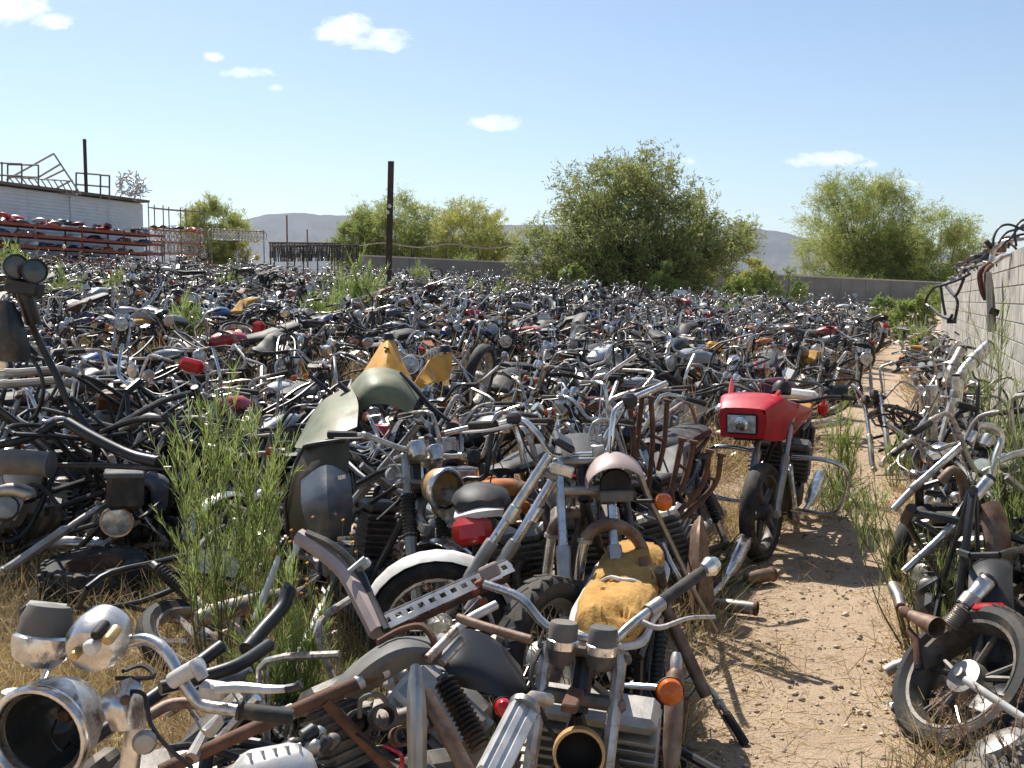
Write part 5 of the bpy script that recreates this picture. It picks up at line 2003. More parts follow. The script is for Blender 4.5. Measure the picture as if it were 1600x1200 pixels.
hpipe(r7, 'tube_socket', [(1012, 900, 3.75), (1005, 870, 3.78)], [.026, .02], 'brown_vinyl', 12, curve=False)
r8 = hroot('leaning_rod', 'long thin grey rod propped from the pinkish cowl to the path', 'rod', (1115, 985, 4.9))
hpipe(r8, 'rod_body', [(997, 735, 4.45), (1010, 770, 4.5), (1085, 925, 4.75), (1118, 985, 4.85)], [.016, .014, .012, .012], 'alloy', 10, curve=False)
hpipe(r8, 'rod_collar', [(1074, 900, 4.71), (1082, 918, 4.74)], .018, 'alloy_white', 10, curve=False)
r9 = hroot('standing_fender', 'narrow brown steel fender standing on end at the path edge', 'fender', (1100, 970, 5.3))
hsheet(r9, 'fender_shell', [[(1070, 965, 5.15), (1072, 900, 5.2), (1080, 830, 5.3), (1092, 808, 5.35)], [(1090, 972, 5.0), (1092, 905, 5.05), (1092, 840, 5.15), (1094, 806, 5.3)], [(1118, 970, 5.2), (1112, 900, 5.25), (1104, 840, 5.32), (1097, 808, 5.36)]], 'rusty_pipe', .004)
hpipe(r9, 'stay', [(1072, 900, 5.2), (1058, 940, 5.2), (1050, 975, 5.2)], .008, 'rust', 8)
for k, (pts, rad, lab) in enumerate((
        ([(1118, 925, 5.3), (1140, 935, 5.25), (1180, 952, 5.2)], .035, 'grey muffler stub lying on straw beside the standing fender'),
        ([(1165, 915, 5.75), (1185, 905, 5.8), (1205, 900, 5.85)], .04, 'short rusty pipe stub lying below the red motorcycle wheel'))):
    rt = hroot('pipe_stub', lab, 'pipe', pts[-1])
    g = ground(rt.location.x, rt.location.y)
    q = [V((W(*p).x, W(*p).y, g + .05)) for p in pts]
    MB(rt.location).tube(q, [rad * .7, rad, rad], 14).obj('pipe_body', 'rusty_pipe' if k else 'alloy', rt)
    MB(rt.location).lathe([(rad * .9, -.01), (rad * 1.1, 0), (rad * 1.1, .012), (rad * .8, .012), (rad * .8, -.06), (0, -.06)], q[-1], q[-1] - q[0], 16).obj('pipe_mouth', 'rust', rt)

# ---- spare wheel with treaded tyre beside the seat
def hero_wheel(name, label, c, ax, R_, w, rimk, tread=True, rimmat='chrome_worn', lugs=26):
    c = V(c)
    root = thing(name, label, 'wheel', (c.x, c.y, ground(c.x, c.y)))
    q = V(ax).normalized().to_track_quat('Y', 'Z').to_matrix().to_4x4()
    Mx = Matrix.Translation(c) @ q
    m = MB(root.location)
    m.M = Mx
    k = w / .1
    m.lathe([(R_ - .085, -.032 * k), (R_ - .05, -.05 * k), (R_ - .02, -.046 * k), (R_ - .004, -.03 * k), (R_, -.012 * k), (R_, .012 * k), (R_ - .004, .03 * k), (R_ - .02, .046 * k), (R_ - .05, .05 * k), (R_ - .085, .032 * k)], (0, 0, 0), (0, 1, 0), 48, closed=True)
    ty = m.obj('tyre', 'rubber', root)
    if tread:
        m = MB(root.location)
        m.M = Mx
        for j in range(lugs):
            for s in (-1, 1):
                a = 2 * math.pi * (j + (.5 if s > 0 else 0)) / lugs
                Q = Matrix.Rotation(-a, 3, 'Y')
                m.box(Q @ V((R_ - .004, s * .021 * k, 0)), (.012, .03 * k, 2 * math.pi * R_ / lugs * .72), .003, Q @ Matrix.Rotation(.35 * s, 3, 'X'))
        t_ = m.obj('tread', 'rubber', ty)
        t_['kind'] = 'stuff'
    m = MB(root.location)
    m.M = Mx
    m.lathe([(R_ - .075, -.04 * k), (R_ - .088, -.038 * k), (R_ - .105, -.012), (R_ - .105, .012), (R_ - .088, .038 * k), (R_ - .075, .04 * k)], (0, 0, 0), (0, 1, 0), 40, closed=True)
    rim = m.obj('rim', rimmat, root)
    m = MB(root.location)
    m.M = Mx
    m.lathe([(0, -.07), (.02, -.07), (.022, -.05), (.07, -.04), (.078, 0), (.07, .04), (.022, .05), (.02, .07), (0, .07)], (0, 0, 0), (0, 1, 0), 24)
    m.obj('hub', 'alloy', root)
    if rimk == 0:
        m = MB(root.location)
        m.M = Mx
        for j in range(32):
            a = 2 * math.pi * j / 32
            a2 = a + (.3 if j % 2 else -.3)
            s = .03 if j % 4 < 2 else -.03
            m.tube([(math.cos(a2) * .065, s, math.sin(a2) * .065), (math.cos(a) * (R_ - .1), 0, math.sin(a) * (R_ - .1))], .002, 4, False)
        o = m.obj('spokes', 'chrome_worn', root)
        o['kind'] = 'stuff'
    else:
        for j in range(rimk):
            a = 2 * math.pi * j / rimk
            m = MB(root.location)
            m.M = Mx
            for da in (-.16, .16):
                m.tube([(math.cos(a) * .06, 0, math.sin(a) * .06), (math.cos(a + da) * (R_ - .1), 0, math.sin(a + da) * (R_ - .1))], [.014, .010], 6)
            m.obj('spoke', rimmat, root)
    return root


hero_wheel('spare_wheel', 'spoked motorcycle wheel with patterned black tyre behind the foam seat', W(852, 1035, 3.55), (.82, -.5, .05), .305, .105, 0, True, 'alloy')
MB  # noqa
# ---- wheel by the east wall
ww = hero_wheel('alloy_wheel', 'black tyre on pale alloy wheel lying against junk by the block wall', W(1515, 1065, 3.75), (-.73, -.17, .64), .31, .16, 5, True, 'engine_metal', 30)
# ---- knobby tyre lying flat
def knobby():
    c = V((-2.26, 5.45, 0))
    c.z = ground(c.x, c.y)
    root = thing('knobby_tyre', 'knobby off road tyre on rusty rim lying flat in dry grass', 'tyre', c)
    Mx = Matrix.Translation(c + V((0, 0, .13))) @ Matrix.Rotation(R(4), 4, 'X') @ Matrix.Rotation(R(90), 4, 'X')
    m = MB(c); m.M = Mx
    R_ = .275
    m.lathe([(R_ - .13, -.085), (R_ - .07, -.11), (R_ - .02, -.10), (R_ - .008, -.06), (R_ - .006, .06), (R_ - .02, .10), (R_ - .07, .11), (R_ - .13, .085)], (0, 0, 0), (0, 1, 0), 44, closed=True)
    ty = m.obj('tyre_casing', 'rubber', root)
    m = MB(c); m.M = Mx
    for j in range(26):
        for r_, y in enumerate((-.095, -.045, .0, .045, .095)):
            a = 2 * math.pi * (j + .5 * (r_ % 2)) / 26
            Q = Matrix.Rotation(-a, 3, 'Y')
            m.box(Q @ V((R_ - (.018 if abs(y) > .09 else .0), y, 0)), (.026, .032, .042), .005, Q)
    o = m.obj('tread_knobs', 'rubber', ty)
    o['kind'] = 'stuff'
    m = MB(c); m.M = Mx
    m.lathe([(.15, -.095), (.145, -.08), (.12, -.03), (.12, .03), (.145, .08), (.15, .095)], (0, 0, 0), (0, 1, 0), 36, closed=True)
    m.lathe([(.12, -.02), (.07, -.03), (.065, -.05), (.03, -.05), (.028, -.03), (0, -.03)], (0, 0, 0), (0, 1, 0), 30)
    m.obj('rim', 'rust', root)


knobby()
rt = hroot('loose_muffler', 'polished chrome muffler lying behind the knobby tyre', 'muffler', (150, 848, 6.0))
hpipe(rt, 'muffler_body', [(75, 848, 6.0), (80, 848, 6.0), (190, 851, 5.95), (200, 852, 5.95)], [.036, .042, .042, .03], 'chrome', 18, curve=False)
hpipe(rt, 'muffler_pipe', [(198, 852, 5.95), (230, 853, 5.93), (262, 850, 5.9)], [.026, .02, .018], 'rusty_pipe', 12, curve=False)

# ---- slotted carrier, white fender front end, swinging arm
ra = hroot('carrier_rail', 'slotted steel luggage rail lying across the white front fender', 'rail', (690, 925, 3.4))
a, b = W(586, 968, 3.25), W(792, 876, 3.6)
d = (b - a); L = d.length; d.normalize()
n_ = V((0, -.75, .6)); n_ = (n_ - d * n_.dot(d)).normalized(); s_ = d.cross(n_)
m = MB(ra.location)
m.prism([a + s_ * .0, a + d * L, a + d * L + s_ * .012, a + s_ * .012], n_ * .004)
k = 12
for i in range(k + 1):
    p = a + d * (L - .018) * i / k
    m.prism([p + s_ * .012, p + d * .022 + s_ * .012, p + d * .022 + s_ * .03, p + s_ * .03], n_ * .004)
m.prism([a + s_ * .03, a + d * L + s_ * .03, a + d * L + s_ * .05, a + s_ * .05], n_ * .004)
m.obj('slotted_plate', 'alloy_white', ra)
m = MB(ra.location)
m.prism([a + s_ * -.01 - n_ * .002, a + d * L + s_ * -.01 - n_ * .002, a + d * L - s_ * .01 - n_ * .03, a - s_ * .01 - n_ * .03], s_ * .004)
m.obj('side_flange', 'chrome_worn', ra)
m = MB(ra.location)
m.prism([a + s_ * .053, a + d * L * .95 + s_ * .053, a + d * L * .95 + s_ * .06 - n_ * .03, a + s_ * .06 - n_ * .03], s_ * .004)
m.obj('under_flange', 'rust', ra)
hbox(ra, 'clamp_plate', (765, 893, 3.5), (.07, .02, .05), 'pink_cowl', (0, -25, 0), .006)
for q in ((748, 912, 3.48), (755, 940, 3.45), (742, 925, 3.46)):
    hbox(ra, 'rubber_block', q, (.03, .02, .022), 'red_beam', (0, -25, 0))

rb = hroot('front_end', 'raked chrome fork with white front fender and bare wheel', 'motorcycle', (690, 980, 3.9))
for dx, dY in ((0, 0), (36, .18)):
    f_ = hpipe(rb, 'fork_leg', [(858 + dx, 712 - dx * .3, 3.95 + dY), (762 + dx, 858, 3.9 + dY)], .0195, 'chrome', 14, curve=False)
    sub(hpipe(rb, 'fork_slider', [(770 + dx, 846, 3.9 + dY), (766 + dx, 852, 3.9 + dY), (700 + dx * .9, 955, 3.88 + dY)], [.026, .028, .025], 'alloy', 14, curve=False), f_)
    sub(hlathe(rb, 'fork_collar', (800 + dx, 803, 3.92 + dY), W(858, 712, 3.95) - W(762, 858, 3.9), [(.021, -.035), (.026, -.03), (.026, .03), (.021, .035)], 'chrome', 16), f_)
hbox(rb, 'fork_yoke', (858, 735, 4.05), (.075, .23, .036), 'alloy', (0, 30, 0), .016)
hbox(rb, 'fork_yoke', (880, 690, 4.05), (.09, .25, .03), 'black_metal', (0, 30, 0), .01)
hbox(rb, 'lamp_bracket', (878, 735, 3.85), (.09, .014, .045), 'chrome', (0, 15, 0), .006)
cw = W(688, 985, 3.97)
m = MB(rb.location)
f2 = arc_fender(cw, .325, 20, 165, .12)
m.add(f2.v, f2.f)
m.obj('front_fender', 'white_plastic', rb)
ty, rim = p_wheel(cw, 0, .295)
m = MB(rb.location); m.add(ty.v, ty.f); to = m.obj('tyre', 'rubber', rb)
m = MB(rb.location); m.add(rim.v, rim.f); m.obj('rim', 'chrome', rb)

rc = hroot('swinging_arm', 'grey channel section swinging arm standing among green weeds', 'swinging arm', (590, 985, 3.2))
hpipe(rc, 'arm_beam', [(468, 838, 3.5), (505, 862, 3.45), (540, 892, 3.4), (565, 935, 3.3), (592, 988, 3.2)], [.03, .032, .034, .034, .034], 'pink_cowl', 8, 4)
hpipe(rc, 'arm_edge', [(480, 833, 3.48), (520, 852, 3.42), (560, 890, 3.36), (580, 935, 3.28), (604, 985, 3.18)], .014, 'black_metal', 6, 3)
hbox(rc, 'pivot_block', (560, 888, 3.38), (.09, .03, .03), 'alloy_white', (0, -35, 0))
hpipe(rc, 'pivot_bolt', [(545, 893, 3.33), (570, 872, 3.36)], .009, 'alloy_white', 8, curve=False)
rd = hroot('white_strip', 'bright white metal strip leaning in the weeds beside the swinging arm', 'strip', (400, 965, 3.6))
hpipe(rd, 'strip_body', [(398, 970, 3.55), (415, 925, 3.6), (432, 880, 3.65), (434, 868, 3.66)], [.012, .013, .011, .006], 'white_plastic', 8)
hpipe(rd, 'strip_hook', [(455, 900, 3.6), (450, 880, 3.6), (462, 862, 3.6), (464, 845, 3.62)], [.006, .008, .01, .014], 'white_plastic', 8)
re_ = hroot('tail_unit', 'black seat tail with white trim and large red tail light', 'tail unit', (745, 830, 4.2))
m = MB(re_.location)
c = W(752, 783, 4.35)
m.loft([[c + V((x * w, y, z * h)) for x, z in [(math.cos(t * .449), math.sin(t * .449)) for t in range(14)]] for y, w, h in ((-.13, .06, .03), (-.10, .105, .055), (0, .13, .07), (.14, .12, .06), (.2, .08, .03))])
m.obj('seat_tail', 'vinyl', re_)
m = MB(re_.location)
c = W(748, 806, 4.2)
m.shell(lambda u, v: (c.x - .105 + .21 * u, c.y + .02 - .06 * math.sin(math.pi * u) + .1 * v, c.z - .012 + .035 * u + .02 * math.sin(math.pi * u) + .01 * v), 10, 4, .03)
m.obj('trim', 'white_plastic', re_)
hbox(re_, 'tail_light', (738, 829, 4.17), (.165, .07, .115), 'red_lens', (-12, -9, 0), .03)
hbox(re_, 'lamp_housing', (742, 828, 4.22), (.185, .07, .13), 'black_plastic', (-12, -9, 0), .03)
hpipe(re_, 'mount_tube', [(748, 850, 4.28), (752, 900, 4.32), (756, 950, 4.35)], .03, 'black_metal', 10, curve=False)

# ---- chrome bar motorcycle with pinkish cowl
fd = V((-.05, -1, 0)).normalized()
o8 = V((.33, 4.0, 0)) - fd * .45
M8 = Matrix.Translation((o8.x, o8.y, .06)) @ Matrix.Rotation(math.atan2(fd.y, fd.x), 4, 'Z') @ Matrix.Rotation(R(3), 4, 'X')
P8 = [(lib(('frame', 0), lambda: p_frame(0), ['frame'], ['black_metal']), 0), (lib(('engine', 1, 'engine_metal'), lambda: p_engine(1), ['engine'], ['engine_metal']), 0),
      (lib('yoke2', p_yoke, ['fork_yoke'], ['alloy']), 1), (lib(('fork', -1, 'chrome'), lambda: p_fork(-1), ['fork_leg', 'fork_slider'], ['chrome', 'alloy']), 1), (lib(('fork', 1, 'chrome'), lambda: p_fork(1), ['fork_leg', 'fork_slider'], ['chrome', 'alloy']), 1),
      (lib(('seat', 0, 'vinyl'), lambda: p_seat(0), ['seat'], ['vinyl']), 0), (lib('tail', lambda: p_tail(0), ['tail_light'], ['red_lens']), 0), (lib(('shock', 1), lambda: p_shock(1), ['shock_absorber', 'shock_spring'], ['chrome_worn', 'black_metal']), 0)]
b8 = place_bike(P8, {}, (0, 0, 0), M8, R(6), 'stripped motorcycle with raised chrome bars, white yoke and pinkish lamp cowl', None)
bar = MB().curve([(.30, -.33, 1.10), (.34, -.24, 1.12), (.40, -.17, 1.06), (.41, -.12, .98), (.41, 0, .975), (.41, .10, .985), (.39, .125, 1.09), (.36, .16, 1.16), (.24, .36, 1.23)], .0125, 4, 10).obj('handlebar', 'chrome', b8)
MB().tube([(.29, -.35, 1.10), (.22, -.46, 1.09)], .0175, 12).obj('grip', 'rubber', bar)
MB().box((.33, -.27, 1.125), (.06, .06, .045), .012).obj('switch_box', 'black_plastic', bar)
MB().box((.345, .2, 1.175), (.06, .06, .06), .016).obj('switch_box', 'black_plastic', bar)
MB().curve([(.36, -.28, 1.10), (.40, -.36, 1.09), (.36, -.48, 1.08)], [.008, .007, .005], 4, 7).obj('clutch_lever', 'alloy_white', bar)
for y in (-.06, .06):
    MB().lathe([(.014, -.03), (.024, -.03), (.026, .03), (.014, .034)], (.41, y, .98), (0, 0, 1), 14).obj('bar_clamp', 'alloy_white', bar)
cl = MB()
def cowl(u, v):
    a = math.pi * v
    return (.45 + .15 * math.sin(u * 1.3), .12 + .115 * math.cos(a) * math.cos(u * .35), .87 + .115 * math.sin(a) * math.cos(u * .85))
cl.shell(cowl, 8, 14, .004)
cl.obj('lamp_cowl', 'pink_cowl', b8)
MB().box((.55, .12, .83), (.02, .13, .045), .006).obj('lamp_plate', 'grey_plastic', b8)
MB().lathe([(.05, -.02), (.062, 0), (.056, .012), (.03, .0), (0, -.01)], (.54, .12, .875), (1, 0, 0), 20).obj('lamp_socket', 'dark_hole', b8)
t8 = MB().tube([(.52, .2, .80), (.53, .27, .80)], .009, 8).lathe([(0, -.035), (.026, -.028), (.036, 0), (.037, .006)], (.545, .30, .80), (1, .1, 0), 18).obj('turn_signal', 'black_plastic', b8)
MB().lathe([(.036, .004), (.031, .024), (.012, .034), (0, .036)], (.545, .30, .80), (1, .1, 0), 18).obj('signal_lens', 'orange_lens', t8)
MB().curve([(.33, .2, 1.17), (.40, .12, 1.05), (.5, .1, .95), (.45, .06, .8), (.3, .05, .66)], .005, 4, 6).obj('cable', 'black_plastic', b8)
MB().curve([(.33, -.26, 1.11), (.45, -.2, .98), (.5, -.06, .88), (.4, -.04, .7)], .005, 4, 6).obj('cable', 'black_plastic', b8)

# ---- curved header pipes
for k, (pts, leg, lab) in enumerate((
        ([(862, 834, 3.95), (870, 815, 3.95), (890, 802, 3.97), (912, 804, 4.0), (926, 822, 4.02)], [(863, 832, 3.95), (858, 870, 3.95), (852, 915, 3.95)], 'tan curved header pipe with chrome leg beside the spoked wheel'),
        ([(914, 842, 3.85), (930, 826, 3.85), (955, 819, 3.87), (980, 828, 3.9), (1000, 850, 3.92), (1020, 900, 3.95), (1045, 985, 3.95)], [(914, 840, 3.85), (908, 872, 3.85), (904, 905, 3.85)], 'longer tan curved header pipe arching over the foam seat'))):
    rt = hroot('header_pipe', lab, 'pipe', leg[-1])
    hpipe(rt, 'pipe_bend', pts, .024, 'rusty_pipe', 14)
    hpipe(rt, 'pipe_leg', leg, .02, 'chrome', 14, curve=False)
    hpipe(rt, 'pipe_flange', [pts[0], (pts[0][0] - 1, pts[0][1] + 6, pts[0][2])], .028, 'chrome_worn', 14, curve=False)
HEADERS = [([(985, 642, 5.3), (990, 690, 5.3), (986, 735, 5.3), (970, 765, 5.3)], 0), ([(1003, 620, 5.35), (997, 680, 5.35), (990, 740, 5.35)], 0),
           ([(1017, 625, 5.3), (1020, 680, 5.3), (1016, 735, 5.3), (1013, 770, 5.3)], 1), ([(1042, 630, 5.35), (1038, 690, 5.35), (1028, 735, 5.35)], 1),
           ([(1065, 690, 4.95), (1058, 725, 4.95), (1050, 765, 4.95), (1052, 790, 4.95)], 2), ([(1083, 694, 4.95), (1075, 735, 4.95), (1062, 768, 4.95)], 2),
           ([(1108, 708, 4.9), (1102, 745, 4.9), (1088, 772, 4.9), (1060, 800, 4.9)], 3), ([(1126, 714, 4.9), (1120, 750, 4.9), (1098, 780, 4.9), (1065, 812, 4.9)], 3)]
lbl = ['pair of rusty header pipes standing behind the white yoke', 'pair of rusty header pipes hooked together beside the thin rod', 'pair of rusty header pipes with flanged ends beside the orange signal', 'pair of bent rusty header pipes beside the red motorcycle crash bar']
for k in range(4):
    pr = [h for h in HEADERS if h[1] == k]
    rt = hroot('header_pair', lbl[k], 'pipe', pr[0][0][-1])
    for pts, _ in pr:
        hpipe(rt, 'header_pipe', pts, .0145, 'rust', 10)
        hpipe(rt, 'flange', [(pts[0][0], pts[0][1] - 1, pts[0][2]), (pts[0][0] + 1, pts[0][1] - 6, pts[0][2])], .024, 'rust', 12, curve=False)
    hpipe(rt, 'link', [pr[0][0][1], pr[1][0][1]], .009, 'rust', 8, curve=False)

# ---- front end with headlight shell, gaiter fork and chrome fender
fd = V((.5, -.86, 0)).normalized()
o9 = V((-.56, 4.6, 0)) - fd * .45
M9 = Matrix.Translation((o9.x, o9.y, -.03)) @ Matrix.Rotation(math.atan2(fd.y, fd.x), 4, 'Z') @ Matrix.Rotation(R(-9), 4, 'X')
P9 = [(lib(('frame', 0), lambda: p_frame(0), ['frame'], ['black_metal']), 0), (lib('yoke2', p_yoke, ['fork_yoke'], ['alloy_white']), 1),
      (lib(('fork', -1, 'alloy'), lambda: p_fork(-1), ['fork_leg', 'fork_slider'], ['alloy', 'alloy']), 1), (lib(('fork', 1, 'alloy'), lambda: p_fork(1), ['fork_leg', 'fork_slider'], ['alloy', 'alloy']), 1),
      (lib(('bar', 2, 'alloy_white'), lambda: p_bar(2), ['handlebar', 'grip', 'grip', 'brake_lever', 'brake_lever'], ['alloy_white', 'rubber', 'rubber', 'alloy', 'alloy']), 1),
      (lib(('gauge', -.055, 'chrome'), lambda: p_gauge(-.055), ['gauge', 'gauge_face'], ['chrome', 'gauge_face']), 1), (lib(('gauge', .055, 'chrome'), lambda: p_gauge(.055), ['gauge', 'gauge_face'], ['chrome', 'gauge_face']), 1),
      (lib(('fwheel', 0), lambda: p_wheel(AX_F, 0), ['front_tyre', 'front_rim'], ['rubber', 'chrome_worn']), 1), (lib(('ffender', 'chrome'), lambda: arc_fender(AX_F, .345, 20, 165, .12), ['front_fender'], ['chrome']), 1),
      (lib(('engine', 0, 'engine_metal'), lambda: p_engine(0), ['engine'], ['engine_metal']), 0)]
b9 = place_bike(P9, {}, (0, 0, 0), M9, R(14), 'stripped motorcycle with rubber fork gaiters and empty tan headlight shell', None)
S9 = steer_matrix(R(14))
def s9(mb):
    mb.v = [S9 @ v for v in mb.v]
    return mb
hx = s9(MB().lathe([(0, -.12), (.05, -.11), (.08, -.06), (.09, 0), (.086, 0), (.07, -.05), (0, -.09)], (.66, .0, .86), (1, .0, -.05), 28)).obj('headlight_shell', 'tan_shell', b9)
s9(MB().lathe([(.088, -.012), (.099, 0), (.098, .018), (.09, .024), (.078, .018), (.075, .0), (.082, -.01)], (.66, .0, .86), (1, 0, -.05), 28, True)).obj('headlight_rim', 'chrome', hx)
for y in (-.098, .098):
    pts, rs = [], []
    for i in range(25):
        pts.append(fk(-.06 - .2 * i / 24, y)); rs.append(.034 if i % 2 else .027)
    s9(MB().tube(pts, rs, 14)).obj('fork_gaiter', 'rubber', b9)
s9(MB().tube([fk(.02, -.1), fk(.02, -.16)], .009, 8).lathe([(0, -.03), (.03, -.025), (.036, 0)], fk(.02, -.17), (1, 0, 0), 16)).obj('lamp_bracket', 'alloy_white', b9)

# ---- olive fairing and slate panel
rf = hroot('olive_fairing', 'olive green fairing with dark camouflage inside propped on wrecks', 'fairing', (490, 850, 5.0))
hsheet(rf, 'upper_cowl', [[(466, 690, 5.35), (500, 632, 5.45), (548, 603, 5.45)], [(462, 700, 5.1), (505, 662, 5.1), (560, 630, 5.15)], [(474, 702, 4.92), (520, 684, 4.9), (558, 668, 4.95)]], 'olive_plastic', .006)
hsheet(rf, 'lower_cowl', [[(474, 697, 4.97), (510, 692, 4.92), (547, 688, 4.94)], [(452, 745, 4.95), (490, 748, 4.82), (543, 742, 4.88)], [(445, 800, 4.95), (482, 815, 4.82), (532, 800, 4.88)], [(452, 842, 5.05), (490, 852, 4.95), (526, 846, 4.95)]], 'camo_plastic', .006)
hpipe(rf, 'edge_trim', [(476, 696, 4.9), (456, 740, 4.9), (446, 790, 4.9), (452, 845, 4.98)], .008, 'black_plastic', 8)
hpipe(rf, 'visor_lip', [(478, 697, 4.88), (505, 692, 4.85), (538, 688, 4.88)], .012, 'black_plastic', 8)
rg_ = hroot('olive_shroud', 'arched olive shroud with black strap behind the olive fairing', 'shroud', (600, 640, 5.5))
hsheet(rg_, 'shroud_shell', [[(545, 606, 5.55), (578, 577, 5.6), (625, 582, 5.6), (660, 612, 5.55)], [(550, 630, 5.35), (580, 600, 5.3), (618, 604, 5.32), (648, 632, 5.35)], [(556, 648, 5.3), (584, 632, 5.25), (612, 634, 5.28), (636, 645, 5.3)]], 'olive_plastic', .006)
hpipe(rg_, 'strap', [(626, 582, 5.5), (650, 608, 5.42), (676, 638, 5.36), (703, 658, 5.3)], [.01, .014, .016, .012], 'black_plastic', 4)
hpipe(rg_, 'stay', [(530, 600, 5.4), (548, 615, 5.36), (566, 628, 5.3)], .016, 'black_metal', 8)
ri = hroot('side_panel', 'rounded slate grey side panel below the olive fairing', 'side panel', (512, 838, 4.7))
hsheet(ri, 'panel_shell', [[(472, 752, 4.72), (510, 728, 4.68), (546, 745, 4.75)], [(474, 795, 4.62), (512, 785, 4.52), (549, 792, 4.66)], [(488, 840, 4.66), (518, 838, 4.6), (546, 836, 4.7)]], 'slate_paint', .008)
hbox(ri, 'badge', (534, 746, 4.64), (.035, .006, .018), 'chrome', (0, -10, 15))
# ---- yellow shrouds
for k, (rows, cap, lab) in enumerate((
        ([[(597, 536, 6.75), (607, 528, 6.72), (617, 536, 6.75)], [(582, 560, 6.65), (605, 556, 6.55), (627, 562, 6.65)], [(560, 594, 6.55), (600, 590, 6.42), (643, 592, 6.55)]], (607, 526, 6.74), 'tall orange yellow tank shroud with black tip standing upright'),
        ([[(670, 562, 6.4), (688, 556, 6.5), (706, 548, 6.6)], [(655, 585, 6.3), (682, 578, 6.42), (705, 572, 6.55)], [(642, 606, 6.25), (680, 598, 6.4), (702, 592, 6.5)]], (695, 545, 6.55), 'torn orange yellow tank shroud folded beside the tall one'))):
    rt = hroot('yellow_shroud', lab, 'shroud', rows[-1][1])
    hsheet(rt, 'shroud_panel', rows, 'yellow_plastic', .005)
    hlathe(rt, 'tip', cap, (0, 0, 1), [(0, .03), (.03, .02), (.045, -.02)], 'black_plastic', 14)
    if k == 0:
        for i in range(5):
            hbox(rt, 'vent_slot', (604 + i * 1.0, 544 + i * 5.5, 6.60 - i * .01), (.035, .02, .009), 'black_plastic', (0, 20, 0))
    else:
        hsheet(rt, 'torn_flap', [[(642, 605, 6.2), (655, 590, 6.15), (670, 563, 6.3)], [(660, 606, 6.15), (670, 600, 6.12), (682, 594, 6.3)]], 'yellow_plastic', .005)

# ---- red faired motorcycle by the path
fd = V((-.36, -.933, 0))
o10 = V((1.57, 6.42, 0)) - fd * .785
M10 = Matrix.Translation((o10.x, o10.y, ground(o10.x, o10.y))) @ Matrix.Rotation(math.atan2(fd.y, fd.x), 4, 'Z') @ Matrix.Rotation(R(-5), 4, 'X')
LB = lambda *a: lib(*a)
P10 = [(LB(('frame', 0), lambda: p_frame(0), ['frame'], ['black_metal']), 0), (LB(('engine', 2, 'engine_metal'), lambda: p_engine(2), ['engine'], ['engine_metal']), 0), (LB('yoke', p_yoke, ['fork_yoke'], ['engine_metal']), 1),
       (LB(('fork', -1, 'alloy'), lambda: p_fork(-1), ['fork_leg', 'fork_slider'], ['alloy', 'alloy']), 1), (LB(('fork', 1, 'alloy'), lambda: p_fork(1), ['fork_leg', 'fork_slider'], ['alloy', 'alloy']), 1),
       (LB(('seat', 0, 'foam'), lambda: p_seat(0), ['seat'], ['foam']), 0), (LB(('rwheel', 1), lambda: p_wheel(AX_R, 1), ['rear_tyre', 'rear_rim'], ['rubber', 'chrome_worn']), 0),
       (LB(('exh', 1, 1, 'chrome'), lambda: p_exhaust(1, 1), ['exhaust_pipe'], ['chrome']), 0), (LB(('exh', -1, 1, 'chrome'), lambda: p_exhaust(-1, 1), ['exhaust_pipe'], ['chrome']), 0),
       (LB(('shock', 1), lambda: p_shock(1), ['shock_absorber', 'shock_spring'], ['chrome_worn', 'black_metal']), 0), (LB(('rfender', 'black_plastic'), lambda: arc_fender(V((-.66, 0, .38)), .38, 60, 170, .16), ['rear_fender'], ['black_plastic']), 0)]
b10 = place_bike(P10, {}, (0, 0, 0), M10, R(-13), 'red faired motorcycle with square headlight and chrome crash bars beside the path', None)
S10 = steer_matrix(R(-13))
ty, rim = p_wheel(AX_F, 1, .315)
for mb in (ty, rim):
    mb.v = [S10 @ v for v in mb.v]
fwt = ty.obj('front_tyre', 'rubber', b10)
rim.obj('front_rim', 'engine_metal', fwt)
SECT = [(.785, .155, .775, .925, .965), (.70, .19, .755, .945, 1.005), (.60, .225, .75, .96, 1.045), (.45, .255, .785, .945, .995), (.22, .27, .87, .925, .94)]
def fairing(u, v):
    t = u * 4
    k = min(int(t), 3)
    f = t - k
    x, w, zl, zm, zt = [a + (b_ - a) * f for a, b_ in zip(SECT[k], SECT[k + 1])]
    pr = [(-w * .92, zl), (-w, zm), (-w * .74, zt), (w * .74, zt), (w, zm), (w * .92, zl)]
    q = smooth([V((0, a, b_)) for a, b_ in pr], 5)
    e = V((0, *pr[min(int(v * 5 + .5), 5)]))
    p_ = q[int(round(v * 25))]
    return (x, p_.y, p_.z)
def st10(mb):
    mb.v = [S10 @ (v + V((0, -.13, 0))) for v in mb.v]
    return mb
fa = st10(MB().shell(fairing, 16, 25, -.005)).obj('fairing', 'red_paint', b10, 45)
st10(MB().prism([(.79, -.143, .777), (.79, .143, .777), (.79, .155, .925), (.79, .115, .967), (.79, -.115, .967), (.79, -.155, .925)], (-.012, 0, 0))).obj('nose_panel', 'red_paint', fa)
for s in (-1, 1):
    st10(MB().curve([(.60, s * .15, 1.03), (.53, s * .17, 1.08), (.47, s * .19, 1.135)], [.016, .018, .007], 4, 6)).obj('screen_post', 'red_paint', fa)
st10(MB().box((.795, .0, .867), (.014, .205, .13), .012)).obj('headlight_surround', 'black_plastic', b10)
st10(MB().shell(lambda u, v: (.804 + .012 * math.sin(math.pi * u) * math.sin(math.pi * v), (u - .5) * .185, .811 + .112 * v), 8, 6, .004)).obj('headlight_lens', 'lens_glass', b10)
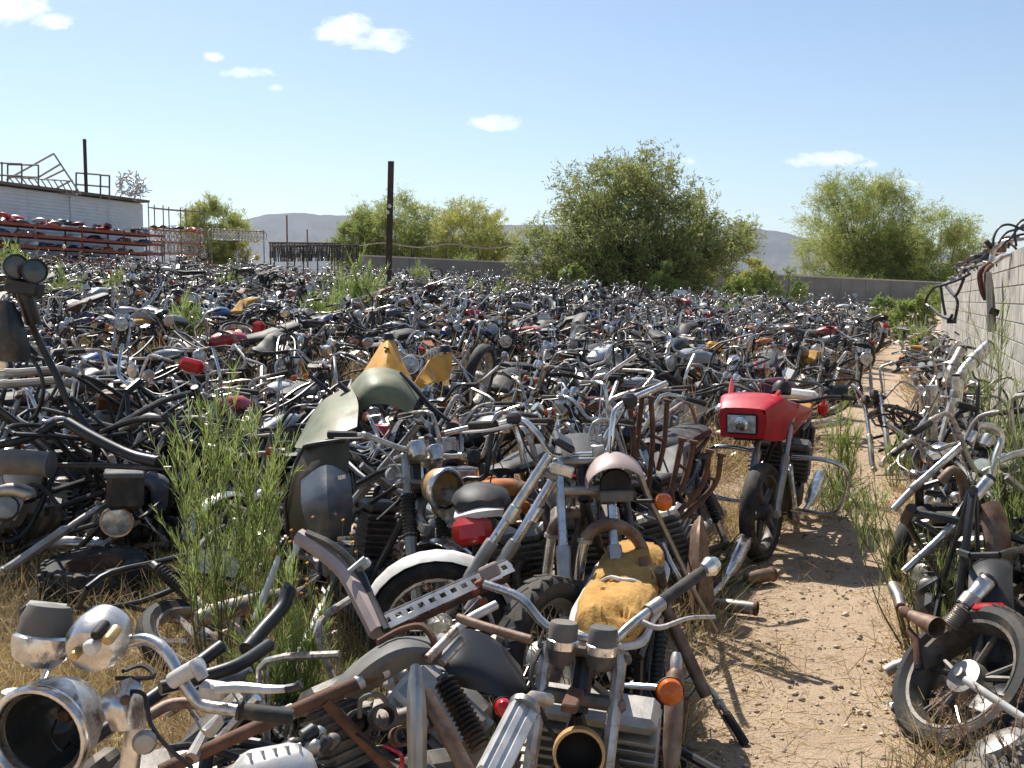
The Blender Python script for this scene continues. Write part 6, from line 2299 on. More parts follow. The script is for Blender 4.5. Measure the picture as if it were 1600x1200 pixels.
st10(MB().lathe([(.045, 0), (.038, .006), (.02, .008), (0, .008)], (.812, 0, .867), (1, 0, 0), 20)).obj('bulb_shield', 'chrome', b10)
st10(MB().box((.62, 0, .80), (.2, .2, .1), .02)).obj('lamp_housing', 'black_plastic', b10)
MB().lathe([(0, .05), (.04, .045), (.06, .02), (.062, -.03)], (.50, 0, 1.08), (-.3, 0, 1), 20).obj('gauge_pod', 'black_plastic', b10)
for s in (-1, 1):
    MB().curve([(.38, s * .10, .62), (.42, s * .30, .64), (.42, s * .43, .61), (.41, s * .47, .52), (.40, s * .45, .36), (.38, s * .38, .28), (.32, s * .13, .26)], .016, 4, 10).obj('crash_bar', 'chrome', b10)
    MB().tube([(.20, s * .36, 1.04), (.08, s * .43, 1.03)], .018, 12).obj('grip', 'rubber', b10)
    MB().curve([(.40, 0, .99), (.38, s * .14, 1.0), (.30, s * .28, 1.04), (.18, s * .37, 1.04)], .0125, 4, 8).obj('handlebar', 'black_metal', b10)
m_ = MB().curve([(.55, -.26, .92), (.58, -.34, .90)], .009, 2, 8).lathe([(0, -.03), (.035, -.025), (.045, 0), (.03, .025), (0, .035)], (.60, -.36, .90), (1, -.1, 0), 18).obj('turn_signal', 'chrome', b10)
MB().box((-.35, .22, .95), (.16, .02, .09), .01).obj('side_cover', 'red_paint', b10)
MB().curve([(-.72, -.16, .86), (-.86, -.16, 1.0), (-.9, 0, 1.02), (-.86, .16, 1.0), (-.72, .16, .86)], .011, 4, 8).obj('grab_rail', 'black_metal', b10)
MB().box((-.80, 0, .92), (.2, .28, .09), .03).obj('tail_cowl', 'white_plastic', b10)
MB().box((-.62, .20, .86), (.12, .07, .1), .02).obj('tail_light', 'red_lens', b10)
for y in (-.06, .06):
    pass

# ---- burnt black frame on the west side
rk = hroot('burnt_frame', 'black burnt motorcycle frame standing on end with twin gauges on top', 'motorcycle', (130, 700, 6.02))
BL = [([(-10, 452, 5.88), (20, 452, 5.88), (42, 490, 5.95), (62, 535, 6.02), (90, 590, 6.02), (105, 625, 6.02), (140, 672, 6.02), (170, 705, 6.02)], .022),
      ([(50, 560, 5.95), (62, 580, 5.95), (68, 610, 5.95), (58, 645, 6.02), (48, 655, 6.02)], .013),
      ([(0, 508, 6.02), (28, 525, 6.02), (58, 556, 6.02)], .017),
      ([(110, 620, 6.02), (145, 650, 6.09), (165, 668, 6.09), (205, 695, 6.16)], .013),
      ([(150, 655, 6.44), (180, 672, 6.44), (208, 690, 6.44)], .012)]
for pts, rad in BL:
    hpipe(rk, 'frame_tube', pts, rad * .95, 'black_metal', 10)
hsheet(rk, 'charred_panel', [[(-30, 478, 5.88), (10, 470, 5.81), (30, 492, 5.88)], [(-30, 520, 5.88), (15, 520, 5.77), (42, 530, 5.88)], [(-30, 560, 5.88), (20, 565, 5.81), (48, 560, 5.88)]], 'black_plastic', .01)
for q in ((24, 417, 5.81), (53, 424, 5.81)):
    g = hlathe(rk, 'gauge', q, (.55, -.8, .05), [(0, -.10), (.042, -.096), (.06, -.07), (.064, .02), (.07, .022), (.07, .04), (.062, .04)], 'black_plastic', 24)
    sub(hlathe(rk, 'gauge_face', q, (.55, -.8, .05), [(.062, .026), (0, .03)], 'dark_glass', 24), g)
hbox(rk, 'gauge_bracket', (38, 448, 5.88), (.2, .1, .09), 'black_plastic', (0, 10, 0))
hpipe(rk, 'steering_head', [(35, 450, 5.88), (45, 480, 5.91), (52, 505, 5.94)], .045, 'black_metal', 12, curve=False)
for k, (pts, rad, mt, lab) in enumerate((
        ([(105, 660, 5.74), (150, 686, 5.67), (205, 712, 5.60), (248, 722, 5.53)], .024, 'black_metal', 'thick black frame tube sloping down to the broom plant'),
        ([(-15, 698, 5.60), (45, 684, 5.67), (88, 660, 5.74)], .019, 'black_metal', 'bent black tube rising to the burnt frame'),
        ([(80, 727, 5.60), (170, 728, 5.57), (268, 733, 5.53)], .012, 'black_metal', 'thin straight black tube over a dark battery box'),
        ([(190, 673, 6.30), (215, 660, 6.23), (234, 651, 6.16), (255, 660, 6.16), (290, 692, 6.16)], .017, 'chrome_worn', 'bent grey tube above the broom plant top'),
        ([(-20, 722, 5.39), (30, 722, 5.39), (80, 726, 5.39)], .05, 'grey_plastic', 'fat dark air duct lying beside the thin black tube'),
        ([(140, 663, 6.86), (165, 656, 6.86), (195, 662, 6.86)], [.03, .055, .035], 'grey_plastic', 'dull grey canister wedged under black tubes'),
        ([(-15, 770, 5.46), (20, 765, 5.46), (45, 772, 5.46), (48, 778, 5.46)], [.02, .028, .03, .02], 'alloy', 'pale alloy casting under the dark air duct'),
        ([(225, 745, 6.16), (250, 760, 6.16), (250, 800, 6.16)], [.03, .05, .04], 'slate_paint', 'dark blue grey cover behind the broom plant'))):
    rt = hroot('bent_tube', lab, 'tube', pts[0])
    rad = [q * 1.35 for q in rad] if hasattr(rad, '__len__') else rad * 1.35
    hpipe(rt, 'tube_body', pts, rad, mt, 12)
    r_ = rad if not hasattr(rad, '__len__') else rad[-1]
    q0, q1 = W(*pts[-2]), W(*pts[-1])
    m = MB(rt.location)
    m.lathe([(r_ * 1.08, -.012), (r_ * 1.12, 0), (r_ * .85, .003), (0, .003)], q1, q1 - q0, 14)
    m.obj('tube_collar', mt, rt)
rt = hroot('battery_box', 'dark plastic battery box under the thin black tube', 'box', (198, 770, 5.74))
hbox(rt, 'box_body', (196, 765, 5.74), (.2, .16, .22), 'black_plastic', (0, 3, 20))
hbox(rt, 'box_lid', (194, 740, 5.71), (.21, .17, .03), 'slate_paint', (0, 3, 20))
q_ = random.Random(7)
Pb, bb, cb = spec(q_)
place_bike([t for t in Pb if t[0][0][0] in ('frame', 'engine', 'fork_leg', 'fork_yoke', 'wiring', 'shock_absorber')], bb, (.02, .02, .02),
           Matrix.Translation((-2.72, 6.15, .35)) @ Matrix.Rotation(R(35), 4, 'Z') @ Matrix.Rotation(R(-12), 4, 'X') @ Matrix.Rotation(R(-62), 4, 'Y'), .2, 'sooty chassis reared up on its tail beside the burnt frame', None)
WEST = [(-1.95, 6.25, 170, 34, -.12), (-2.6, 6.4, 20, -35, -.1), (-1.6, 6.75, 200, 18, -.15), (-2.35, 7.0, 250, -14, -.15), (-3.4, 6.7, 300, 25, -.1), (-1.15, 6.6, 230, 10, -.15), (-3.1, 6.15, 280, -58, -.05), (-2.95, 7.3, 270, 8, -.15)]
wl = ['sooty black wreck leaning under the burnt frame', 'tipped wreck beside the dark air duct', 'leaning wreck with its fork by the brown panel behind the broom', 'leaning wreck behind the burnt frame with bare fork', 'tilted wreck at the yard edge behind the twin gauges', 'upright stripped wreck behind the olive fairing', 'wreck tipped far over beside the charred panel', 'stripped wreck behind the bent grey tube']
for k, (x, y, yw, ln, dz) in enumerate(WEST):
    wreck(x, y, yw, ln, dz, wl[k], 500 + k, steer=random.Random(k).uniform(-20, 20), tweak=(.02, .018, .017) if k != 2 else (.09, .03, .02))
for k, (x, y, yw, ln, dz) in enumerate(((-1.25, 5.5, 85, 66, -.02), (-.95, 5.1, 75, -62, -.05), (-1.65, 6.1, 80, 40, -.1), (-.95, 5.6, 150, 58, 0))):
    wreck(x, y, yw, ln, dz, ['toppled dark wreck just behind the tall broom plant', 'toppled dark wreck between the broom plant and slate panel', 'leaning dark wreck behind the broom beside the battery box', 'toppled dark wreck below the olive fairing'][k], 720 + k, skip=('mirror', 'gauge', 'seat', 'headlight'), tweak=(.03, .035, .04))
MID = [(-.25, 6.7, 262, 6, -.15), (.42, 6.9, 275, -7, -.1), (.02, 5.75, 250, 9, -.17), (.78, 6.25, 240, -5, -.1), (.55, 5.35, 255, 12, -.17), (1.0, 7.3, 250, 4, -.12), (-.85, 7.1, 285, -10, -.15), (1.0, 5.5, 245, 20, -.17), (.2, 5.0, 240, 14, -.17)]
ml = ['stripped wreck behind the yellow shrouds', 'wreck with handlebars just behind the header pipes', 'wreck standing behind the raked chrome fork', 'wreck between header pipes and the red motorcycle', 'wreck tucked behind the pinkish cowl', 'wreck directly behind the red motorcycle fairing', 'wreck behind the tall yellow shroud', 'leaning wreck behind the bent rusty header pipes', 'low wreck in front of the header pipes']
for k, (x, y, yw, ln, dz) in enumerate(MID):
    wreck(x, y, yw, ln, dz, ml[k], 640 + k, steer=random.Random(k + 50).uniform(-20, 20))

# ---- loose bits in the middle ground
bh = hroot('bent_handlebar', 'long chrome handlebar lying over dead brush before the red lens', 'handlebar', (700, 676, 4.8))
hpipe(bh, 'bar_tube', [(692, 678, 4.75), (740, 667, 4.78), (785, 660, 4.8), (802, 665, 4.85), (812, 690, 4.85), (818, 725, 4.85)], .0135, 'chrome', 12)
hpipe(bh, 'bar_end', [(690, 678.5, 4.75), (695, 677.5, 4.75)], .0145, 'rust', 12, curve=False)
tw = hroot('upright_wheel', 'worn grey tyre standing upright beside the folded yellow shroud', 'wheel', (748, 640, 9.2))
cw = W(748, 590, 9.4)
ty, rim = p_wheel(V((0, 0, 0)), 0, .32)
Mx = Matrix.Translation(cw) @ Matrix.Rotation(R(72), 4, 'Z') @ Matrix.Rotation(R(12), 4, 'X')
for mb, n_, mt in ((ty, 'tyre', 'rubber'), (rim, 'rim', 'chrome_worn')):
    m = MB(tw.location); m.M = Mx; m.add(mb.v, mb.f); m.obj(n_, mt, tw)
for (q, sz, mt, rot, nm, lab) in (((1048, 520, 22), (.24, .2, .3), 'bright_yellow', (0, 5, 20), 'side_panel', 'bright yellow side panel standing among chrome wrecks'), ((1028, 522, 22), (.13, .1, .3), 'bright_yellow', (0, 0, 0), 'side_panel', 'narrow bright yellow panel beside the larger yellow one'),
                                  ((1117, 541, 17), (.26, .2, .15), 'yellow_plastic', (0, 8, 10), 'seat_foam', 'torn block of yellow seat foam on the wrecks'), ((404, 514, 16), (.18, .14, .24), 'red_lens', (0, 10, 0), 'red_box', 'bright red tail lamp lying by a dark tyre'),
                                  ((300, 571, 9.3), (.22, .1, .12), 'red_lens', (0, 14, 0), 'red_box', 'red and white tail lamp beside orange foam')):
    rt = hroot(nm, lab, 'part', q)
    hbox(rt, 'shell', q, sz, mt, rot, min(sz) * .3)
    hbox(rt, 'bracket', (q[0], q[1] + 8, q[2] + .08), (sz[0] * .6, sz[1] * .6, sz[2] * .6), 'white_plastic' if 'lamp' in lab else 'black_metal', rot)
for (q, ax, R_, lab) in (((372, 522, 16), (.3, -.5, .9), .30, 'flat dark tyre lying beside the bright red tail lamp'), ((682, 428, 46), (.5, -1, .1), .3, 'dark wheel perched on the rows before the back wall'), ((318, 398, 54), (.3, -1, .3), .3, 'dark wheel on the heap below the rim rail')):
    rt = hroot('spare_wheel', lab, 'wheel', q)
    ty, rim = p_wheel(V((0, 0, 0)), 0, R_)
    Mx = Matrix.Translation(W(*q)) @ V(ax).normalized().to_track_quat('Y', 'Z').to_matrix().to_4x4()
    for mb, n_, mt in ((ty, 'tyre', 'rubber'), (rim, 'rim', 'chrome_worn')):
        m = MB(rt.location); m.M = Mx; m.add(mb.v, mb.f); m.obj(n_, mt, rt)
rt = hroot('brown_seat', 'long faded brown seat lying on top of the wrecks', 'seat', (112, 480, 18))
sm_ = p_seat(0)
m = MB(rt.location); m.M = Matrix.Translation(W(112, 483, 18)) @ Matrix.Rotation(R(160), 4, 'Z') @ Matrix.Rotation(R(14), 4, 'Y') @ Matrix.Translation((.45, 0, -.85))
m.add(sm_.v, sm_.f)
m.obj('cushion', 'brown_vinyl', rt)
m = MB(rt.location); m.M = Matrix.Translation(W(112, 483, 18)) @ Matrix.Rotation(R(160), 4, 'Z') @ Matrix.Rotation(R(14), 4, 'Y') @ Matrix.Translation((.45, 0, -.85))
m.box((-.3, 0, .87), (.12, .3, .012))
m.obj('seat_strap', 'chrome', rt)
rt = hroot('a_frame', 'dark steel tripod of poles standing before the mesquite', 'frame stand', (1005, 452, 40))
for a, b in (((1007, 444, 40), (985, 478, 39.5)), ((1007, 444, 40), (1040, 472, 40.3)), ((1007, 444, 40), (1020, 475, 39))):
    p_, q_ = W(*a), W(*b)
    q_.z = ground(q_.x, q_.y)
    MB(rt.location).tube([p_, q_], .05, 6).obj('leg', 'steel_post', rt)
rt = hroot('pale_sheet', 'pale square sheet leaning beside the light green bush', 'panel', (1063, 463, 50))
hbox(rt, 'sheet', (1063, 463, 50), (.62, .03, .62), 'corrugated', (-8, 3, 4), .006)
hbox(rt, 'prop', (1063, 468, 50.15), (.06, .04, .7), 'wood', (-8, 3, 4))

# ================================================================== east strip between path and wall
rs = random.Random(88)
EL = ['{} wreck from the alloy wheel along the foot of the block wall'.format(w) for w in ('first', 'second', 'third', 'fourth', 'fifth', 'sixth', 'seventh', 'eighth', 'ninth', 'tenth', 'eleventh', 'twelfth', 'thirteenth', 'fourteenth', 'fifteenth', 'sixteenth', 'seventeenth', 'eighteenth', 'nineteenth', 'twentieth', 'twenty first', 'twenty second')]
Yc = 4.7
k = 0
while Yc < 32 and k < 22:
    L_ = rs.uniform(.40, .62) + (.1 if Yc < 6 else 0)
    X = .384 * Yc + L_
    yaw = math.degrees(math.atan2(WD.y, WD.x)) + rs.choice([0, 180]) + rs.gauss(0, 22)
    wreck(X, Yc, yaw, rs.uniform(8, 40) * rs.choice([-1, 1]), -.17, EL[k], 900 + k, skip=('fuel_tank', 'seat') if k < 6 else ('fuel_tank',), steer=rs.uniform(-25, 25), tweak=(.03, .028, .03))
    Yc += .72 + .045 * Yc
    k += 1
EP = [([(1396, 796, 5.5), (1430, 760, 5.5), (1510, 690, 5.55)], .02, 'chrome', 'fork_tube', 'long chrome fork leg slanting over straw beside the path'),
      ([(1412, 893, 4.5), (1480, 830, 4.55), (1500, 805, 4.57), (1548, 745, 4.6)], [.016, .018, .026, .028], 'chrome', 'fork_tube', 'chrome fork leg with thick upper slanting to the wheel'),
      ([(1455, 602, 8.0), (1456, 640, 8.0), (1456, 690, 8.0)], .045, 'chrome', 'fork_tube', 'bright upright fork tube standing by the path end'),
      ([(1493, 640, 8.6), (1500, 590, 8.7), (1522, 563, 8.8), (1545, 540, 8.9)], [.045, .045, .055, .055], 'chrome', 'fork_tube', 'thick chrome fork leaning on the block wall'),
      ([(1478, 600, 10.5), (1490, 570, 10.6), (1503, 545, 10.7)], .05, 'chrome_worn', 'fork_tube', 'worn twin fork leaning on the wall near the hanging frame'),
      ([(1485, 650, 7.9), (1492, 615, 7.9), (1494, 585, 7.9)], .03, 'chrome', 'fork_tube', 'slim chrome tube standing between the upright forks'),
      ([(1470, 752, 5.1), (1490, 735, 5.1), (1505, 755, 5.1), (1508, 790, 5.1)], .026, 'rusty_pipe', 'bent_tube', 'grey bent tube looped under the slanting fork'),
      ([(1530, 665, 5.0), (1552, 668, 5.0), (1565, 685, 5.0), (1556, 715, 4.95), (1548, 750, 4.9)], .018, 'chrome', 'bent_handlebar', 'hooked chrome handlebar rising above the slanting fork'),
      ([(1560, 720, 4.9), (1585, 710, 4.9), (1620, 703, 4.9)], .018, 'chrome', 'bent_handlebar', 'bright chrome bar end pointing at the block wall'),
      ([(1495, 632, 6.3), (1512, 636, 6.3), (1528, 640, 6.3)], [.022, .024, .02], 'rubber', 'loose_grip', 'black rubber grip on a bar beside pale straw'),
      ([(1545, 790, 4.5), (1555, 820, 4.45), (1562, 870, 4.4), (1560, 890, 4.4)], [.05, .055, .05, .04], 'rusty_pipe', 'exhaust_box', 'fat grey exhaust box standing among green weeds'),
      ([(1540, 895, 4.35), (1560, 885, 4.3), (1600, 900, 4.3)], .045, 'black_metal', 'bent_tube', 'thick black tube below the fat exhaust box'),
      ([(1508, 1062, 3.3), (1550, 1090, 3.2), (1625, 1140, 3.1)], .014, 'white_plastic', 'bent_tube', 'straight white pole lying over the alloy wheel'),
      ([(1490, 975, 3.95), (1515, 940, 3.95), (1545, 905, 4.0)], [.022, .034, .036], 'chrome', 'fork_tube', 'chrome fork slider above the megaphone exhaust'),
      ([(1395, 915, 4.4), (1405, 935, 4.3), (1408, 950, 4.2)], [.024, .024, .02], 'alloy', 'pipe_stub', 'short silver pipe stub beside the megaphone exhaust'),
      ([(1420, 985, 4.0), (1432, 1000, 3.95), (1436, 1045, 3.9)], [.014, .016, .018], 'rust', 'bent_tube', 'rusty upright bar beside the alloy wheel'),
      ([(1384, 1050, 4.1), (1398, 1042, 4.1), (1420, 1035, 4.1)], .025, 'alloy', 'pipe_stub', 'silver corrugated pipe lying on the path edge'),
      ([(1545, 735, 5.6), (1570, 760, 5.6), (1600, 740, 5.6)], [.05, .09, .07], 'black_plastic', 'dark_cover', 'large dark cover against the wall behind the hooked bar')]
for pts, rad, mt, nm, lab in EP:
    rt = hroot(nm, lab, 'part', pts[0])
    bd = hpipe(rt, 'tube_body', pts, rad, mt, 14, curve=len(pts) > 3)
    rl = rad if hasattr(rad, '__len__') else [rad] * len(pts)
    for i in range(1, len(pts) - 1):
        if nm == 'fork_tube':
            hlathe(rt, 'collar', pts[i], W(*pts[i + 1]) - W(*pts[i - 1]), [(rl[i] * 1.0, -.03), (rl[i] * 1.18, -.025), (rl[i] * 1.18, .02), (rl[i], .028)], 'alloy', 14)
    q0, q1 = W(*pts[-2]), W(*pts[-1])
    MB(rt.location).lathe([(rl[-1] * 1.0, -.015), (rl[-1] * 1.1, 0), (rl[-1] * .9, .004), (0, .004)], q1, q1 - q0, 14).obj('end_cap', 'black_metal' if nm != 'pipe_stub' else 'rust', rt)
mg = hroot('megaphone_exhaust', 'short conical exhaust with open dark mouth beside the alloy wheel', 'exhaust', (1445, 975, 3.9))
a, b = W(1408, 953, 4.05), W(1464, 981, 3.85)
MB(mg.location).lathe([(.016, 0), (.02, (b - a).length * .3), (.042, (b - a).length), (.039, (b - a).length), (.018, (b - a).length * .3)], a, b - a, 22, closed=True).obj('cone', 'rusty_pipe', mg)
MB(mg.location).lathe([(.02, .01), (.023, .02), (.023, .05), (.02, .06)], a, b - a, 18).obj('clamp', 'rust', mg)
sp_ = hroot('fork_spring', 'steel fork spring beside the megaphone exhaust', 'spring', (1500, 985, 3.9))
pts, rs_ = [], []
for i in range(21):
    t = i / 20
    pts.append((1484 + 22 * t, 978 - 28 * t, 3.92)); rs_.append(.034 if i % 2 else .026)
hpipe(sp_, 'coil', pts, rs_, 'chrome_worn', 14, curve=False)
hpipe(sp_, 'core', [(1480, 984, 3.92), (1508, 948, 3.92)], .02, 'rusty_pipe', 10, curve=False)
lp = hroot('lamp_bowl', 'small black lamp bowl lying on gravel below the alloy wheel', 'lamp', (1395, 1118, 3.9))
hlathe(lp, 'bowl', (1397, 1118, 4.0), (-.6, -.5, .7), [(0, -.05), (.04, -.045), (.06, -.01), (.062, .01), (.055, .012)], 'black_plastic', 20)
hlathe(lp, 'lens', (1397, 1118, 4.0), (-.6, -.5, .7), [(.055, .01), (.03, .018), (0, .02)], 'lens_glass', 20)

# ---- things hung on and piled on the block wall
hf = thing('hanging_chassis', 'black motorcycle chassis hooked over the top of the block wall', 'chassis', wall_pt(22, .25, .1))
for pts in ([(1460, 448), (1475, 445), (1500, 436), (1515, 428)], [(1461, 448), (1450, 462), (1447, 474), (1453, 480)], [(1470, 447), (1473, 470), (1477, 492)], [(1478, 447), (1485, 455), (1496, 470), (1494, 490), (1491, 503)],
            [(1506, 436), (1498, 455), (1492, 464)], [(1453, 478), (1468, 492), (1480, 498), (1492, 500)], [(1482, 502), (1488, 492)]):
    hpipe(hf, 'frame_tube', [(x, y, 20.3 - (x - 1470) * .03) for x, y in pts], .028, 'black_metal', 8)
hbox(hf, 'bracket', (1487, 501, 19.8), (.18, .06, .11), 'black_metal')
he = thing('hanging_exhaust', 'rusty header and pale muffler hanging on the block wall', 'exhaust', wall_pt(13, .2, .1))
hpipe(he, 'header_pipe', [(1546, 412, 13.0), (1535, 420, 12.9), (1531, 432, 12.9), (1535, 455, 12.9), (1541, 468, 12.9)], .035, 'rust', 10)
hpipe(he, 'header_pipe', [(1550, 414, 13.0), (1542, 422, 12.8), (1541, 440, 12.8), (1546, 470, 12.8)], .03, 'rust', 10)
hpipe(he, 'muffler', [(1545, 425, 12.7), (1546, 445, 12.7), (1548, 470, 12.7), (1550, 518, 12.7)], [.03, .045, .05, .055], 'alloy', 14, curve=False)
hbox(he, 'mount_bracket', (1553, 487, 12.6), (.12, .05, .08), 'black_metal', (0, 20, 0))
hw = thing('chrome_rail', 'arched chrome crash rail resting on the wall top', 'rail', wall_pt(11.5, .1, 2.1))
hpipe(hw, 'rail_tube', [(1549, 408, 12.2), (1551, 395, 12.2), (1558, 384, 12.1), (1575, 376, 12.0), (1610, 371, 11.8)], .03, 'chrome', 12)
hpipe(hw, 'rail_tube', [(1556, 410, 12.0), (1570, 400, 11.9), (1590, 395, 11.6), (1612, 392, 11.4)], .026, 'chrome', 12)
hpipe(hw, 'grip', [(1540, 376, 12.2), (1546, 383, 12.2), (1551, 388, 12.2)], .03, 'rubber', 10, curve=False)
wc = thing('cable_coil', 'looping black cables bristling from the wall top', 'cable', wall_pt(11.5, 0, 2.1))
for k, pts in enumerate(([(1552, 385), (1553, 370), (1562, 355), (1578, 351), (1600, 360)], [(1588, 385), (1586, 362), (1594, 346), (1615, 340)], [(1560, 380), (1572, 364), (1590, 358), (1612, 352)], [(1566, 384), (1580, 372), (1600, 366), (1620, 372)], [(1575, 388), (1582, 368), (1598, 352), (1618, 349)])):
    hpipe(wc, 'cable', [(x, y, 11.6 + .1 * k) for x, y in pts], .014, 'black_plastic', 6)
rw = random.Random(66)
hp_ = thing('wall_top_scrap', 'low pile of dark tangled engine scrap on top of the block wall', 'scrap', wall_pt(20, -.1, 2.1))
for i in range(70):
    Yw = rw.uniform(13, 28)
    c = wall_pt(Yw, -.1 + rw.uniform(-.1, .1), 2.1 + rw.random() ** 1.5 * .38)
    m = MB(hp_.location)
    if i % 2:
        e = V((rw.gauss(0, 1), rw.gauss(0, 1), rw.gauss(0, .5))).normalized() * .16
        m.curve([c - e, c + V((0, 0, .05)), c + e + V((0, 0, rw.uniform(-.05, .1)))], .016, 3, 6)
        m.obj('bent_tube', rw.choice(['black_metal', 'engine_metal', 'chrome_worn', 'rust']), hp_)
    else:
        m.box(c, (rw.uniform(.08, .25), rw.uniform(.08, .2), rw.uniform(.06, .16)), None, Matrix.Rotation(rw.uniform(0, 3), 3, 'Z') @ Matrix.Rotation(rw.gauss(0, .5), 3, 'X'))
        m.obj('engine_lump', rw.choice(['black_metal', 'engine_metal', 'grey_plastic', 'rusty_pipe']), hp_)

# ---- loads on the red rack and shelf
rk_ = random.Random(17)
tm = [p_tank(k) for k in range(3)]
sm2 = [p_seat(k) for k in range(2)]
CN = [('black', (.015, .015, .016)), ('black', (.015, .015, .016)), ('black', (.02, .02, .02)), ('red', (.40, .02, .02)), ('white', (.62, .6, .58)), ('dark blue', (.02, .04, .15)), ('maroon', (.12, .015, .02)), ('silver grey', (.33, .33, .34)), ('orange', (.5, .13, .03))]
tmesh = [t.mesh('fuel_tank', 'paint') for t in tm]
for i in range(250):
    s = rk_.uniform(1.5, 24)
    lvl = rk_.choice([0, 1, 1, 2, 3, 0])
    c = bld(s, rk_.uniform(1.45, 2.15), (4.70, 5.20, 4.16, 3.63)[lvl] + .01)
    if lvl == 1 and rk_.random() < .4:
        c.z += .2
    nm, colr = rk_.choice(CN)
    o = bpy.data.objects.new('fuel_tank', tmesh[i % 3])
    COL.objects.link(o)
    o.color = (*colr, 1)
    sc_ = rk_.uniform(.9, 1.6)
    o.matrix_world = Matrix.Translation(c) @ Matrix.Rotation(rk_.uniform(0, 6.3), 4, 'Z') @ Matrix.Rotation(rk_.gauss(0, .4), 4, 'X') @ Matrix.Scale(sc_, 4) @ Matrix.Translation((-.1, 0, -.82))
    tag(o, f'{nm} motorcycle tank ' + ('on the second deck of the red rack', 'piled on the top deck of the red rack', 'on the third deck of the red rack', 'on the bottom deck of the red rack')[lvl], 'fuel tank', 'tanks stored on the red rack')
for i in range(9):
    t = (i + .5) / 9
    q = W(232, 330, 60.5).lerp(W(312, 330, 63.5), t)
    nm, colr = CN[(i * 4 + 2) % 9]
    o = bpy.data.objects.new('fuel_tank', tmesh[i % 3])
    COL.objects.link(o)
    o.color = (*colr, 1)
    o.matrix_world = Matrix.Translation((q.x, q.y + .4, 5.81)) @ Matrix.Rotation(rk_.uniform(0, 6.3), 4, 'Z') @ Matrix.Scale(1.3, 4) @ Matrix.Translation((-.1, 0, -.82))
    tag(o, f'{nm} motorcycle tank on the upper steel shelf above the rims', 'fuel tank', 'tanks on the steel shelf')
# ================================================================== weeds, straw, stones
def gz(px, py):
    return G(px, py)


b = gz(372, 985)
make_broom('desert_broom', 'tall bright green broom plant rising between black tubes and olive fairing', W(352, 960, 3.95) * V((1, 1, 0)) if False else V((W(352, 960, 3.9).x, 3.9, ground(-1, 3.9))), 1.40, .46, 16, 5400, 1, (.06, .003), low=.48)
p_ = W(455, 985, 3.5)
make_broom('desert_broom', 'low green broom plant with orange flowers around the swinging arm', V((p_.x, 3.45, 0)), .66, .34, 13, 3000, 2, (.075, .0036))
p_ = W(1440, 985, 4.6)
make_broom('desert_broom', 'sparse straggling broom plant arching over the dirt path', V((p_.x, 4.7, 0)), .9, .5, 8, 600, 3, (.07, .003), lean=(-.28, 0))
p_ = W(1480, 900, 4.5)
make_broom('desert_broom', 'pale dry broom stalks leaning along the slanting fork', V((p_.x, 4.45, 0)), .6, .35, 8, 1100, 4, (.08, .003), lean=(.45, .1))
p_ = W(1590, 900, 4.9)
make_broom('desert_broom', 'green broom plant against the block wall by the exhaust box', V((p_.x, 5.0, 0)), 1.0, .5, 12, 2000, 5, (.08, .0036))
p_ = W(1580, 760, 7.2)
make_broom('desert_broom', 'tall sparse broom plant standing against the block wall', V((p_.x - .1, 7.3, 0)), 1.5, .6, 11, 1300, 6, (.09, .004))
p_ = W(1312, 745, 8.4)
make_broom('desert_broom', 'green broom plant beside the red motorcycle tail', V((p_.x, 8.3, ground(p_.x, 8.3))), .75, .32, 10, 1400, 7, (.08, .0045))
p_ = W(1340, 750, 7.2)
make_broom('desert_broom', 'small broom sprig growing on the path', V((p_.x, 7.1, 0)), .45, .3, 6, 350, 8, (.07, .0035))
p_ = W(1385, 720, 9.0)
make_broom('desert_broom', 'small green sprig at the wall side of the path', V((p_.x, 8.8, 0)), .5, .25, 6, 450, 9, (.07, .004))
for k, (px, Y, H, w, nb, lab) in enumerate((
        (555, 21, 1.75, 1.5, 5200, 'wide green broom bush in the rows before the steel post'), (505, 19.5, 1.25, 1.0, 3000, 'smaller broom bush beside the wide one in the rows'), (367, 33, 1.3, 1.0, 1800, 'green broom bush deep among the wrecks below the rims'),
        (85, 24, 1.2, 1.5, 2000, 'green broom bush behind the twin gauges'), (12, 27, 1.6, 1.5, 2000, 'green broom bush below the red rack'), (190, 27, 1.1, .8, 1500, 'dull green broom bush beside brown weeds'),
        (655, 55, 1.9, 1.4, 1500, 'broom bush growing at the foot of the steel post row'), (785, 38, 1.1, 1.0, 1300, 'broom bush among wrecks before the grey wall'), (740, 42, 1.2, .9, 1300, 'small broom bush among wrecks beside the mesquite'),
        (910, 46, 1.1, .9, 1200, 'broom bush among wrecks before the mesquite'), (1140, 36, 1.0, 1.0, 1200, 'broom bush among wrecks before the olive bush'), (1220, 30, .9, .7, 1000, 'broom bush at the end of the wreck rows'),
        (1430, 24, 1.1, .9, 1500, 'broom bush by the wall behind the hanging frame'), (290, 17, 1.0, .6, 1300, 'broom bush between wrecks near the flat tyre'))):
    X = (px - 800) / F * Y
    make_broom('desert_broom', lab, V((X, Y, ground(X, Y))), H, w, 22, nb, 20 + k, (.16, .012 if Y < 25 else .022))


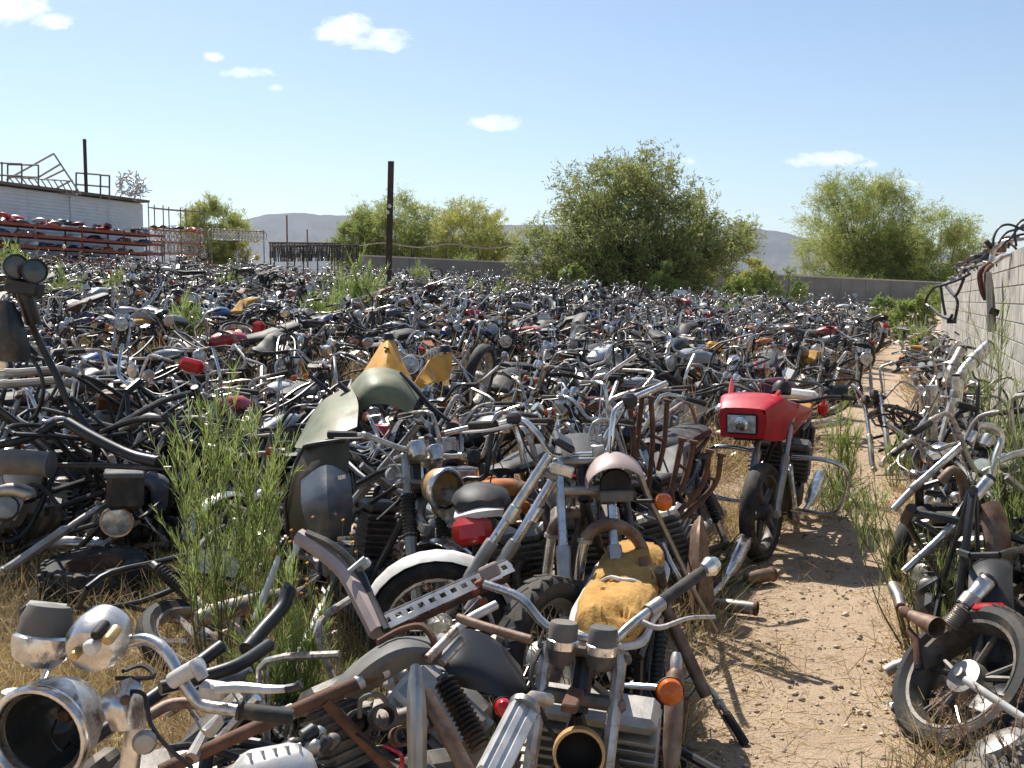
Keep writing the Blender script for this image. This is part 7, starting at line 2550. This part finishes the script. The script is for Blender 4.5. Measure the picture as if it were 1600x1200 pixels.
def grass_patch(name, label, pts, mt, seed, blen=(.12, .32), bw=.004, per=(14, 36), spread=.09, upright=.55, kind='stuff'):
    rnd = np.random.default_rng(seed)
    Ps, Ds, Ls = [], [], []
    for (x, y, k) in pts:
        n = int(rnd.integers(*per))
        off = rnd.normal(size=(n, 2)) * spread
        z = ground(x, y)
        P = np.empty((n, 3)); P[:, 0] = x + off[:, 0]; P[:, 1] = y + off[:, 1]; P[:, 2] = z - .01
        D = rnd.normal(size=(n, 3)) * upright
        D[:, :2] += off / spread * .2
        D[:, 2] = .35 + rnd.random(n) * .8
        Ps.append(P); Ds.append(D); Ls.append((blen[0] + (blen[1] - blen[0]) * rnd.random(n)) * k)
    P = np.concatenate(Ps); D = np.concatenate(Ds); L = np.concatenate(Ls)
    n = len(P)
    rnd2 = np.random.default_rng(seed + 1)
    # two-piece bent blades
    Dn = D / np.linalg.norm(D, axis=1, keepdims=True)
    S = np.cross(Dn, rnd2.normal(size=(n, 3))); S /= np.linalg.norm(S, axis=1, keepdims=True)
    wv = (bw * (.6 + .8 * rnd2.random(n)))[:, None]
    if True:
        wv = wv * np.maximum(1.0, P[:, 1:2] / 6.0)
    bend = rnd2.normal(size=(n, 3)) * .35; bend[:, 2] -= .25
    D2 = Dn + bend; D2 /= np.linalg.norm(D2, axis=1, keepdims=True)
    Lc = L[:, None]
    M1 = P + Dn * Lc * .55
    T = M1 + D2 * Lc * .45
    v = np.empty((n, 6, 3), dtype=np.float32)
    v[:, 0] = P - S * wv / 2; v[:, 1] = P + S * wv / 2
    v[:, 2] = M1 + S * wv * .4; v[:, 3] = M1 - S * wv * .4
    v[:, 4] = T + S * wv * .1; v[:, 5] = T - S * wv * .1
    base = (np.arange(n) * 6)[:, None]
    f = np.concatenate([base + np.array([[0, 1, 2, 3]]), base + np.array([[3, 2, 4, 5]])], 1)
    o = np_obj(name, v.reshape(-1, 3), f.ravel(), 4, mt)
    tag(o, label, 'grass', kind=kind)
    return o


rg2 = random.Random(31)
def scatter(n, fn):
    out = []
    t = 0
    while len(out) < n and t < n * 60:
        t += 1
        q = fn()
        if q:
            out.append(q)
    return out


def near_zone():
    Y = rg2.uniform(1.9, 9.5)
    X = rg2.uniform(-.56 * Y - .3, .384 * Y - .45)
    L = X - .384 * Y
    edge = L > -.85
    if edge and rg2.random() < .9:
        return None
    if noise.noise((X * 1.1, Y * 1.1, 2.2)) < -.12:
        return None
    return (X, Y, rg2.uniform(.6, 1.15) * (.6 if edge else 1))
def east_zone():
    Y = rg2.uniform(2.6, 30) if rg2.random() < .5 else rg2.uniform(2.6, 9)
    L = rg2.uniform(-.02, 1.15)
    if L < .1 and rg2.random() < .5:
        return None
    return (.384 * Y + L, Y, rg2.uniform(.5, 1.0) * (.6 if L < .1 else 1))
def mid_zone():
    Y = rg2.uniform(9, 45)
    X = rg2.uniform(-.54 * Y, .384 * Y - .8)
    if keep_clear(X, Y) or noise.noise((X * .55, Y * .4, 7.7)) < .02:
        return None
    return (X, Y, rg2.uniform(.9, 1.8))


grass_patch('dry_grass', 'dry straw coloured grass between the front wrecks', scatter(1700, near_zone), 'straw', 1, (.12, .38), .0042)
def west_gap():
    Y = rg2.uniform(2.5, 6.1)
    X = (rg2.uniform(-20, 520) - 800) / F * Y
    if abs(X + 2.2) < .42 and 4.5 < Y < 5.9 and rg2.random() < .85:
        return None
    return (X, Y, rg2.uniform(.6, 1.2))
grass_patch('dry_grass', 'dry straw coloured grass around the knobby tyre and broom plant', scatter(520, west_gap), 'straw', 6, (.12, .34), .0042)
grass_patch('dry_grass', 'dry straw coloured grass along the foot of the block wall', scatter(1100, east_zone), 'straw', 2, (.10, .30), .0042)
grass_patch('dry_grass', 'tall dry grass in gaps between the wreck rows', scatter(2000, mid_zone), 'straw', 3, (.25, .6), .005, (16, 34), .16)
def brush():
    p = W(rg2.uniform(640, 790), 800, 1)
    Y = rg2.uniform(4.7, 6.6)
    X = (rg2.uniform(570, 800) - 800) / F * Y
    return (X, Y, rg2.uniform(.8, 1.3))
grass_patch('dead_brush', 'tangle of dead brown brush between the fairing and chrome forks', scatter(330, brush), 'seed_head', 4, (.2, .55), .0035, (24, 44), .12, .8)
def greens():
    k = rg2.choice([(1080, 1130, 5.6, 6.6), (690, 740, 4.2, 4.8), (1290, 1330, 7.6, 9), (1550, 1600, 4.6, 6), (200, 260, 5.2, 6), (560, 660, 4.2, 4.9), (1380, 1600, 2.6, 3.3)])
    Y = rg2.uniform(k[2], k[3])
    return ((rg2.uniform(k[0], k[1]) - 800) / F * Y, Y, rg2.uniform(.6, 1.2))
grass_patch('green_grass', 'fresh green grass tufts among the wrecks and by the path', scatter(130, greens), 'green_blade', 5, (.10, .32), .005, (14, 30), .07, .45)


def litter():
    rnd = np.random.default_rng(12)
    n = 5200
    Y = 2.4 + 9.5 * rnd.random(n) ** 1.5
    L = np.where(rnd.random(n) < .55, rnd.uniform(-1.0, .45, n), rnd.normal(-.75, .18, n))
    X = .384 * Y + L
    P = np.stack([X, Y, [ground(a, b) + .006 for a, b in zip(X, Y)]], 1)
    D = rnd.normal(size=(n, 3)); D[:, 2] = np.abs(D[:, 2]) * .08
    v, f = np_strips(P, D, .03 + .10 * rnd.random(n), np.full(n, .0032), rnd)
    tag(np_obj('straw_litter', v, f, 4, 'straw'), 'broken straw scattered over the dirt path', 'straw', kind='stuff')
    # stones
    n = 5200
    Y = 2.4 + 11 * rnd.random(n) ** 1.7
    L = rnd.uniform(-1.15, .6, n)
    X = .384 * Y + L
    s = .004 + .011 * rnd.random(n) ** 3 + .012 * (rnd.random(n) < .03)
    dirs = np.array([(1, 0, 0), (-1, 0, 0), (0, 1, 0), (0, -1, 0), (0, 0, 1), (0, 0, -1)], dtype=float)
    vv = dirs[None] * (s[:, None, None] * (.6 + .8 * rnd.random((n, 6, 1)))) * np.array([1, 1, .65])[None, None]
    a = rnd.random(n) * 6.28
    ca, sa = np.cos(a), np.sin(a)
    vx = vv[..., 0] * ca[:, None] - vv[..., 1] * sa[:, None]
    vy = vv[..., 0] * sa[:, None] + vv[..., 1] * ca[:, None]
    z0 = np.array([ground(p, q) for p, q in zip(X, Y)])
    V3 = np.stack([vx + X[:, None], vy + Y[:, None], vv[..., 2] + (z0 + s * .3)[:, None]], -1)
    T = np.array([(0, 2, 4), (2, 1, 4), (1, 3, 4), (3, 0, 4), (2, 0, 5), (1, 2, 5), (3, 1, 5), (0, 3, 5)])
    f = (np.arange(n) * 6)[:, None, None] + T[None]
    tag(np_obj('gravel', V3.reshape(-1, 3), f.ravel(), 3, 'stone'), 'small stones strewn over the dirt path', 'gravel', kind='stuff')


litter()
# orange flowers of the low broom plant and fountain-grass heads by the alloy wheel
fl = thing('flower_patch', 'small orange wildflowers in the weeds before the olive fairing', 'flower', V((W(480, 900, 4.1).x, 4.1, 0)))
rf2 = random.Random(3)
m1, m2 = MB(fl.location), MB(fl.location)
for i in range(34):
    px, Y = rf2.uniform(440, 570), rf2.uniform(3.7, 4.4)
    p = W(px, rf2.uniform(805, 930), Y)
    bx, by = p.x + rf2.gauss(0, .04), p.y + rf2.gauss(0, .04)
    m1.tube([(bx, by, ground(bx, by)), V((bx, by, 0)).lerp(p, .6) + V((0, 0, .1)), p], .0016, 3, False)
    m2.lathe([(0, -.005), (.004, -.003), (.007, .003), (.004, .005), (0, .004)], p, (rf2.gauss(0, .4), -.3, 1), 7)
m1.obj('flower_stem', 'broom_stem', fl)
o = m2.obj('flower_head', 'orange_flower', fl)
o['kind'] = 'stuff'
fg = thing('fountain_grass', 'fountain grass with fuzzy purplish seed heads before the alloy wheel', 'grass', V((W(1500, 1180, 3.1).x, 3.1, 0)))
m1, m2 = MB(fg.location), MB(fg.location)
HD = []
for i in range(40):
    px, Y = rf2.uniform(1440, 1610), rf2.uniform(2.85, 3.35)
    p = W(px, rf2.uniform(1100, 1195), Y)
    q = p + V((rf2.gauss(0, .05), rf2.gauss(0, .03), rf2.uniform(.05, .09)))
    bx, by = p.x + rf2.gauss(0, .06), p.y + rf2.gauss(0, .05)
    m1.curve([(bx, by, ground(bx, by)), V((bx, by, p.z * .55)), p], .0016, 3, 3, False)
    q = p + (q - p) * .8
    m2.tube(smooth([p, p.lerp(q, .5), q], 3), [.001, .002, .0022, .0022, .002, .0015, .001], 4)
    HD.append((p, q))
m1.obj('grass_stalk', 'straw', fg)
o = m2.obj('seed_head', 'seed_head', fg)
o['kind'] = 'stuff'
rnd = np.random.default_rng(8)
Pq = np.concatenate([np.array(a)[None] + (np.array(b_) - np.array(a))[None] * rnd.random((70, 1)) for a, b_ in HD])
Dq = np.concatenate([(np.array(b_ - a) / (b_ - a).length)[None] * .8 + rnd.normal(size=(70, 3)) * .5 for a, b_ in HD])
v, f = np_strips(Pq - np.array(fg.location)[None], Dq, .010 + .012 * rnd.random(len(Pq)), np.full(len(Pq), .0016), rnd)
o = np_obj('seed_bristles', v, f, 4, 'seed_head', fg)
o['kind'] = 'stuff'
# ================================================================== thin desert haze
hz = bpy.data.materials.new('haze')
hz.use_nodes = True
for n in list(hz.node_tree.nodes):
    hz.node_tree.nodes.remove(n)
pv = nd(hz.node_tree, 'ShaderNodeVolumePrincipled')
pv.inputs['Color'].default_value = (0.70, 0.83, 1.0, 1)
pv.inputs['Density'].default_value = 0.00005
pv.inputs['Anisotropy'].default_value = 0.2
hz.node_tree.links.new(pv.outputs[0], nd(hz.node_tree, 'ShaderNodeOutputMaterial').inputs['Volume'])
MAT['haze'] = hz
hb_ = MB()
hb_.box((0, 6500, 250), (25000, 15600, 700), 0.0)
hm = hb_.obj('haze', 'haze')
tag(hm, 'thin pale blue desert haze over the far range', kind='stuff')
